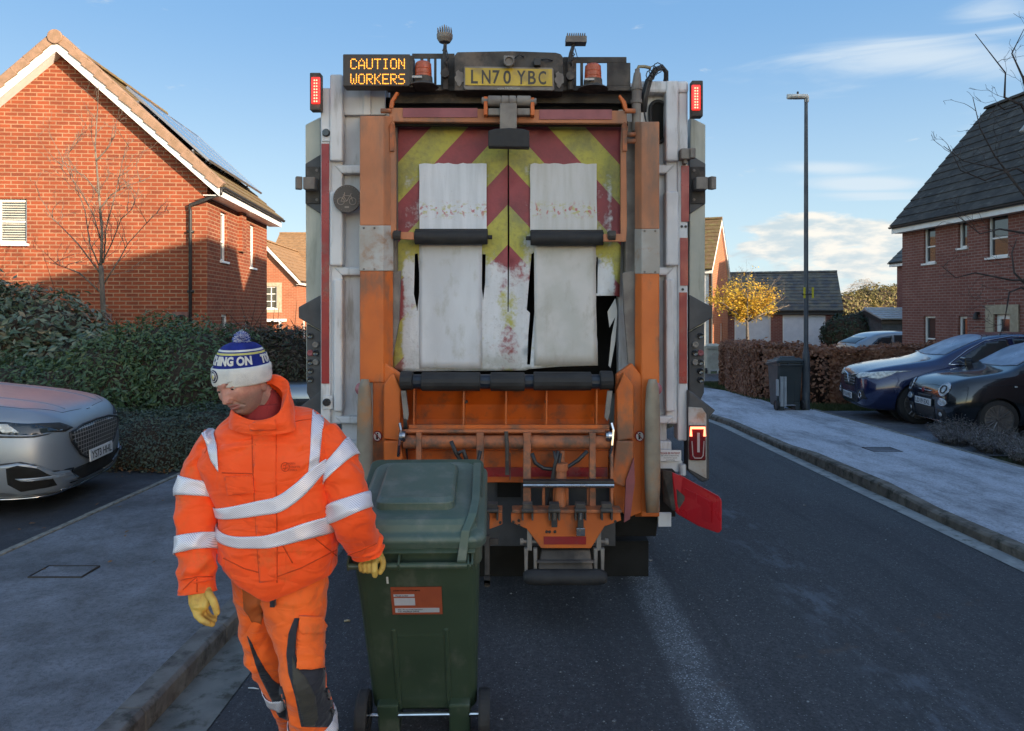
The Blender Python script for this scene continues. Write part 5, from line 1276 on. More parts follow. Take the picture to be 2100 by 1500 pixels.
# chrome bar and comb
YK=4.30
def f(mb):
    mb.cyl(P(1073,996,YK),P(1259,996,YK),.014,14); 
part('chrome_bar',M['chrome'],f)
part('bar_channel',M['black_plastic'],lambda mb:mb.pbox(1073,987,1260,993,YK-.01,.06),bevel=.002)
def comb(mb,xs,x0,x1):
    mb.pbox(x0,1046,x1,1053,YK-.02,.10)
part('comb_rail',M['orange_dirty'],lambda mb:(comb(mb,None,1050,1275),comb(mb,None,1002,1030)),bevel=.003)
for x in (1082,1137,1191,1245,1010):
    cb=part('comb_jaw',M['grime'],lambda mb:(mb.pbox(x-10,1034,x+10,1044,YK-.05,.06),mb.pbox(x-12,1044,x-8,1068,YK-.05,.05),mb.pbox(x+8,1044,x+12,1068,YK-.05,.05),mb.cyl(P(x-12,1048,YK-.06),P(x+12,1048,YK-.06),.012,10)),bevel=.002)
    if x in (1137,1191): part('jaw_slot',M['black_plastic'],lambda mb:mb.pbox(x-6,1050,x+6,1082,YK-.052,.02),cb); part('jaw_tooth',M['chrome'] if x==1191 else M['grime'],lambda mb:(mb.pbox(x-3,1046,x+3,1068,YK-.065,.02),mb.pbox(x-9,1084,x+9,1100,YK-.07,.03) if x==1191 else None),cb,bevel=.002)
def f(mb):
    mb.ppoly([(1048,1053),(1272,1053),(1274,1068),(1240,1080),(1212,1125),(1110,1125),(1080,1085),(1048,1072)],YK,.02)
    mb.ppoly([(1004,1053),(1030,1053),(1030,1076),(1004,1086)],YK,.02)
part('comb_plate',M['orange'],f,bevel=.004)
def f(mb):
    for x,y in ((1064,1068),(1064,1078),(1053,1071),(1121,1091),(1127,1091),(1138,1091),(1026,1072),(1262,1070)): mb.lathe([(.010,0),(.008,-.006),(0,-.007)],P(x,y,YK),(0,1,0),6)
part('bolts',M['black_plastic'],f)
part('reflective_strip',M['red_refl'],lambda mb:mb.pbox(1115,1101,1202,1117,YK-.004,.006))
def f(mb):
    for x in (1086,1228): mb.pbox(x-5,1085,x+5,1130,YK+.01,.05); mb.cyl(P(x-18,1111,YK+.03),P(x+20,1111,YK+.03),.010,8); mb.lathe([(0,-.01),(.02,-.01),(.02,.01),(0,.01)],P(x-16 if x<1150 else x+16,1111,YK+.03),(1,0,0),8)
    for x in (1079,1098,1222,1236): mb.ppoly([(x-4,1126),(x+4,1126),(x+3,1175),(x-3,1175)],YK,.04)
part('bumper_bracket',M['steel_dust'],f,bevel=.003)
def f(mb):
    rings=[]
    for x,k in ((1073,.55),(1080,.85),(1095,1),(1225,1),(1238,.85),(1245,.55)):
        c=P(x,1184,YK-.03); rings.append([(c.x,c.y+.05*k*math.cos(a),c.z+.045*k*math.sin(a)) for a in [i*6.283/14 for i in range(14)]])
    mb.loft(rings)
part('buffer_roller',M['rubber'],f,smooth=True)
def f(mb): mb.prism([P(1104,1168,YK-.02),P(1216,1168,YK-.02),P(1210,1128,YK+.03),P(1110,1128,YK+.03)],(0,.02,0)); mb.prism([P(1100,1156,YK-.03),P(1220,1156,YK-.03),P(1219,1150,YK-.02),P(1101,1150,YK-.02)],(0,.02,0))
part('rubber_skirt',M['grime'],f,bevel=.006)
def f(mb):
    for x in (1000,): mb.pbox(x-6,1100,x+4,1205,YK,.04); mb.lathe([(.03,-.02),(.03,.02)],P(1000,1190,YK),(1,0,0),12)
    mb.pbox(1004,1105,1022,1118,YK+.02,.02)
part('left_bracket',M['grime'],f,bevel=.004)
# right lower: red flap, tail lamp, label, skirt
def f(mb):
    a=[P(1377,969,4.50),P(1398,978,4.45),P(1474,1018,4.20),P(1481,1026,4.19),P(1481,1088,4.19),P(1474,1095,4.2),P(1432,1080,4.33),P(1390,1056,4.45),P(1384,1048,4.47)]
    mb.prism(a,(-.0,.035,0))
fp=part('red_flap',M['red_flap'],f,bevel=.010,seg=3)
def f(mb):
    for pts in ([(1402,1000,4.44),(1424,1010,4.365),(1424,1060,4.365),(1402,1050,4.44)],[(1428,1012,4.35),(1458,1028,4.25),(1458,1072,4.25),(1428,1062,4.35)]):
        a=[P(*p)+Vector((0,-.012,0)) for p in pts]; mb.prism(a,(0,.014,0))
part('flap_relief',M['red_flap'],f,fp,bevel=.008)
part('flap_bracket',M['grime'],lambda mb:mb.prism([P(1358,965,4.55),P(1378,968,4.5),P(1384,1000,4.48),P(1404,1018,4.42),P(1404,1040,4.42),P(1380,1048,4.48),P(1362,1030,4.55)],(0,.02,0)),fp)
def f(mb): mb.ppoly([(1412,800),(1425,808),(1452,832),(1455,870),(1455,985),(1440,990),(1412,968)],YT-.08,.14)
tl=part('lamp_surround',M['grey_pl'],f,bevel=.01)
part('dirty_plate',M['worn_metal'],lambda mb:mb.ppoly([(1412,835),(1440,837),(1449,850),(1449,982),(1412,962)],YT-.088,.01),tl,bevel=.003)
part('rear_lamp',pm('rear_lamp_dark_red',(.14,.008,.012),(.10,.006,.01),rough=.15,scale=20),lambda mb:mb.pbox(1414,873,1448,945,YT-.11,.03),tl,bevel=.008)
def f(mb):
    a=[P(x,y,YT-.115) for x,y in ((1417,895),(1417,878),(1445,878),(1445,895))]; mb.tube(a,.009,8)
part('lit_tube',pm('brake_light_lit',(.9,.2,.1),emit=(1,.16,.08),es=1.8),f,tl,smooth=True)
def f(mb):
    a=[P(x,y,YT-.113) for x,y in ((1419,905),(1421,935),(1425,940),(1438,940),(1442,935),(1444,905))]; mb.tube(a,.0035,6); mb.pbox(1430,888,1435,928,YT-.113,.004)
part('lamp_lines',pm('lamp_clear_line',(.45,.35,.35),rough=.2),f,tl)
part('white_label',pm('label_white',(.62,.63,.65)),lambda mb:mb.pbox(1352,924,1397,946,YT-.07,.012))
def f(mb):
    Y=YT-.0715
    addtext(mb,'PLEASE BE PATIENT',P(1354,932,Y),(1,0,0),(0,0,1),.128,.014,.001,.01)
part('label_red_text',M['red_refl'],f)
def f(mb):
    Y=YT-.0715
    for i,s_ in enumerate(('this vehicle is electronically','tracked for speed','monitoring')): addtext(mb,s_,P(1356+i*5,936.5+i*4.3,Y),(1,0,0),(0,0,1),.115-i*.03,.008,.001,.01)
part('label_text',M['ink'],f)
def f(mb): mb.pbox(1350,946,1400,968,YT-.03,.06); mb.cyl(P(1400,952,YT-.05),P(1400,975,YT-.05),.022,14); mb.pbox(1350,1052,1377,1081,4.62,.02)
part('corner_bracket',M['white_body'],f,bevel=.004)
part('skirt_void',M['void'],lambda mb:(mb.pbox(1352,968,1385,1060,4.66,.1),mb.ppoly([(1255,1000),(1320,1000),(1350,1060),(1345,1100),(1230,1100),(1250,1040)],4.78,.05)))
def f(mb): mb.ppoly([(1284,985),(1300,940),(1302,990),(1292,1065),(1280,1072)],4.45,.02)
part('red_panel',M['red_dull'],f)
# ---------------- cars
def paint(name,c,metal=.5,rough=.28,cr=.03):
    m,t,b=nt(name); o=coords(t); n=noi(t,o,2.2,4); L(t,mixc(t,ramp(t,n,.3,.7),c,[x*.88 for x in c]),b.inputs['Base Color'])
    b.inputs['Metallic'].default_value=metal; b.inputs['Roughness'].default_value=rough; b.inputs['Coat Weight'].default_value=1; b.inputs['Coat Roughness'].default_value=.04
    L(t,ramp(t,noi(t,o,14,6),.35,.75,cr,cr+.09),b.inputs['Coat Roughness']); return m
M['paint_silver']=paint('paint_silver_blue',(.27,.305,.35),.45,.42,cr=.34)
M['paint_navy']=paint('paint_navy',(.012,.022,.085),.35,.25)
M['paint_black']=paint('paint_black',(.011,.015,.021),.2,.2)
M['paint_greysil']=paint('paint_grey_silver',(.30,.32,.34),.6,.3)
M['carglass']=pm('car_glass',(.018,.024,.028),(.03,.036,.04),rough=.05,scale=1,rvar=.02,spec=.8)
M['frost_glass']=pm('frosted_windscreen',(.28,.34,.45),(.18,.23,.31),rough=.35,scale=3,rvar=.1)
M['chrome_trim']=pm('chrome_trim',(.6,.6,.62),rough=.15,metal=1,scale=5)
M['lens_clear']=pm('headlamp_lens',(.55,.58,.60),(.25,.27,.29),rough=.08,scale=16,spec=.9)
M['lens_lit']=pm('headlamp_bright',(.80,.80,.74),(.45,.46,.44),rough=.1,scale=24)
M['rim_dark']=pm('alloy_dark',(.16,.15,.15),(.22,.21,.21),rough=.35,metal=.6,scale=8)
M['rim_grey']=pm('alloy_grey',(.14,.14,.145),(.09,.09,.09),rough=.3,metal=.7)
M['red_lens']=pm('tail_lens_red',(.30,.03,.04),rough=.2)
def grillemat(name,sx,sz,lin,bg_):
    m,t,b=nt(name); o=coords(t,(1,1,1)); sp=N(t,'ShaderNodeSeparateXYZ'); L(t,o,sp.inputs[0])
    br=N(t,'ShaderNodeTexVoronoi'); br.feature='DISTANCE_TO_EDGE'; br.inputs['Randomness'].default_value=0
    cb=N(t,'ShaderNodeCombineXYZ'); L(t,mathn(t,'MULTIPLY',sp.outputs[1],sx),cb.inputs[0]); L(t,mathn(t,'MULTIPLY',sp.outputs[2],sz),cb.inputs[1]); 
    br.voronoi_dimensions='2D'; br.inputs['Scale'].default_value=1; L(t,cb.outputs[0],br.inputs['Vector'])
    L(t,mixc(t,ramp(t,br.outputs['Distance'],.06,.14),lin,bg_),b.inputs['Base Color']); b.inputs['Roughness'].default_value=.35; return m
class Car:
    def __init__(s,name,label,loc,rz,st,paint_,wheels,wr,tw,rimm,spokes=5,sub=2,group=None,arch=1.09):
        s.root=thing(name,label,'car',loc,rz,group); mb=MB(); rings=[]
        for (x,zl,wb,wm,zs,ws,wr_,zr) in st:
            h=[(0,zl),(.85*wb,zl),(wb,zl+.05),(wm,zl+.38*(zs-zl)),(wm,zl+.72*(zs-zl)),(ws,zs),(ws+(wr_-ws)*.30,zs+.34*(zr-zs)),(ws+(wr_-ws)*.72,zs+.74*(zr-zs)),(wr_,zs+.96*(zr-zs)),(.72*wr_,zr+.005),(.35*wr_,zr+.018),(0,zr+.022)]
            rings.append([(x,y,z) for y,z in h]+[(x,-y,z) for y,z in h[-2:0:-1]])
        mb.loft(rings); o=mb.build('body',paint_,s.root,local=True,smooth=True,fixn=True,sub=sub)
        realize(o); 
        # wheel arches
        for wx,side in wheels:
            c=MB(); c.cyl((wx,side*.50,wr),(wx,side*1.3,wr),wr*arch,40); q=c.build('cut',paint_,None); md=o.modifiers.new('b','BOOLEAN'); md.operation='DIFFERENCE'; md.object=q; md.solver='EXACT'
            # cut is in car space
            q.matrix_world=Matrix.Identity(4); o.matrix_world  # noqa
            q.parent=s.root; realize(o); bpy.data.objects.remove(q)
        for p in o.data.polygons: p.use_smooth=True
        try: o.data.set_sharp_from_angle(angle=R(38))
        except Exception: pass
        s.body=o; me=o.data; s.bvh=BVHTree.FromPolygons([v.co.copy() for v in me.vertices],[tuple(p.vertices) for p in me.polygons])
        for wx,side in wheels: s.wheel(wx,side*(st[len(st)//2][3]-.02),side,wr,tw,rimm,spokes)
        a=MB(); 
        for wx,side in wheels: a.cyl((wx,side*.42,wr),(wx,side*.56,wr),wr*1.12,30)
        a.build('wheel_well',M['rubber'],s.root,local=True)
    def wheel(s,x,y,side,r,w,rimm,spokes):
        a=MB(); a.lathe([(r*.68,-w),(r*.95,-w),(r,-w*.8),(r,-w*.2),(r*.95,0),(r*.72,.004)],(x,y,r),(0,side,0),36); o=a.build('tyre',M['rubber'],s.root,local=True)
        o.name='wheel'; b=MB(); b.lathe([(r*.73,-.02),(r*.74,.002),(r*.70,.004),(r*.68,-.03),(r*.2,-.06),(0,-.06)],(x,y,r),(0,side,0),36)
        for k in range(spokes):
            an=k*2*math.pi/spokes+.3
            for da in (-.16,.16):
                d0=Vector((math.cos(an),0,math.sin(an))); d1=Vector((math.cos(an+da),0,math.sin(an+da)))
                b.tube([Vector((x,y-side*.03,r))+d0*r*.1,Vector((x,y-side*.012,r))+d1*r*.70],[r*.05,r*.04],5)
        b.lathe([(0,-.02),(r*.13,-.02),(r*.11,-.004),(0,0)],(x,y,r),(0,side,0),16)
        q=b.build('rim',rimm,s.root,local=True); q.parent=o
    def patch(s,name,mat,pts,axis,side=1,off=.006,th=.006,parent=None,dens=.05,org=None,smooth=True):
        """outline projected on the body: axis 'y' pts (x,z); 'x' pts (y,z) from the front(+x) or rear"""
        dirs={'y':Vector((0,-side,0)),'x':Vector((-side,0,0)),'z':Vector((0,0,-1))}[axis]
        vx=[Vector(p) for p in pts]; xs=[p.x for p in vx]; ys=[p.y for p in vx]
        P2=list(vx); n=len(vx); out=[]
        for i in range(n):
            a,b=vx[i],vx[(i+1)%n]; k=max(1,int((b-a).length/dens))
            for j in range(k): out.append(a.lerp(b,j/k))
        E=[(i,(i+1)%len(out)) for i in range(len(out))]; allp=list(out)
        def ins(p):
            c=False
            for i in range(len(out)):
                a=out[i];b=out[i-1]
                if (a.y>p.y)!=(b.y>p.y) and p.x<(b.x-a.x)*(p.y-a.y)/(b.y-a.y)+a.x: c=not c
            return c
        x=min(xs)+dens*.6
        while x<max(xs):
            y=min(ys)+dens*.6
            while y<max(ys):
                if ins(Vector((x,y))) and min((Vector((x,y))-q).length for q in out)>dens*.35: allp.append(Vector((x,y)))
                y+=dens
            x+=dens
        r=geometry.delaunay_2d_cdt(allp,E,[],0,1e-5); v2,fs=r[0],r[2]; V=[];ok=[]
        for p in v2:
            o={'y':Vector((p.x,side*3,p.y)),'x':Vector((side*8,p.x,p.y)),'z':Vector((p.x,p.y,4))}[axis]
            h,nn,_,_=s.bvh.ray_cast(o,dirs)
            if h is None: V.append((0,0,0)); ok.append(False)
            else:
                if nn.dot(dirs)>0: nn=-nn
                V.append(tuple(h+nn*off)); ok.append(True)
        mb=MB(); mb.v=V
        for f_ in fs:
            if not all(ok[i] for i in f_): continue
            c=sum((v2[i] for i in f_),Vector((0,0)))/len(f_)
            if not ins(c): continue
            a,b,d=[Vector(V[i]) for i in f_[:3]]; nn=(b-a).cross(d-a); f_=list(f_)
            if nn.dot(dirs)>0: f_=f_[::-1]
            mb.face(f_)
        if not mb.f: return None
        o=mb.build(name,mat,s.root,local=True,smooth=smooth); 
        if parent: o.parent=parent
        m_=o.modifiers.new('s','SOLIDIFY'); m_.thickness=th; m_.offset=-.3; return o
    def line(s,name,mat,pts,axis,side=1,r=.004,off=.003,parent=None,n=5,closed=False):
        out=[]; pp=[Vector(p) for p in pts]+([Vector(pts[0])] if closed else [])
        dirs={'y':Vector((0,-side,0)),'x':Vector((-side,0,0)),'z':Vector((0,0,-1))}[axis]
        for i in range(len(pp)-1):
            k=max(1,int((pp[i+1]-pp[i]).length/.05))
            for j in range(k+(i==len(pp)-2)):
                p=pp[i].lerp(pp[i+1],j/k); o={'y':Vector((p.x,side*3,p.y)),'x':Vector((side*8,p.x,p.y)),'z':Vector((p.x,p.y,4))}[axis]
                h,nn,_,_=s.bvh.ray_cast(o,dirs)
                if h: out.append(h+(nn if nn.dot(dirs)<0 else -nn)*off)
        if len(out)<2: return None
        mb=MB(); mb.tube(out,r,n); o=mb.build(name,mat,s.root,local=True,smooth=True)
        if parent: o.parent=parent
        return o
    def box(s,name,mat,fn,parent=None,**k):
        mb=MB(); fn(mb); o=mb.build(name,mat,s.root,local=True,**k)
        if parent: o.parent=parent
        return o
# car space: +x forward (nose near x=0), y lateral, z up.
def suv_stations(Lg=4.45,H=1.60,Wd=.92,hood=1.02,front=.0):
    #    x     zlo  wb   wm   zs    ws   wr   zr
    return [(-.02,.34,.50,.60,.66,.56,.44,.74),(-.06,.24,.66,.76,.78,.70,.58,.87),(-.20,.21,.80,.87,.86,.80,.66,.94),(-.50,.20,.84,Wd-.01,.92,.86,.70,hood-.01),(-.95,.20,.85,Wd,.97,.87,.68,hood+.06),(-1.28,.20,.85,Wd,1.0,.87,.66,hood+.11),
      (-1.45,.20,.85,Wd,1.01,.87,.64,hood+.20),(-2.05,.20,.85,Wd,1.03,.87,.62,H-.07),(-2.55,.20,.85,Wd,1.04,.88,.62,H),(-3.3,.20,.85,Wd,1.05,.88,.61,H-.02),(-3.85,.22,.85,Wd,1.06,.87,.58,H-.09),(-4.15,.26,.82,Wd-.02,1.06,.84,.56,H-.25),(-Lg+.08,.32,.76,Wd-.06,1.0,.78,.60,1.12),(-Lg,.40,.66,.76,.86,.66,.5,.95)]
# ---- navy car on the right drive (nose to the left)
GZc=gz(13.6)+PR
nv=Car('parked_car','navy blue family car with bright headlamps parked nose out beside the beech hedge',(6.32,13.75,GZc),R(171),suv_stations(),M['paint_navy'],[(-.93,1),(-.93,-1),(-3.55,1),(-3.55,-1)],.36,.235,M['rim_dark'],5)
def sideset(c,wins,frame=None,sides=(1,-1)):
    for sd_ in sides:
        for w_ in wins: c.patch('window',M['carglass'],w_,'y',sd_,off=.004,th=.006)
        if frame: c.line('window_trim',M['chrome_trim'],frame,'y',sd_,r=.012,off=.004,closed=True)
sideset(nv,[[(-1.52,1.09),(-2.05,1.42),(-2.42,1.50),(-2.46,1.08)],[(-2.54,1.08),(-2.50,1.51),(-3.2,1.49),(-3.36,1.10)],[(-3.42,1.11),(-3.28,1.47),(-3.62,1.40),(-3.78,1.18)]],[(-1.42,1.05),(-1.78,1.30),(-2.08,1.46),(-2.5,1.535),(-3.2,1.52),(-3.62,1.43),(-3.85,1.17),(-3.4,1.06),(-2.5,1.05)])
nv.patch('windscreen',M['frost_glass'],[(-1.44,-.60),(-2.08,-.53),(-2.16,-.3),(-2.18,0),(-2.16,.3),(-2.08,.53),(-1.44,.60),(-1.37,.3),(-1.34,0),(-1.37,-.3)],'z',off=.006)
for sd_ in (1,-1):
    h=nv.patch('headlamp',M['lens_lit'],[(sd_*.34,.80),(sd_*.50,.87),(sd_*.72,.89),(sd_*.86,.935),(sd_*.84,.86),(sd_*.70,.80),(sd_*.50,.765)],'x',1,off=.008,dens=.03)
    nv.patch('headlamp_side',M['lens_lit'],[(-.12,.80),(-.22,.86),(-.46,.915),(-.60,.93),(-.48,.87),(-.26,.79)],'y',sd_,off=.008,dens=.03)
    nv.line('lamp_edge',M['chrome_trim'],[(-.14,.79),(-.26,.78),(-.48,.865),(-.60,.93)],'y',sd_,r=.007)
    nv.patch('fog_recess',M['black_plastic'],[(sd_*.42,.40),(sd_*.50,.56),(sd_*.70,.58),(sd_*.76,.42)],'x',1,dens=.04)
    nv.line('fog_ring',M['chrome_trim'],[(sd_*(.60)+.055*math.cos(a),.475+.055*math.sin(a)) for a in [i*.628 for i in range(10)]],'x',1,r=.010,off=.012,closed=True)
    nv.line('door_line',M['black_plastic'],[(-1.52,1.06),(-1.50,.60),(-1.56,.30)],'y',sd_,r=.003,off=.0)
    nv.line('door_line',M['black_plastic'],[(-2.50,1.06),(-2.52,.45),(-2.46,.28)],'y',sd_,r=.003,off=.0)
    nv.patch('sill_trim',M['black_plastic'],[(-1.38,.22),(-1.40,.36),(-3.10,.36),(-3.12,.22)],'y',sd_,off=.006)
    nv.box('door_mirror',M['paint_black'],lambda mb:(mb.obox((-1.62,sd_*1.00,1.12),(.06,0,0),(0,.10,0),(0,0,.075)),mb.obox((-1.60,sd_*.89,1.06),(.03,0,0),(0,.05,0),(0,0,.02))),bevel=.035,seg=3)
nv.patch('grille',M['black_plastic'],[(-.36,.80),(.36,.80),(.34,.66),(.22,.60),(-.22,.60),(-.34,.66)],'x',1,off=.006,dens=.04)
for z in (.65,.70,.75): nv.line('grille_bar',M['chrome_trim'],[(-.34+abs(z-.7)*.4,z),(.34-abs(z-.7)*.4,z)],'x',1,r=.006,off=.012)
nv.line('grille_trim',M['chrome_trim'],[(-.40,.83),(-.1,.79),(0,.64),(.1,.79),(.40,.83)],'x',1,r=.014,off=.01)
nv.patch('lower_intake',M['black_plastic'],[(-.52,.48),(.52,.48),(.46,.33),(-.46,.33)],'x',1,off=.006,dens=.05)
def plate(c,txt,x,z,tilt=0,w=.52,h=.112,mat=None,yc=0):
    p=c.box('number_plate',mat or M['plate_w'],lambda mb:mb.obox((x,yc,z),(.006,0,tilt*.006),(0,w/2,0),(-tilt*h/2,0,h/2)),bevel=.003)
    if txt:
        mb=MB(); addtext(mb,txt,(x+.007+tilt*.04,yc-w*.44,z-h*.33),(0,1,0),(-tilt,0,1),w*.88,h*.66,.001,.01); q=mb.build('plate_text',M['ink'],c.root,local=True); q.parent=p
plate(nv,'EY16 WED',.012,.43)
# ---- small black city car in front of it
st=[(-.00,.30,.40,.52,.60,.46,.34,.66),(-.04,.20,.56,.67,.68,.61,.50,.77),(-.16,.17,.68,.76,.76,.70,.58,.86),(-.42,.16,.72,.80,.84,.74,.62,.93),(-.80,.16,.73,.81,.90,.77,.62,.99),(-1.02,.16,.73,.81,.92,.77,.60,1.04),(-1.2,.16,.73,.81,.93,.77,.58,1.14),(-1.62,.16,.73,.81,.94,.78,.56,1.40),(-2.05,.16,.73,.81,.95,.78,.55,1.49),(-2.6,.16,.73,.81,.96,.77,.54,1.46),(-3.1,.20,.70,.79,.97,.74,.50,1.32),(-3.45,.26,.66,.74,.92,.68,.50,1.08),(-3.6,.34,.55,.62,.80,.56,.4,.88)]
bk=Car('parked_car','small rounded black city car with round headlamps parked in front of the navy car',(6.74,11.95,gz(12)+PR),R(176),st,M['paint_black'],[(-.72,1),(-.72,-1),(-2.98,1),(-2.98,-1)],.30,.19,M['rim_dark'],8,arch=1.08)
sideset(bk,[[(-1.26,.99),(-1.62,1.27),(-1.95,1.38),(-2.30,1.39),(-2.34,1.0)],[(-2.42,1.01),(-2.38,1.38),(-2.85,1.31),(-3.0,1.08)]])
bk.patch('windscreen',M['frost_glass'],[(-1.14,-.52),(-1.62,-.47),(-1.74,-.25),(-1.77,0),(-1.74,.25),(-1.62,.47),(-1.14,.52),(-1.05,.25),(-1.03,0),(-1.05,-.25)],'z',off=.006)
for sd_ in (1,-1):
    for (cy,cz,rx,rz_,mt) in ((.52,.72,.095,.10,M['lens_clear']),(.52,.525,.10,.055,M['lens_clear'])):
        pts=[(sd_*cy+rx*math.cos(a),cz+rz_*math.sin(a)) for a in [i*6.283/18 for i in range(18)]]
        q=bk.patch('headlamp',mt,pts,'x',1,off=.010,dens=.03); bk.line('lamp_ring',M['chrome_trim'],pts,'x',1,r=.008,off=.010,closed=True,parent=q)
        if rz_>.08: 
            pts=[(sd_*cy+rx*.55*math.cos(a),cz+rz_*.55*math.sin(a)) for a in [i*6.283/14 for i in range(14)]]; bk.line('inner_ring',M['black_plastic'],pts,'x',1,r=.012,off=.014,closed=True,parent=q)
    bk.patch('fog_recess',M['black_plastic'],[(sd_*.36,.24),(sd_*.40,.42),(sd_*.56,.42),(sd_*.62,.26)],'x',1,dens=.04)
    bk.patch('fog_lamp',M['lens_clear'],[(sd_*.48+.035*math.cos(a),.33+.035*math.sin(a)) for a in [i*.628 for i in range(10)]],'x',1,off=.016,dens=.03)
    bk.line('door_line',M['black_plastic'],[(-1.24,.95),(-1.22,.50),(-1.30,.22)],'y',sd_,r=.003,off=0); bk.line('door_line',M['black_plastic'],[(-2.38,.97),(-2.40,.42),(-2.3,.22)],'y',sd_,r=.003,off=0)
    bk.line('side_crease',M['paint_black'],[(-.5,.80),(-1.2,.84),(-2.4,.86)],'y',sd_,r=.006,off=.0)
    bk.box('door_mirror',M['paint_black'],lambda mb:(mb.obox((-1.36,sd_*.90,1.01),(.055,0,0),(0,.085,0),(0,0,.06)),mb.obox((-1.34,sd_*.81,.93),(.025,0,0),(0,.03,0),(0,0,.05))),bevel=.035,seg=3)
    bk.box('side_repeater',M['lens_clear'],lambda mb:mb.obox((-.95,sd_*.815,.80),(.02,0,0),(0,.006,0),(0,0,.012)),bevel=.004)
bk.patch('upper_intake',M['black_plastic'],[(-.22,.60),(.22,.60),(.20,.555),(-.20,.555)],'x',1,off=.006,dens=.04)
bk.patch('lower_intake',M['black_plastic'],[(-.32,.42),(.32,.42),(.30,.24),(-.30,.24)],'x',1,off=.006,dens=.04)
bk.line('lip',M['chrome'],[(-.46,.215),(.46,.215)],'x',1,r=.008,off=.008)
bk.line('moustache',M['chrome_trim'],[(-.22,.67),(-.06,.665),(.06,.665),(.22,.67)],'x',1,r=.008,off=.008)
bk.box('badge',M['red_lens'],lambda mb:mb.lathe([(0,0),(.038,0),(.034,.01),(0,.012)],(.02,0,.67),(1,0,0),18))
plate(bk,'LD19 EXL',.028,.485)
# ---- silver car at the left, nose to the right
sv=[(.0,.34,.30,.50,.62,.48,.36,.70),(-.04,.22,.56,.68,.74,.64,.50,.83),(-.14,.18,.74,.82,.82,.76,.62,.93),(-.34,.18,.82,.89,.88,.83,.68,.99),(-.68,.18,.85,.925,.93,.87,.70,1.045),(-1.05,.19,.86,.935,.96,.88,.69,1.09),(-1.34,.19,.86,.935,.99,.88,.66,1.13),(-1.55,.20,.86,.935,1.01,.88,.64,1.25),(-2.15,.20,.86,.935,1.03,.89,.62,1.56),(-2.8,.20,.86,.935,1.04,.89,.62,1.64),(-3.5,.20,.86,.935,1.05,.88,.60,1.6),(-4.1,.22,.85,.92,1.06,.86,.57,1.48),(-4.45,.28,.80,.88,1.04,.80,.56,1.2),(-4.6,.36,.66,.76,.86,.66,.5,.95)]
ks=Car('parked_car','silver grey car with dark mesh grille poking its nose in at the left edge',(-4.08,7.2,gz(7.2)+KL-.03),R(8),sv,M['paint_silver'],[(-.96,1),(-.96,-1),(-3.67,1),(-3.67,-1)],.35,.235,M['rim_grey'],5)
M['honey']=grillemat('honeycomb_grille',20,26,(.30,.29,.28),(.006,.006,.008))
for sd_ in (1,-1):
    h=ks.patch('headlamp',M['black_plastic'],[(sd_*.46,.775),(sd_*.60,.84),(sd_*.78,.86),(sd_*.9,.90),(sd_*.9,.80),(sd_*.74,.775),(sd_*.58,.755)],'x',1,off=.005,dens=.03)
    h2=ks.patch('headlamp_side',M['carglass'],[(-.07,.775),(-.12,.81),(-.22,.85),(-.42,.885),(-.66,.905),(-.62,.82),(-.42,.785),(-.2,.762)],'y',sd_,off=.006,dens=.03)
    ks.patch('lamp_reflector',M['lens_lit'],[(-.30,.79),(-.40,.865),(-.50,.87),(-.42,.795)],'y',sd_,off=.012,dens=.03,parent=h2)
    ks.patch('lamp_reflector',M['lens_lit'],[(-.50,.80),(-.56,.875),(-.62,.88),(-.58,.80)],'y',sd_,off=.012,dens=.03,parent=h2)
    ks.line('lamp_edge',M['paint_silver'],[(-.06,.775),(-.13,.765),(-.22,.758),(-.42,.775),(-.62,.80)],'y',sd_,r=.008,off=.006)
    ks.line('lamp_underline',M['black_plastic'],[(-.06,.768),(-.2,.748),(-.42,.762),(-.62,.785)],'y',sd_,r=.007,off=.001)
    q=ks.patch('fog_surround',M['paint_silver'],[(-.02,.25),(-.10,.245),(-.34,.25),(-.50,.30),(-.46,.52),(-.30,.54),(-.16,.50),(-.08,.42),(-.03,.40)],'y',sd_,off=.016,dens=.03,th=.02)
    ks.patch('fog_opening',M['void'],[(-.09,.30),(-.30,.29),(-.38,.36),(-.38,.50),(-.30,.52),(-.17,.48),(-.10,.40)],'y',sd_,off=.022,dens=.03,parent=q)
    ks.patch('fog_blade',M['paint_silver'],[(-.05,.375),(-.28,.385),(-.32,.41),(-.05,.40)],'y',sd_,off=.034,dens=.03,parent=q)
    ks.line('surround_edge',M['black_plastic'],[(-.02,.41),(-.10,.43),(-.18,.50),(-.28,.54),(-.46,.53),(-.52,.30)],'y',sd_,r=.008,off=.012)
    ks.line('front_lip',M['chrome_trim'],[(-.02,.235),(-.14,.21),(-.34,.205),(-.6,.22)],'y',sd_,r=.012,off=.012)
sideset(ks,[[(-1.62,1.09),(-2.12,1.40),(-2.6,1.50),(-2.66,1.08)],[(-2.74,1.08),(-2.70,1.51),(-3.5,1.48),(-3.66,1.10)]])
ks.patch('windscreen',M['carglass'],[(-1.56,-.62),(-2.18,-.53),(-2.28,-.3),(-2.3,0),(-2.28,.3),(-2.18,.53),(-1.56,.62),(-1.46,.3),(-1.43,0),(-1.46,-.3)],'z',off=.006)
for sgn in (1,-1): ks.line('bonnet_line',M['black_plastic'],[(-.10,sgn*.12),(-.13,sgn*.45),(-.35,sgn*.66),(-.7,sgn*.735),(-1.4,sgn*.76)],'z',r=.0035,off=-.001)
ks.line('bonnet_crease',M['paint_silver'],[(-.15,.34),(-.8,.42),(-1.4,.46)],'z',r=.012,off=-.006)
ks.line('bonnet_crease',M['paint_silver'],[(-.15,-.34),(-.8,-.42),(-1.4,-.46)],'z',r=.012,off=-.006)
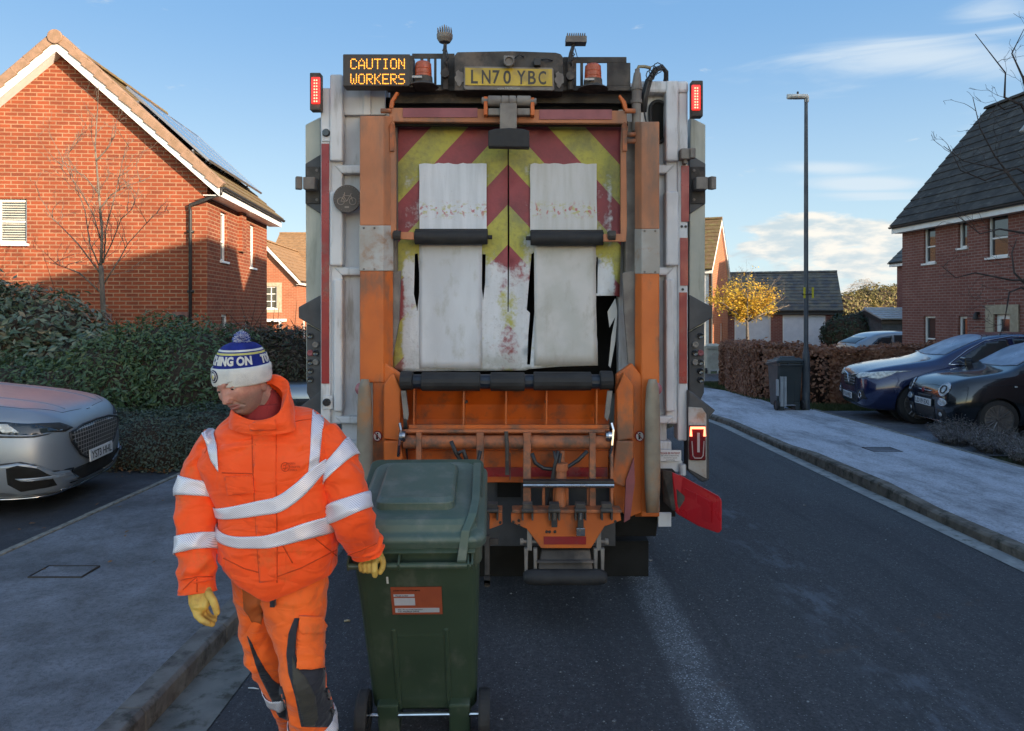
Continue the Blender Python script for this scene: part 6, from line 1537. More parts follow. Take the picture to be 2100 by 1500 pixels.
g=ks.patch('grille',M['honey'],[(-.52,.735),(-.30,.765),(0,.775),(.30,.765),(.52,.735),(.50,.66),(.36,.52),(.22,.46),(-.22,.46),(-.36,.52),(-.50,.66)],'x',1,off=.012,dens=.035)
ks.line('grille_rim',M['black_plastic'],[(-.54,.735),(-.30,.775),(0,.785),(.30,.775),(.54,.735),(.52,.65),(.37,.51),(.22,.445),(-.22,.445),(-.37,.51),(-.52,.65)],'x',1,r=.010,off=.012,closed=True,parent=g)
ks.patch('lower_intake',M['void'],[(-.5,.40),(.5,.40),(.56,.27),(-.56,.27)],'x',1,off=.010,dens=.04)
ks.line('front_lip',M['chrome_trim'],[(-.60,.245),(-.3,.225),(.3,.225),(.60,.245)],'x',1,r=.012,off=.016)
ks.box('badge',M['chrome_trim'],lambda mb:mb.obox((-.10,0,.885),(.016,0,.010),(0,.040,0),(-.004,0,.006)),bevel=.012)
plate(ks,'YS73 HHL',.035,.47,.05)
# ---- grey estate beyond the hedge (tail to the left)
es=suv_stations(4.6,1.50,.90,.98); es=[(x,a,b,c,d-.04,e,f_,min(g_,1.48)) for x,a,b,c,d,e,f_,g_ in es]
g3=gz(25.5)
ge=Car('parked_car','silver grey estate car seen over the beech hedge before the grey shed',(16.0,25.6,g3+.12),R(6),es,M['paint_greysil'],[(-.93,-1),(-3.6,-1),(-.93,1),(-3.6,1)],.33,.22,M['rim_grey'],5)
sideset(ge,[[(-1.56,1.03),(-2.05,1.30),(-2.46,1.38),(-2.5,1.03)],[(-2.56,1.03),(-2.52,1.385),(-3.25,1.37),(-3.36,1.05)],[(-3.42,1.05),(-3.32,1.36),(-3.8,1.28),(-4.1,1.08)]],sides=(-1,))
ge.patch('rear_screen',M['carglass'],[(-.5,1.08),(.5,1.08),(.44,1.30),(-.44,1.30)],'x',-1,off=.006)
ge.patch('tail_lamp',M['red_lens'],[(-4.18,.86),(-4.20,.98),(-4.48,.98),(-4.48,.86)],'y',-1,off=.008,dens=.04)
ge.patch('windscreen',M['carglass'],[(-1.44,-.60),(-2.08,-.53),(-2.18,0),(-2.08,.53),(-1.44,.60),(-1.34,0)],'z',off=.006)
# ---- pale grey car behind the man
bg2=Car('parked_car','pale grey car behind the man, only its bonnet showing beside the lorry',(-3.02,10.2,gz(10.2)+.02),R(-80),suv_stations(4.3,1.45,.88,.93),M['paint_greysil'],[(-.9,-1),(-3.5,-1),(-.9,1),(-3.5,1)],.32,.21,M['rim_grey'],5)
bg2.patch('grille',M['black_plastic'],[(-.5,.74),(.5,.74),(.4,.52),(-.4,.52)],'x',1,off=.008)
bg2.patch('windscreen',M['carglass'],[(-1.44,-.60),(-2.08,-.53),(-2.18,0),(-2.08,.53),(-1.44,.60),(-1.34,0)],'z',off=.006)
for sd_ in (1,-1): bg2.patch('headlamp',M['lens_clear'],[(sd_*.52,.72),(sd_*.56,.80),(sd_*.82,.82),(sd_*.8,.72)],'x',1,off=.01,dens=.04)
sideset(bg2,[[(-1.56,1.03),(-2.05,1.30),(-2.46,1.36),(-2.5,1.03)],[(-2.56,1.03),(-2.52,1.36),(-3.25,1.33),(-3.36,1.05)]])
# ---------------- lamp post
lp=thing('street_lamp','tall dark blue grey steel street lamp standing beside the dark wheelie bin','street lamp',(5.99,14.9,gz(14.9)+PR-.02))
M['post']=pm('painted_steel_post',(.060,.075,.09),(.045,.055,.07),rough=.45,scale=4,bump=.1)
X,Yl=5.99,14.9
def q(name,fn,mat,par=lp,**k):
    mb=MB(); fn(mb); return mb.build(name,mat,par,**k)
q('column',lambda mb:mb.lathe([(.075,-.32),(.075,.85),(.070,.93),(.052,1.0),(.046,1.1),(.042,4.2),(.034,6.16),(0,6.16)],(X,Yl,0),(0,0,1),20),M['post'],smooth=False)
q('access_door',lambda mb:mb.box(X-.04,X+.04,Yl-.079,Yl-.072,.15,.55),M['post'],bevel=.003)
def hd(mb):
    a=P(1650,200,Yl); mb.loft([[(a.x+x,a.y+y*w_,a.z+z) for y,z in ((-.09,.0),(-.07,.045),(0,.07),(.07,.045),(.09,0),(.06,-.03),(-.06,-.03))] for x,w_,z_ in ((.06,.5,0),(.0,.8,0),(-.15,1.,0),(-.30,.9,0),(-.36,.4,0))])
    mb.box(a.x+.0,a.x+.08,a.y-.03,a.y+.03,a.z-.1,a.z+.03)
q('lamp_head',hd,pm('lamp_head_grey',(.60,.58,.53),(.5,.48,.44),rough=.5),bevel=.006)
q('photocell',lambda mb:mb.lathe([(.02,0),(.022,.03),(.01,.045),(0,.045)],P(1636,192.5,Yl),(0,0,1),12),M['black_plastic'])
def tagm(mb):
    a=P(1656,590,Yl);
    for sx in (-1,1): mb.box(a.x+sx*.085-.022,a.x+sx*.085+.022,a.y-.06,a.y-.052,P(0,612,Yl).z,P(0,590,Yl).z)
q('yellow_tag',tagm,pm('yellow_tag',(.48,.42,.02),(.4,.35,.02),rough=.4),bevel=.002)
q('tag_strap',lambda mb:(mb.box(X-.10,X+.10,Yl-.06,Yl-.045,P(0,606,Yl).z,P(0,603,Yl).z),mb.lathe([(.05,0),(.05,.03)],(X,Yl,P(0,606,Yl).z),(0,0,1),16)),M['black_plastic'])
# ---------------- wheelie bins
def wbin(name,label,loc,rz,mat,tilt=0,group=None,sc=1.0,Wd=.50,D=.56,H=.98,lidmat=None,label_fn=None,big=False):
    """local: handle and wheels face -y, z up, base of body z=.1; tilt leans the handle toward -y about the axle"""
    T=thing(name,label,'wheelie bin',loc,rz,group); ax=Vector((0,.02,.12))
    rot=Matrix.Rotation(tilt,4,'X')
    TM=Matrix.Translation(ax)@rot@Matrix.Translation(-ax)@Matrix.Diagonal((sc,sc,sc,1))
    def b(nm,fn,mt,par=None,**k):
        mb=MB(); fn(mb); mb.v=[tuple(TM@Vector(p)) for p in mb.v]; o=mb.build(nm,mt,T,local=True,**k)
        if par: o.parent=par
        return o
    def rr(w,y0,y1,z,r=.04,n=5):
        pts=[]; cs=[(w-r,y0+r,-90),(w-r,y1-r,0),(-w+r,y1-r,90),(-w+r,y0+r,180)]
        for cx,cy,a0 in cs:
            for i in range(n): a=R(a0+90*i/(n-1)); pts.append((cx+r*math.cos(a),cy+r*math.sin(a),z))
        return pts
    w=Wd/2
    def body(mb):
        rings=[]
        for z,f,yo,yb in ((.07,.86,.10,.80),(.10,.89,.085,.82),(.35,.91,.06,.86),(H*.62,.93,.03,.92),(H-.14,.955,.0,.97),(H-.12,.955,0,.97),(H-.115,1.0,-.02,1.0),(H-.02,1.0,-.02,1.0)):
            rings.append(rr(w*f,yo,D*yb,z))
        mb.loft(rings)
    bd=b('body',body,mat,smooth=False,bevel=.006,fixn=True)
    # moulded lower panel and wheel recess on the handle side
    def ribs(mb):
        for s in (-1,1):
            mb.loft([[(s*(w*.42)-.012,.062,.60-.02),(s*(w*.42)+.012,.062,.60-.02),(s*(w*.42)+.012,.03,.60-.02),(s*(w*.42)-.012,.03,.60-.02)],[(s*(w*.42)-.012,.095,.10),(s*(w*.42)+.012,.095,.10),(s*(w*.42)+.012,.075,.10),(s*(w*.42)-.012,.075,.10)]])
        mb.loft([[(-w*.45,.060,.50),(w*.45,.060,.50),(w*.40,.040,.535),(-w*.40,.040,.535)],[(-w*.45,.055,.585),(w*.45,.055,.585),(w*.40,.04,.56),(-w*.40,.04,.56)]])
        for s in (-1,1): mb.box(min(s*w*.42,s*w*.78),max(s*w*.42,s*w*.78),.04,.24,-.01,.16)
    b('moulded_ribs',ribs,mat,bd,bevel=.008,fixn=True)
    b('axle',lambda mb:mb.cyl((-w*1.02,.02+.03,.10),(w*1.02,.05,.10),.010,12),M['chrome'])
    for s in (-1,1):
        wl=b('wheel',lambda mb:mb.lathe([(.055,-.022),(.098,-.024),(.102,-.015),(.102,.015),(.098,.024),(.055,.022)],(s*(w*.98+.01),.05,.10),(1,0,0),32),M['rubber'])
        b('hub',lambda mb:mb.lathe([(0,-.018),(.06,-.014),(.06,.014),(0,.018)],(s*(w*.98+.01),.05,.10),(1,0,0),20),M['black_plastic'],wl)
    # lid: overlapping skirt and raised top with a big central bulge
    lm=lidmat or mat
    def lid(mb):
        r=[]
        for z0,f,ya,yb in ((H-.035,1.06,-.035,1.07),(H+.0,1.07,-.04,1.075),(H+.015,1.03,-.03,1.05),(H+.022,.93,-.005,.99),(H+.045,.90,.01,.965),(H+.062,.84,.03,.92)):
            ring=rr(w*f,ya,D*yb,z0,.06); ring=[(x,y,z+ (-.085*(y/D))+.012*math.cos(x/w*1.4)) for x,y,z in ring]; r.append(ring)
        mb.loft(r)
    ld=b('lid',lid,lm,bevel=.006,fixn=True)
    def bulge(mb):
        r=[]
        for z0,f,ya,yb in ((H+.045,.62,.10,.82),(H+.088,.60,.112,.81),(H+.098,.56,.14,.78)):
            ring=rr(w*f,ya,D*yb,z0,.035); r.append([(x-.01,y,z-.085*(y/D)+.010*math.cos(x/w*1.4)) for x,y,z in ring])
        mb.loft(r)
    b('lid_bulge',bulge,lm,ld,bevel=.006,fixn=True)
    def hand(mb):
        mb.cyl((-w*.96,-.065,H-.075),(w*.86,-.065,H-.075),.0125,16)
        for x in (-w*.96,-w*.22,w*.80,w*.86): mb.prism([(x-.004,-.015,H-.10),(x-.004,-.075,H-.09),(x-.004,-.080,H-.06),(x-.004,-.015,H-.03)],(.008,0,0))
        mb.loft([[(x,-.02,H-.03),(x,-.05,H-.035),(x,-.05,H-.028),(x,-.02,H-.02)] for x in (-w*.9,w*.9)])
    b('handle',hand,mat,bevel=.002)
    if big:
        def hinge(mb):
            mb.loft([[(w*.78+dx-.018,y,z),(w*.78+dx+.018,y,z),(w*.78+dx+.016,y,z+.012),(w*.78+dx-.016,y,z+.012)] for dx,y,z in ((-.02,-.07,H-.06),(-.005,-.02,H+.035),(.02,.05,H+.062),(.03,.15,H+.058),(.03,.30,H+.045),(.03,.47,H+.028))])
        b('lid_arm',hinge,lm,ld,bevel=.006,fixn=True)
        if label_fn: label_fn(b,w,H,D)
    return T
M['bin_green']=pm('bin_green_plastic',(.036,.060,.038),(.045,.072,.046),rough=.42,scale=4,bump=.12,bscale=220,bdist=.001,dirt=((.10,.115,.09),.38,6,(1,1,.4)))
M['bin_lid']=pm('bin_green_lid',(.062,.100,.082),(.072,.112,.090),rough=.42,scale=3,bump=.12,bscale=220,bdist=.001,dirt=((.13,.155,.135),.45,7))
M['bin_grey']=pm('bin_dark_grey',(.028,.038,.042),(.035,.045,.05),rough=.45,scale=4,bump=.1)
M['bin_pale']=pm('bin_sunlit_pale',(.42,.40,.34),(.34,.33,.28),rough=.6,scale=4)  # sunlight on the far bin put into its pale colour
def biglabel(b,w,H,D):
    # sticker on the handle side, leaning plane of the body front
    def fy(z): 
        return (.0+ (.03-.0)*(H-.14-z)/(H-.14-H*.62)) if z>H*.62 else .03+(.03)*(H*.62-z)/(H*.62-.35)
    z1,z0=H-.235,H-.385; x0,x1=-.105,.095
    def pl(x,z,o=.0): return (x,fy(z)-.004-o,z)
    def rect(mb,xa,xb,za,zb,o): mb.prism([pl(xa,za,o),pl(xb,za,o),pl(xb,zb,o),pl(xa,zb,o)],(0,-.0012,0))
    st=b('sticker',lambda mb:rect(mb,x0,x1,z0,z1,0),pm('sticker_orange',(.36,.085,.035),(.30,.07,.035),rough=.5,scale=6))
    b('sticker_panel',lambda mb:(rect(mb,x0+.010,x0+.092,z1-.050,z1-.038,.0015),rect(mb,x0+.011,x0+.093,z1-.098,z1-.058,.0015),rect(mb,x0+.012,x1-.012,z0+.012,z0+.036,.0015)),pm('sticker_white',(.52,.55,.62),rough=.5),st)
    def tx(mb):
        def T_(s,x,z,wd,h): addtext(mb,s,pl(x,z,.0032),(1,0,0),Vector((0,fy(z+.05)-fy(z),.05)),wd,h,.0006,.01)
        T_('GARDEN WASTE COLLECTION SERVICE',x0+.010,z1-.020,.105,.006)
        T_('House number',x0+.018,z1-.0475,.05,.0065)
        T_('2024  Flat and street description',x0+.022,z0+.0255,.10,.0065)
        T_('7 ST WILFRIDS DRIVE',x0+.022,z0+.015,.085,.008)
    b('sticker_text',tx,M['ink'],st)
    b('white_chip',lambda mb:rect(mb,-.118,-.110,H-.215,H-.18,0),M['plate_w'])
b1=wbin('wheelie_bin','big green wheelie bin with orange sticker, tilted back by the man in orange',P(868,0,3.02)and(-.378,3.10,gz(3.1)-.008),R(1.5),M['bin_green'],tilt=R(20),Wd=.51,D=.60,H=1.05,lidmat=M['bin_lid'],label_fn=biglabel,big=True)
wbin('wheelie_bin','dark slate grey wheelie bin standing against the foot of the street lamp',(5.62,14.75,gz(14.75)+PR),R(2),M['bin_grey'],Wd=.53,D=.60,H=1.0,group=None)
bt=[x for x in bpy.data.objects if x.name.startswith('wheelie_bin')][-1]
mb=MB(); 
for px0,px1,y0,y1 in ((1601,1607,773,834),(1609,1613,773,834),(1594,1597,779,812)): 
    a=P(px0,y0,14.72);b_=P(px1,y1,14.74); mb.box(a.x,b_.x,14.73,14.80,b_.z,a.z)
mb.build('tape_strip',pm('pale_tape',(.30,.33,.36)),bpy.data.objects['wheelie_bin.001'])
wbin('wheelie_bin','grey wheelie bin, painted pale as if sunlit, standing by the lawn beyond the side road',(7.35,26.6,gz(26.6)+.05),R(-4),M['bin_pale'],Wd=.55,D=.6,H=1.0)
mb=MB(); a=P(1459,722,26.5)
addtext(mb,'BLUE',P(1459,729,26.52),(1,0,0),(0,0,1),.22,.09,.01); addtext(mb,'BIN',P(1460,737,26.54),(1,0,0),(0,0,1),.18,.09,.01)
mb.build('bin_lettering',M['worn_metal'],bpy.data.objects['wheelie_bin.002'])
# ---------------- the man
YM=2.62
MAN=thing('person','man in orange reflective jacket and trousers, bobble hat and yellow gloves pulling the green bin','person',(P(600,0,YM).x,YM,gz(YM)))
def cloth(name,c1,c2,dirt=None,bs=260,bump=.25):
    return pm(name,c1,c2,rough=.75,scale=5,dirt=dirt,bump=bump,bscale=bs,bdist=.0015,sheen=.15)
def foldmat(name,c1,c2,dirt=None,amt=.8):
    m=cloth(name,c1,c2,dirt); t=m.node_tree; b=t.nodes['Principled BSDF']
    o=coords(t,(1,1,1)); f1=noi(t,o,4.2,2,.45,1.6); f2=noi(t,coords(t,(.6,1,1.7)),8,2,.5,1.0)
    r1=mathn(t,'ABSOLUTE',mathn(t,'SUBTRACT',f1,.5)); r2=mathn(t,'ABSOLUTE',mathn(t,'SUBTRACT',f2,.5))
    bumpn(t,b,mathn(t,'ADD',mathn(t,'MULTIPLY',r1,1.6),r2),amt*.5,.05); return m
M['hv']=foldmat('hi_vis_orange',(1.0,.092,.003),(.95,.080,.003),((.62,.12,.02),.22,3.5))
M['hv2']=foldmat('hi_vis_trouser_orange',(1.0,.155,.012),(.9,.13,.012),((.55,.13,.03),.25,4))
M['hv_seam']=pm('hi_vis_seam',(.62,.055,.004),(.55,.05,.004),rough=.8)
def tapemat():
    m,t,b=nt('reflective_tape'); o=coords(t); sp=N(t,'ShaderNodeSeparateXYZ'); L(t,o,sp.inputs[0])
    zz=mathn(t,'ABSOLUTE',mathn(t,'SUBTRACT',mathn(t,'FRACT',mathn(t,'MULTIPLY',sp.outputs[0],16)),.5))
    ln=mathn(t,'FRACT',mathn(t,'MULTIPLY',mathn(t,'ADD',sp.outputs[2],mathn(t,'MULTIPLY',zz,.05)),150))
    c=mixc(t,ramp(t,ln,.25,.45),(.42,.42,.50),(.80,.79,.86)); f=noi(t,o,9,4)
    c=mixc(t,ramp(t,f,.4,.7,0,.35),c,(.52,.47,.52)); L(t,c,b.inputs['Base Color']); b.inputs['Roughness'].default_value=.4; b.inputs['Metallic'].default_value=.15; return m
M['tape']=tapemat()
M['navy_cloth']=foldmat('navy_panel',(.010,.014,.028),(.018,.02,.03),None,.7)
M['olive_cloth']=foldmat('worn_dark_panel',(.045,.043,.035),(.03,.03,.028),None,.5)
M['skin']=None
def skinmat():
    m,t,b=nt('skin'); o=coords(t); n=noi(t,o,30,6,.6); n2=noi(t,o,140,3)
    c=mixc(t,ramp(t,n,.35,.7),(.52,.27,.205),(.44,.19,.145)); c=mixc(t,ramp(t,n2,.4,.7,0,.3),c,(.30,.15,.12)); L(t,c,b.inputs['Base Color'])
    b.inputs['Roughness'].default_value=.5; b.inputs['Subsurface Weight'].default_value=.12; b.inputs['Subsurface Radius'].default_value=(.01,.004,.002); bumpn(t,b,mathn(t,'ADD',n,n2),.25,.002); return m
M['skin']=skinmat()
M['stubble']=pm('stubble_skin',(.38,.235,.19),(.27,.18,.155),rough=.6,scale=60,bump=.3,bscale=400,bdist=.001)
M['lips']=pm('lips',(.36,.15,.13),(.30,.12,.11),rough=.45)
class Surf:
    """generalised tube: keys (centre, ru, rw, exponent)"""
    def __init__(s,keys,wr=.006,seed=0,fx=None,fold=0,ff=12):
        s.fold=fold; s.ff=ff
        s.k=[(Vector(a),b,c,(d if d else 2.0)) for a,b,c,d in keys]; s.wr=wr; s.seed=seed; s.n=len(keys); s.fx=fx
    def cr(s,v):
        t_=max(0,min(.99999,v))*(s.n-1); i=int(t_); f=t_-i; g=lambda j:s.k[max(0,min(s.n-1,j))]
        def h(a,b,c,d): return .5*((2*b)+(c-a)*f+(2*a-5*b+4*c-d)*f*f+(3*b-a-3*c+d)*f**3)
        A,B,C,D=g(i-1),g(i),g(i+1),g(i+2); return h(A[0],B[0],C[0],D[0]),h(A[1],B[1],C[1],D[1]),h(A[2],B[2],C[2],D[2]),h(A[3],B[3],C[3],D[3])
    def pt(s,v,a,off=0):
        c,ru,rw,e=s.cr(v); c1=s.cr(v+.01)[0]; c0=s.cr(v-.01)[0]; t_=(c1-c0).normalized()
        u=Vector((0,1,0)).cross(t_).normalized(); 
        if u.x<0: u=-u
        w_=t_.cross(u).normalized(); 
        if w_.y<0: w_=-w_
        ca,sa=math.cos(a),math.sin(a); q=2/e
        d=u*(ru*math.copysign(abs(ca)**q,ca))+w_*(rw*math.copysign(abs(sa)**q,sa))
        p=c+d; n=d.normalized()
        if s.wr:
            f=1-abs(noise.noise(Vector((p.x*7+s.seed,p.y*5,p.z*11))))*2; g=noise.noise(Vector((p.x*16,p.y*9+s.seed,p.z*24)))
            h=noise.noise(Vector((p.x*4,s.seed,p.z*4)))
            p=p+n*s.wr*(f**3*.6+g*.12+h*1.3)
            if s.fold:
                m_=noise.noise(Vector((math.cos(a)*1.3+s.seed,math.sin(a)*1.3,v*3.1))); e_=max(0,min(1,.5+1.6*noise.noise(Vector((math.cos(a)*.9,math.sin(a)*.9+s.seed,v*5)))))
                w_=math.sin(v*s.ff*6.283+m_*5+1.2*math.cos(a)); p=p+n*s.fold*e_*(w_*.5+.5)**2.2*(1 if w_>0 else .4)
        if s.fx: p=s.fx(p,v,a)
        return p+n*off
    def mesh(s,mb,nv=60,na=64,v0=0,v1=1,off=0,caps=True,vf=None,mf=None):
        rings=[]
        for i in range(nv+1):
            r=[]
            for j in range(na):
                a=2*math.pi*j/na; vv=v0+(v1-v0)*i/nv
                if vf: vv+=vf(a)
                r.append(s.pt(vv,a,off))
            rings.append(r)
        mb.loft(rings,0,True,caps,mf)
def mpart(name,mat,fn,parent=None,**k):
    mb=MB(); fn(mb); k.setdefault('smooth',True); return mb.build(name,mat,parent or MAN,**k)
px=lambda n:n/F*YM
def C(x,y,dY=0): return P(x,y,YM+dY)
# torso
def hemfx(p,v,a):
    if v<.16:
        k=(1-v/.16)
        # hem: lowest in front at the zip, higher at both sides
        dx=(p.x-C(565,0).x); p=p+Vector((0,0,-k*(.065*max(0,1-abs(dx)/.16)-.012)+k*.10*max(0,dx)*1.0))
    return p
torso=Surf([(C(568,1172,.05),px(106),.145,2.3),(C(571,1148,.05),px(114),.155,2.4),(C(572,1110,.06),px(119),.160,2.4),(C(572,1060,.06),px(120),.158,2.4),(C(566,1010,.06),px(124),.150,2.4),(C(556,960,.07),px(134),.145,2.5),(C(550,915,.08),px(140),.130,2.5),(C(545,885,.08),px(126),.115,2.3),(C(538,862,.07),px(92),.100,2.0),(C(534,848,.06),px(66),.085,2.0)],.008,3,hemfx,fold=.009,ff=6)
armR=Surf([(C(449,898,.08),px(34),.07,2),(C(427,935,.08),px(37),.070,2),(C(410,985,.06),px(38),.068,2),(C(404,1040,.03),px(39),.068,2),(C(403,1100,.0),px(38),.066,2),(C(405,1160,-.04),px(37),.062,2),(C(404,1190,-.05),px(36.5),.060,2),(C(404,1216,-.06),px(38),.060,2)],.008,11,fold=.012,ff=7)
armL=Surf([(C(655,895,.08),px(40),.07,2),(C(684,930,.07),px(42),.074,2),(C(701,975,.05),px(41),.072,2),(C(714,1025,.03),px(40),.070,2),(C(724,1065,.01),px(41),.070,2),(C(738,1105,.05),px(37),.062,2),(C(747,1120,.07),px(35),.056,2),(C(752,1134,.08),px(33),.054,2)],.008,17,fold=.012,ff=7)
def jac(mb):
    torso.mesh(mb,90,96); armR.mesh(mb,80,48); armL.mesh(mb,80,48)
jk=mpart('jacket',M['hv'],jac,fixn=False)
dg=bpy.context.evaluated_depsgraph_get()
def bvh_of(*objs):
    V=[];Fc=[]
    for o in objs:
        n=len(V); V+=[W[o.name]@v.co for v in o.data.vertices]; Fc+=[tuple(n+i for i in p.vertices) for p in o.data.polygons]
    return BVHTree.FromPolygons(V,Fc)
camp=Vector((0,0,CAMH))
def drape(bv,name,mat,pts,off=.004,th=.003,parent=None,dens=5.0,wob=0):
    """cut shape laid on the cloth seen from the front; pts in px at the man's distance"""
    vx=[Vector(p) for p in pts]; n=len(vx); out=[]
    for i in range(n):
        a,b=vx[i],vx[(i+1)%n]; k=max(1,int((b-a).length/dens))
        for j in range(k): out.append(a.lerp(b,j/k)+Vector((rnd.uniform(-wob,wob),rnd.uniform(-wob,wob))))
    E=[(i,(i+1)%len(out)) for i in range(len(out))]; allp=list(out)
    def ins(p):
        c=False
        for i in range(len(out)):
            a=out[i];b=out[i-1]
            if (a.y>p.y)!=(b.y>p.y) and p.x<(b.x-a.x)*(p.y-a.y)/(b.y-a.y)+a.x: c=not c
        return c
    xs=[p.x for p in out];ys=[p.y for p in out]; x=min(xs)+dens*.6
    while x<max(xs):
        y=min(ys)+dens*.6
        while y<max(ys):
            if ins(Vector((x,y))) and min((Vector((x,y))-q).length for q in out)>dens*.35: allp.append(Vector((x,y)))
            y+=dens
        x+=dens
    r=geometry.delaunay_2d_cdt(allp,E,[],0,1e-4); V=[];ok=[]
    for p in r[0]:
        w_=P(p.x,p.y,YM); o=Vector((w_.x*.4,.3,CAMH+(w_.z-CAMH)*.2)); o=camp.lerp(w_,.3); d=(w_-camp).normalized()
        h,nn,_,_=bv.ray_cast(o,d)
        if h is None: V.append((0,0,0)); ok.append(False)
        else:
            if nn.dot(d)>0: nn=-nn
            V.append(tuple(h+(nn-d).normalized()*off)); ok.append(True)
    mb=MB(); mb.v=V
    for f_ in r[2]:
        if not all(ok[i] for i in f_): continue
        c=sum((r[0][i] for i in f_),Vector((0,0)))/len(f_)
        if not ins(c): continue
        f_=list(f_); a,b,d_=[Vector(V[i]) for i in f_[:3]]
        if (b-a).cross(d_-a).y>0: f_=f_[::-1]
        mb.face(f_)
    o=mb.build(name,mat,parent or MAN,smooth=True); m_=o.modifiers.new('s','SOLIDIFY'); m_.thickness=th; m_.offset=-.5; return o
def seam(bv,name,mat,pts,r=.0022,parent=None,off=.001):
    out=[]; pp=[Vector(p) for p in pts]
    for i in range(len(pp)-1):
        k=max(1,int((pp[i+1]-pp[i]).length/6))
        for j in range(k+(i==len(pp)-2)):
            p=pp[i].lerp(pp[i+1],j/k); w_=P(p.x,p.y,YM); h,nn,_,_=bv.ray_cast(camp.lerp(w_,.3),(w_-camp).normalized())
            if h: out.append(h-(w_-camp).normalized()*off)
    if len(out)>1:
        mb=MB(); mb.tube(out,r,5); return mb.build(name,mat,parent or MAN,smooth=True)
# bands round torso and sleeves
def bandon(S,v0,v1,vf=None,na=96,name='reflective_band'):
    o=mpart(name,M['tape'],lambda mb:S.mesh(mb,6,na,v0,v1,.0045 if na==48 else .0075,False,vf),jk); m_=o.modifiers.new('s','SOLIDIFY'); m_.thickness=.003; return o
def vy(S,y):  # param for a px height
    best=min(range(401),key=lambda i:abs(S.cr(i/400)[0].z-C(0,y).z)); return best/400
v1=vy(torso,1030)
def vf1(a): c=math.cos(a); s_=math.sin(a); k=(max(0,c-.1)**1.5*.12 if s_<0 else max(0,c)*.06); return k-.01*max(0,-c)
bandon(torso,v1-.024,v1+.026,vf1)
v2=vy(torso,1092)
bandon(torso,v2-.030,v2+.025,lambda a:.038*max(0,math.cos(a))+.012*max(0,-math.cos(a))-.01*math.cos(3*a))
for S,y0,y1,tilt in ((armR,993,1026,-.012),(armR,1098,1130,-.004),(armL,948,976,.06),(armL,1028,1058,.008)):
    a0,a1=sorted((vy(S,y0),vy(S,y1))); bandon(S,a0,a1,lambda a:-tilt*math.cos(a),48,'sleeve_band')
BJ=bvh_of(jk)
drape(BJ,'shoulder_tape',M['tape'],[(412,880),(436,868),(440,890),(446,920),(449,968),(434,945),(424,910)],.009,parent=jk)
drape(BJ,'shoulder_tape',M['tape'],[(641,838),(667,846),(660,890),(656,930),(650,972),(630,986),(636,930),(638,880)],.004,parent=jk)
for pts in ([(517,872),(518,960),(524,1060),(528,1130),(533,1195)],[(566,872),(565,980),(568,1080),(568,1195)],[(470,878),(495,872),(515,880)],[(590,868),(620,862),(650,858)],
  [(455,970),(520,972),(522,1018)],[(520,905),(530,925),(550,905),(565,885)],[(600,1155),(575,1110)],[(640,1100),(690,1140)],[(440,890),(420,930)],[(372,1190),(404,1183),(436,1183)],[(458,1145),(500,1166),(566,1184),(620,1164),(690,1128)],[(375,1210),(390,1195),(404,1184),(404,1215)],[(717,1138),(740,1130),(772,1115)]): seam(BJ,'jacket_seam',M['hv_seam'],pts,parent=jk)
pk=drape(BJ,'chest_pocket',M['hv'],[(462,978),(518,976),(522,1012),(468,1016)],.008,.006,parent=jk)
drape(BJ,'zip_flap',M['hv'],[(517,872),(566,872),(566,1000),(568,1190),(533,1195),(524,1060)],.003,.003,parent=jk)
# council roundel on the chest
seam(BJ,'roundel',M['hv_seam'],[(585+8.5*math.cos(i*.4),958+9*math.sin(i*.4)) for i in range(17)],.0013,jk,.003)
for pts in ([(580,956),(590,953)],[(580,961),(591,960)],[(584,965),(588,950)]): seam(BJ,'roundel',M['hv_seam'],pts,.0012,jk,.003)
def jt(mb):
    for s_,x,y,w_,h_ in (('NORTH',594,952,13,4),('YORKSHIRE',594,958.5,23,4),('COUNCIL',594,965,17,4)):
        w0=P(x,y,YM); h,nn,_,_=BJ.ray_cast(camp.lerp(w0,.3),(w0-camp).normalized()); addtext(mb,s_,h+Vector((0,-.012,0)),(1,.06,0),(0,0,1),px(w_),px(h_),.001,.02)
mpart('jacket_lettering',M['hv_seam'],jt,jk,smooth=False)
# collar
def col(mb):
    rows=[]
    top={0:(592,800,.02),45:(586,778,.06),90:(560,768,.09),135:(515,788,.08),180:(478,828,.04),225:(480,846,-.03),270:(522,862,-.065),315:(570,848,-.05)}
    base={0:(606,866,.02),45:(600,850,.10),90:(545,842,.13),135:(490,850,.10),180:(468,872,.04),225:(482,884,-.035),270:(538,893,-.065),315:(600,885,-.045)}
    def per(d,a):
        i=int(a//45)%8; f=a/45-a//45; g=lambda j:Vector(d[(j%8)*45]); A,B,C_,D=g(i-1),g(i),g(i+1),g(i+2)
        return .5*((2*B)+(C_-A)*f+(2*A-5*B+4*C_-D)*f*f+(3*B-A-3*C_+D)*f**3)
    for k in range(11):
        t_=k/10; r=[]
        for j in range(64):
            a=j*360/64; b=per(base,a).lerp(per(top,a),t_); w_=C(b.x,b.y,b.z); n=Vector((math.cos(R(a)),math.sin(R(a)),0))
            w_+=n*(.003*math.sin(t_*math.pi)+.004*noise.noise(w_*18)); r.append(w_)
        rows.append(r)
    for k in range(4):  # turned-in lip
        rows.append([p+(Vector((C(532,0).x,YM+.02,0))-Vector((p.x,p.y,0))).normalized()*.006*(k+1)+Vector((0,0,-.010*(k+1)+.006)) for p in rows[10]])
    mb.loft(rows,0,True,False)
o=mpart('collar',M['hv'],col,jk); 
BC=bvh_of(o)
drape(BC,'collar_tab',M['hv'],[(512,872),(538,856),(548,862),(565,860),(568,882),(515,884)],.008,.004,parent=jk)
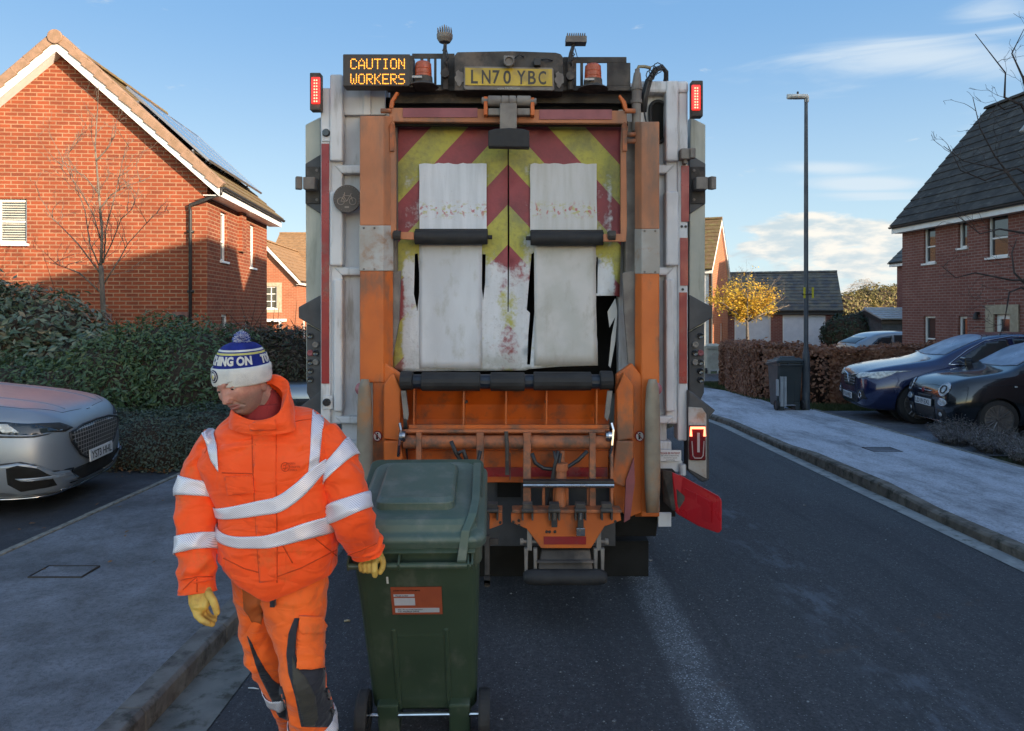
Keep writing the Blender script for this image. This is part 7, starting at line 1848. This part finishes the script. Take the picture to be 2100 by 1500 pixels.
# trousers
legL=Surf([(C(600,1165,.06),px(72),.11,2.1),(C(604,1215,.05),px(64),.115,2.1),(C(610,1275,.03),px(54),.10,2.1),(C(618,1340,-.01),px(44),.085,2.1),(C(622,1385,-.03),px(43),.08,2),(C(630,1430,-.0),px(42),.08,2),(C(641,1480,.04),px(44),.082,2),(C(648,1530,.06),px(44),.08,2),(C(652,1600,.07),px(40),.075,2)],.010,23,fold=.008,ff=8)
legR=Surf([(C(538,1170,.10),px(62),.11,2.1),(C(533,1215,.12),px(50),.11,2.1),(C(534,1275,.15),px(42),.095,2.1),(C(550,1340,.19),px(40),.08,2.1),(C(566,1385,.23),px(32),.07,2),(C(582,1430,.30),px(28),.066,2),(C(594,1470,.37),px(26),.064,2),(C(602,1510,.43),px(27),.062,2)],.010,29,fold=.012,ff=8)
tr=mpart('trousers',M['hv2'],lambda mb:(legL.mesh(mb,90,56),legR.mesh(mb,80,56)))
BT=bvh_of(tr)
drape(BT,'dark_panel',M['navy_cloth'],[(604,1268),(614,1268),(608,1300),(606,1340),(613,1374),(640,1373),(666,1370),(680,1400),(690,1440),(695,1492),(618,1490),(606,1430),(592,1380),(588,1340),(592,1300)],.004,parent=tr)
drape(BT,'worn_knee',M['olive_cloth'],[(600,1345),(610,1372),(628,1390),(645,1425),(652,1470),(645,1488),(624,1488),(612,1440),(601,1400)],.006,parent=tr)
drape(BT,'dark_panel',M['navy_cloth'],[(508,1305),(516,1318),(528,1345),(545,1375),(560,1395),(578,1408),(585,1430),(592,1478),(572,1470),(555,1430),(530,1380)],.004,parent=tr)
drape(BT,'faded_patch',pm('faded_trouser_patch',(.42,.10,.02),(.36,.09,.02),rough=.8),[(497,1200),(535,1200),(534,1240),(540,1262),(536,1281),(527,1275),(517,1276),(510,1262),(500,1250)],.003,parent=tr,wob=1.2)
pk=drape(BT,'cargo_pocket',M['hv2'],[(615,1262),(655,1265),(662,1285),(660,1370),(636,1374),(609,1370),(611,1320)],.014,.012,parent=tr)
drape(BT,'pocket_flap',M['hv2'],[(614,1262),(656,1265),(666,1290),(654,1300),(618,1300),(612,1290)],.020,.008,parent=tr)
def ank(S,y0,y1):
    a0,a1=sorted((vy(S,y0),vy(S,y1))); o=mpart('ankle_band',M['tape'],lambda mb:S.mesh(mb,6,56,a0,a1,.004,False),tr); o.modifiers.new('s','SOLIDIFY').thickness=.003
ank(legL,1488,1520); ank(legR,1474,1502)
mpart('fly',M['navy_cloth'],lambda mb:mb.obox(C(560,1232,-.075),(.008,0,0),(0,.01,0),(0,0,.02)),tr)
# boots
for (x,y,dY,yaw,g_) in ((652,0,.07,-.15,0),(604,0,.47,-.1,0)):
    yy=YM+dY; X=P(x,0,yy).x; z=gz(yy)
    def bt_(mb):
        rings=[]
        for t_,w_,h_ in ((.08,.035,.16),(.05,.045,.17),(.0,.048,.15),(-.06,.047,.10),(-.12,.052,.08),(-.17,.050,.065),(-.20,.035,.05)):
            c=Vector((X+math.sin(yaw)*-t_,yy+t_,z)); rings.append([c+Vector((w_*math.cos(a)*(1 if math.sin(a)>-.5 else .95),0,max(0,h_*.5+h_*.5*math.sin(a)))) for a in [i*6.283/16 for i in range(16)]])
        mb.loft(rings)
    mpart('boot',M['rubber'],bt_,sub=1)
# head
HC=C(497,788,.015); HM=Matrix.Translation(HC)@Matrix.Rotation(R(-13),4,'Y')@Matrix.Rotation(R(-24),4,'Z')@Matrix.Rotation(R(15),4,'X')
def G(x,c,s): return math.exp(-((x-c)/s)**2)
def headpt(d):
    x,y,z=d.x*.074,d.y*.094,d.z*.116
    if z<0:
        k=min(1,-z/.116); x*=1-.22*k**1.2; 
        if y>0: y*=1-.45*k
        else: y*=1-.02*k
    if z>.04: y*=1-.16*min(1,(z-.04)/.05); x*=1-.06*min(1,(z-.04)/.05)
    fr=max(0,-d.y)**1.5
    dy=0
    nose=G(x,0,.0095+.006*max(0,min(1,(.03-z)/.05)))
    pr=0
    if -.034<z<.035: pr=(.035-z)/.062; pr=pr**1.15*.023 if z>-.026 else .023*max(0,1-(-.026-z)/.009)
    dy-=nose*pr
    dy-=.006*(G(x,.0135,.006)+G(x,-.0135,.006))*G(z,-.022,.008)          # wings
    dy-=.0065*G(z,.036,.011)*(1-.35*G(x,0,.008))*G(x,0,.05)            # brow
    for s_ in (1,-1):
        dy+=.0105*G(x,s_*.030,.015)*G(z,.018,.0105)                    # sockets
        dy-=.0055*G(x,s_*.040,.018)*G(z,-.012,.018)                    # cheekbones
        dy-=.0025*G(x,s_*.028,.012)*G(z,.0035,.004)                     # eye bags
        q=abs(x)-(.017+ (-.022-z)*.42); dy+=.0042*math.exp(-(q/.0035)**2)*(1 if -.06<z<-.018 else 0)  # nasolabial
        dy+=.004*G(x,s_*.045,.012)*G(z,-.05,.02)
    dy-=.0045*G(x,0,.022)*(G(z,-.046,.0045)+1.15*G(z,-.058,.0055))      # lips
    dy+=.0050*G(x,0,.026)*G(z,-.0520,.0022)                             # mouth line
    dy+=.0035*G(x,0,.02)*G(z,-.070,.006)
    dy-=.008*G(x,0,.022)*G(z,-.088,.014)                                # chin
    dy+=.0012*math.sin(z*420)*G(z,.062,.014)*G(x,0,.04)
    return Vector((x,y+dy*min(1,fr*1.4),z))
def headmesh(mb):
    nu,nv=160,130; rings=[]
    for i in range(1,nv):
        th=math.pi*i/nv; z=-math.cos(th); s_=math.sin(th)
        rings.append([HM@headpt(Vector((s_*math.cos(a),s_*math.sin(a),z))) for a in [2*math.pi*j/nu for j in range(nu)]])
    loc=[[headpt(Vector((math.sin(math.pi*i/nv)*math.cos(2*math.pi*j/nu),math.sin(math.pi*i/nv)*math.sin(2*math.pi*j/nu),-math.cos(math.pi*i/nv)))) for j in range(nu)] for i in range(1,nv)]
    def mf(i,j):
        p=loc[i][j]
        if p.y<-.05 and abs(p.x)<.025-abs(p.z+.052)*.9 and -.0625<p.z<-.0435: return 2
        pass
        return 0
    mb.loft(rings,0,True,True,mf)
    # ears
    for s_ in (1,-1):
        r=[]
        for k,(w_,h_) in enumerate(((.004,.018),(.012,.030),(.014,.033),(.010,.028),(.004,.018))):
            r.append([HM@Vector((s_*(.062+.003*k),.014+.003*k+w_*math.cos(a),-.024+h_*math.sin(a)*(1 if math.sin(a)>0 else .8))) for a in [i*6.283/14 for i in range(14)]])
        mb.loft(r if s_>0 else r[::-1])
    # neck, trunk, limbs under the clothes: same mesh
    nk=Surf([(HM@Vector((0,.03,-.05)),.058,.06,2),(HM@Vector((0,.05,-.11)),.058,.062,2),(C(540,880,.07),.07,.07,2),(C(550,930,.08),.17,.09,2.2),(C(560,1050,.07),.15,.10,2.2),(C(568,1170,.07),.15,.10,2.2)],0)
    nk.mesh(mb,40,40)
    for S in (armR,armL,legL,legR):
        Surf([(c,a*.6,b*.6,2) for c,a,b,_ in S.k],0).mesh(mb,24,20)
bd=mpart('body',[M['skin'],M['stubble'],M['lips']],headmesh)
at_=bd.data.attributes.new('beard','FLOAT','POINT'); HI=HM.inverted()
for i,v_ in enumerate(bd.data.vertices):
    q=HI@(W[bd.name]@v_.co); val=0
    if (q.length<.16):
        low=max(0,min(1,(-.018-q.z-.35*max(0,-.03-q.y)*0)/.022)); ck=1-math.exp(-((abs(q.x)-.0)/.028)**2) if q.z>-.034 else 1
        val=low*max(.15,ck)*(1 if q.y<.02 else max(0,1-(q.y-.02)/.02))
    at_.data[i].value=val
t_=M['skin'].node_tree; b_=t_.nodes['Principled BSDF']; an_=N(t_,'ShaderNodeAttribute',attribute_name='beard'); lk=b_.inputs['Base Color'].links[0].from_socket
nb=noi(t_,coords(t_),420,2); L(t_,mixc(t_,mathn(t_,'MULTIPLY',an_.outputs['Fac'],ramp(t_,nb,.3,.7,.55,.95)),lk,(.20,.155,.135)),b_.inputs['Base Color'])
# red fleece at the neck
fl_=Surf([(HM@Vector((0,.028,-.085)),.064,.066,2),(HM@Vector((0,.046,-.115)),.070,.072,2),(C(538,872,.06),.078,.078,2),(C(540,900,.07),.08,.08,2)],.003,5)
mpart('fleece_collar',pm('red_fleece',(.30,.03,.03),(.22,.02,.02),rough=1,bump=.5,bscale=200),lambda mb:fl_.mesh(mb,24,40))
M['eye']=pm('eye_white',(.55,.50,.47),rough=.2); M['iris']=pm('iris_dark',(.05,.04,.035),rough=.1); M['brow']=pm('eyebrow_grey',(.13,.10,.085),(.09,.07,.06),rough=.9)
for s_ in (1,-1):
    ec=Vector((s_*.0305,-.0725,.0165))
    e=mpart('eye',M['eye'],lambda mb:mb.lathe([(0,-.0112),(.006,-.0095),(.0095,-.006),(.0112,0),(.0095,.006),(.006,.0095),(0,.0112)],HM@ec,HM.to_3x3()@Vector((0,0,1)),20))
    gz_=Vector((-.0,-1,-.45)).normalized()
    mpart('iris',M['iris'],lambda mb:mb.lathe([(0,.0010),(.0052,0),(.0058,-.002),(0,-.003)],HM@(ec+gz_*.0108),HM.to_3x3()@gz_,16),e)
    def lid(mb):
        for (za,zb,rr_) in ((.05,1.25,.0124),(-1.2,-.62,.0122)):
            rings=[]
            for i in range(8):
                th=za+(zb-za)*i/7; rings.append([HM@(ec+Vector((rr_*1.05*math.cos(th)*math.sin(a),-rr_*math.cos(th)*math.cos(a),rr_*math.sin(th)))) for a in [-1.7+3.4*j/18 for j in range(19)]])
            mb.loft(rings,0,False,False)
    mpart('eyelid',M['skin'],lid,e)
    def br_(mb):
        r=random.Random(2)
        for i in range(46):
            t_=r.random(); x=s_*(.014+.034*t_); z=.0345+.005*math.sin(t_*2.6)+r.uniform(-.002,.002); p=headpt(Vector((x/.074,-math.sqrt(max(0,1-(x/.074)**2-(z/.116)**2)),z/.116)))
            q=p+Vector((s_*.005,-.0012,.001)); mb.tube([HM@(p+Vector((0,-.0003,0))),HM@q],[.0006,.0003],4)
    mpart('eyebrow',M['brow'],br_)
# hat
HT=Matrix.Translation(C(497,781,.020))@Matrix.Rotation(R(-40),4,'Z')@Matrix.Rotation(R(4),4,'X')@Matrix.Rotation(R(3),4,'Y')@Matrix.Diagonal((.87,.88,.86,1))
KN=lambda n,c,c2:pm(n,c,c2,rough=.9,scale=20,bump=.8,bscale=330,bdist=.002)
M['knit_blue']=KN('knit_royal_blue',(.004,.016,.20),(.003,.013,.15)); M['knit_white']=KN('knit_white',(.62,.63,.62),(.52,.53,.53)); M['knit_yellow']=KN('knit_yellow',(.55,.52,.16),(.45,.43,.13)); M['knit_navy']=pm('knit_navy',(.012,.02,.07),rough=.9)
def hr(z,a=0):
    """hat radius (x,y) at height z"""
    kk=((-.02,.96),(.02,1),(.065,1),(.075,.955),(.10,.90),(.119,.84),(.132,.78),(.145,.68),(.155,.54),(.162,.36),(.1665,.08))
    k=.08
    for (a_,b_),(c_,d_) in zip(kk,kk[1:]):
        if a_<=z<=c_: k=b_+(d_-b_)*(z-a_)/(c_-a_); break
    if z<-.02: k=.96
    return .098*k,.112*k
def hp(z,a,off=0): 
    rx,ry=hr(z); n=Vector((math.cos(a)/.098,math.sin(a)/.112,0)).normalized(); w_=.0016*noise.noise(Vector((math.cos(a)*5,math.sin(a)*5,z*40)))
    return HT@(Vector((rx*math.cos(a),ry*math.sin(a),z))+n*(off+w_))
zs=[.03,.05,.07,.085,.1,.112,.119,.127,.1275,.1315,.132,.139,.145,.150,.155,.159,.162,.1645,.1658]
def hatm(mb):
    def mf(i,j):
        z=(zs[i]+zs[i+1])/2
        return 1 if .119<z<.1272 else (2 if .1318<z<.139 else 0)
    mb.loft([[hp(z,2*math.pi*j/72,.002) for j in range(72)] for z in zs],0,True,True,mf)
ht=mpart('bobble_hat',[M['knit_blue'],M['knit_yellow'],M['knit_white']],hatm)
def cuff(mb):
    prof=[(-.004,.001),(-.008,.004),(-.006,.008),(.0,.0095),(.02,.010),(.045,.0095),(.064,.009),(.070,.006),(.068,.002)]
    mb.loft([[hp(z+.004*math.sin(a*1+.4),a,o) for a in [2*math.pi*j/96 for j in range(96)]] for z,o in prof],0,True,False)
mpart('hat_cuff',M['knit_white'],cuff,ht)
def htx(mb):
    me=textmesh('MARCHING ON    TOGETHER',.5,.045); x0,x1,y0,y1=bbox(me); a_,b_,_,_=bbox(textmesh('MAR',.5,.045)); st=b_+.1
    # camera-facing angle is -pi/2+40deg in hat space; C of CHING starts 62 deg left of it
    cam0=R(-90+40); sc=R(12.3)/ ((x1-x0)/23)
    n=mb.vs([hp(.078+.037*(v.co.y-y0)/(y1-y0), cam0-R(57)+(v.co.x-st)*sc, .0045+ .0012*(1 if v.co.z>0 else -1)) for v in me.vertices])
    for p in me.polygons: mb.face([n+i for i in p.vertices])
mpart('hat_lettering',M['knit_white'],htx,ht,smooth=False)
cr_a=R(-90); crest=mpart('crest',M['knit_navy'],lambda mb:mb.loft([[hp(.034+r_*math.sin(t_),cr_a+r_*math.cos(t_)/.11,o_) for t_ in [i*6.283/28 for i in range(28)]] for r_,o_ in ((.0265,.009),(.026,.0125),(.001,.0128))]),ht)
mpart('crest_ring',M['knit_white'],lambda mb:mb.tube([hp(.034+.021*math.sin(t_),cr_a+.021*math.cos(t_)/.11,.0128) for t_ in [i*6.283/28 for i in range(29)]],.0013,5),crest)
sh=[(-.010,.013),(0,.0145),(.010,.013),(.0105,0),(.006,-.010),(0,-.0155),(-.006,-.010),(-.0105,0)]
mpart('crest_shield',M['knit_white'],lambda mb:mb.loft([[hp(.034+y*k,cr_a+x*k/.11,o_) for x,y in sh] for k,o_ in ((1,.012),(1,.0142),(.02,.0144))]),crest)
mpart('crest_shield_top',M['knit_yellow'],lambda mb:mb.loft([[hp(.032+y*k*.55,cr_a+x*k*.5/.11,o_) for x,y in sh] for k,o_ in ((1,.014),(1,.0152),(.02,.0154))]),crest)
def pom(mb):
    r=random.Random(5); c=HT@Vector((-.004,.006,.174))
    for i in range(1500):
        z=r.uniform(-.9,1); a=r.uniform(0,6.28); s_=math.sqrt(1-z*z); d=Vector((s_*math.cos(a),s_*math.sin(a),z)); l=r.uniform(.022,.031)
        m_=0 if r.random()<.42 else 1; e=c+d*l+Vector((r.gauss(0,.002),r.gauss(0,.002),r.gauss(0,.002)))
        k=len(mb.v); u=d.orthogonal().normalized()*.0009; q=d.cross(u.normalized())*.0009; s0=c+d*.006
        mb.v+=[tuple(s0+u),tuple(s0-u*.5+q),tuple(s0-u*.5-q),tuple(e+u),tuple(e-u*.5+q),tuple(e-u*.5-q)]
        for f_ in ((0,1,4,3),(1,2,5,4),(2,0,3,5),(3,4,5)): mb.face([k+x for x in f_],m_)
M['pomb']=pm('pompom_blue',(.015,.06,.42),(.01,.045,.3),rough=.9); M['pomw']=pm('pompom_pale',(.55,.60,.75),rough=.9)
mpart('pompom',[M['pomb'],M['pomw']],pom,ht,smooth=False)
# gloves
M['glove']=pm('yellow_leather_glove',(.62,.43,.10),(.54,.34,.07),rough=.65,scale=16,bump=.6,bscale=70,bdist=.003,dirt=((.36,.20,.05),.35,18))
def glove(parts,name='glove'):
    mb=MB()
    for pts,r in parts: 
        mb.tube([C(*p) for p in pts],r,12)
        for p,q in ((pts[0],r[0]),(pts[-1],r[-1])):
            c=C(*p); mb.lathe([(0,-q),(q*.7,-q*.7),(q,0),(q*.7,q*.7),(0,q)],c,(0,0,1),12)
    o=mb.build(name,M['glove'],MAN,smooth=True,fixn=True); m_=o.modifiers.new('r','REMESH'); m_.mode='VOXEL'; m_.voxel_size=.0026; m_.use_smooth_shade=True
    s_=o.modifiers.new('s','SMOOTH'); s_.iterations=3; s_.factor=.5; return o
mm=.001
g1=glove([([(408,1200,-.07),(409,1222,-.08),(410,1240,-.09)],[30*mm,32*mm,31*mm]),([(397,1215,-.08),(399,1235,-.09),(403,1250,-.10)],[19*mm,20*mm,17*mm]),([(424,1212,-.08),(424,1228,-.09),(420,1242,-.10)],[20*mm,19*mm,16*mm]),
 ([(400,1248,-.10),(404,1262,-.11),(414,1272,-.12),(427,1279,-.12)],[12.5*mm,12*mm,11.5*mm,10*mm]),([(408,1250,-.095),(411,1266,-.10),(422,1276,-.105),(436,1281,-.10)],[12.5*mm,12*mm,11*mm,9.5*mm]),
 ([(414,1250,-.08),(420,1264,-.08),(430,1271,-.085),(440,1272,-.085)],[12*mm,11.5*mm,11*mm,9.5*mm]),([(420,1248,-.065),(426,1260,-.06),(433,1267,-.06),(441,1266,-.06)],[11*mm,10.5*mm,10*mm,9*mm]),
 ([(428,1218,-.10),(437,1232,-.115),(442,1245,-.12),(445,1257,-.12)],[14*mm,13.5*mm,12.5*mm,11*mm])])
g2=glove([([(752,1128,0.105),(758,1142,0.105),(764,1152,0.115)],[24*mm,25*mm,22*mm]),([(775,1134,0.115),(779,1146,0.115)],[18*mm,17*mm]),
 ([(772,1146,0.095),(768,1158,0.06),(768,1170,0.055),(769,1180,0.065)],[12.5*mm,12.5*mm,12*mm,11*mm]),
 ([(760,1150,0.105),(757,1160,0.07),(758,1170,0.07),(764,1172,0.085)],[12*mm,12*mm,11.5*mm,10*mm]),([(752,1150,0.105),(748,1160,0.075),(749,1170,0.075),(756,1172,0.09)],[11.5*mm,11.5*mm,11*mm,10*mm]),([(745,1148,0.11),(740,1160,0.085),(741,1169,0.085),(747,1172,0.095)],[10.5*mm,10.5*mm,10*mm,9*mm]),
 ([(783,1145,0.105),(786,1156,0.095),(784,1166,0.09),(779,1174,0.085)],[12.5*mm,12*mm,11.5*mm,10.5*mm])])

# ---------------- small litter on the road
def stick(px_,py_,Y,lab,nm,l,r,mat,a=0):
    p=P(px_,py_,Y); z=gz(Y)+.006; T=None
    mb=MB(); d=Vector((math.cos(a),math.sin(a),0)); mb.tube([Vector((p.x,Y,z))-d*l,Vector((p.x,Y,z+.002)),Vector((p.x,Y,z))+d*l],[r,r*1.2,r*.8],7)
    o=mb.build(nm,mat,smooth=True); tag(o,lab,nm.replace('_',' '))
stick(712,1275,4.40,'short pale stub lying on the asphalt between the man and the green bin','pale_stub',.018,.006,pm('stub_tan',(.45,.36,.22)),.1)
stick(520,1415,3.58,'thin white feather lying by the kerb channel behind the man','feather',.028,.003,M['white_upvc'],-.2)
# ---------------- one object for each separate piece of these parts
def autosplit(o):
    me=o.data; n=len(me.vertices); par=list(range(n))
    def fd(a):
        while par[a]!=a: par[a]=par[par[a]]; a=par[a]
        return a
    for p in me.polygons:
        v=p.vertices; r=fd(v[0])
        for k in v[1:]: par[fd(k)]=r
    comp={}
    for i in range(n): comp.setdefault(fd(i),[]).append(i)
    cs=list(comp.values())
    if len(cs)<2: return
    bb=[[min(me.vertices[i].co[k] for i in c)-.004 for k in range(3)]+[max(me.vertices[i].co[k] for i in c)+.004 for k in range(3)] for c in cs]
    g=list(range(len(cs)))
    def fg(a):
        while g[a]!=a: a=g[a]
        return a
    for i in range(len(cs)):
        for j in range(i):
            if all(bb[i][k]<bb[j][k+3] and bb[j][k]<bb[i][k+3] for k in range(3)): g[fg(i)]=fg(j)
    groups={}
    for i,c in enumerate(cs): groups.setdefault(fg(i),[]).extend(c)
    if len(groups)<2: return
    first=True; mats=[m for m in me.materials]
    for c in groups.values():
        s=set(c); mp={v:i for i,v in enumerate(c)}; m2=bpy.data.meshes.new(me.name)
        fs=[p for p in me.polygons if p.vertices[0] in s]
        m2.from_pydata([tuple(me.vertices[i].co) for i in c],[],[[mp[v] for v in p.vertices] for p in fs])
        for m in mats: m2.materials.append(m)
        for q,p in zip(m2.polygons,fs): q.material_index=p.material_index; q.use_smooth=p.use_smooth
        m2.update()
        if first: tgt=m2; first=False
        else:
            c2=o.copy(); c2.data=m2; COL.objects.link(c2)
    o.data=tgt
for o in list(bpy.data.objects):
    if o.type=='MESH' and not o.children and o.get('kind') is None and o.name.split('.')[0] in ('hydraulic_hose','corner_bracket','gutter','round_marker','marker_bracket','lift_arm','bowl_bolt','mud_flap','hose_bundle','hose','bearing','hanging_strip','comb_rail','comb_plate','bolts','cable','lug','screw','bumper_bracket','hinge_pin','lamp_cable','mounting_plate','wall','tape_strip','dark_panel','shoulder_tape','underframe_void','skirt_void','tag_strap','yellow_tag','window_surround','porch_canopy','stone_sill','boot','lamp_reflector','plate_box','door_surround','verge_caps_x','upper_rod','lift_cylinder','side_marker_lamp','rubber_lip','wheel_well','moulded_ribs','sticker_panel','door_frame','guide_rail','chassis','underrun_shade','lamp_cluster','camera','glove','pocket_flap','plate_text_x','limbs_x'):
        autosplit(o)
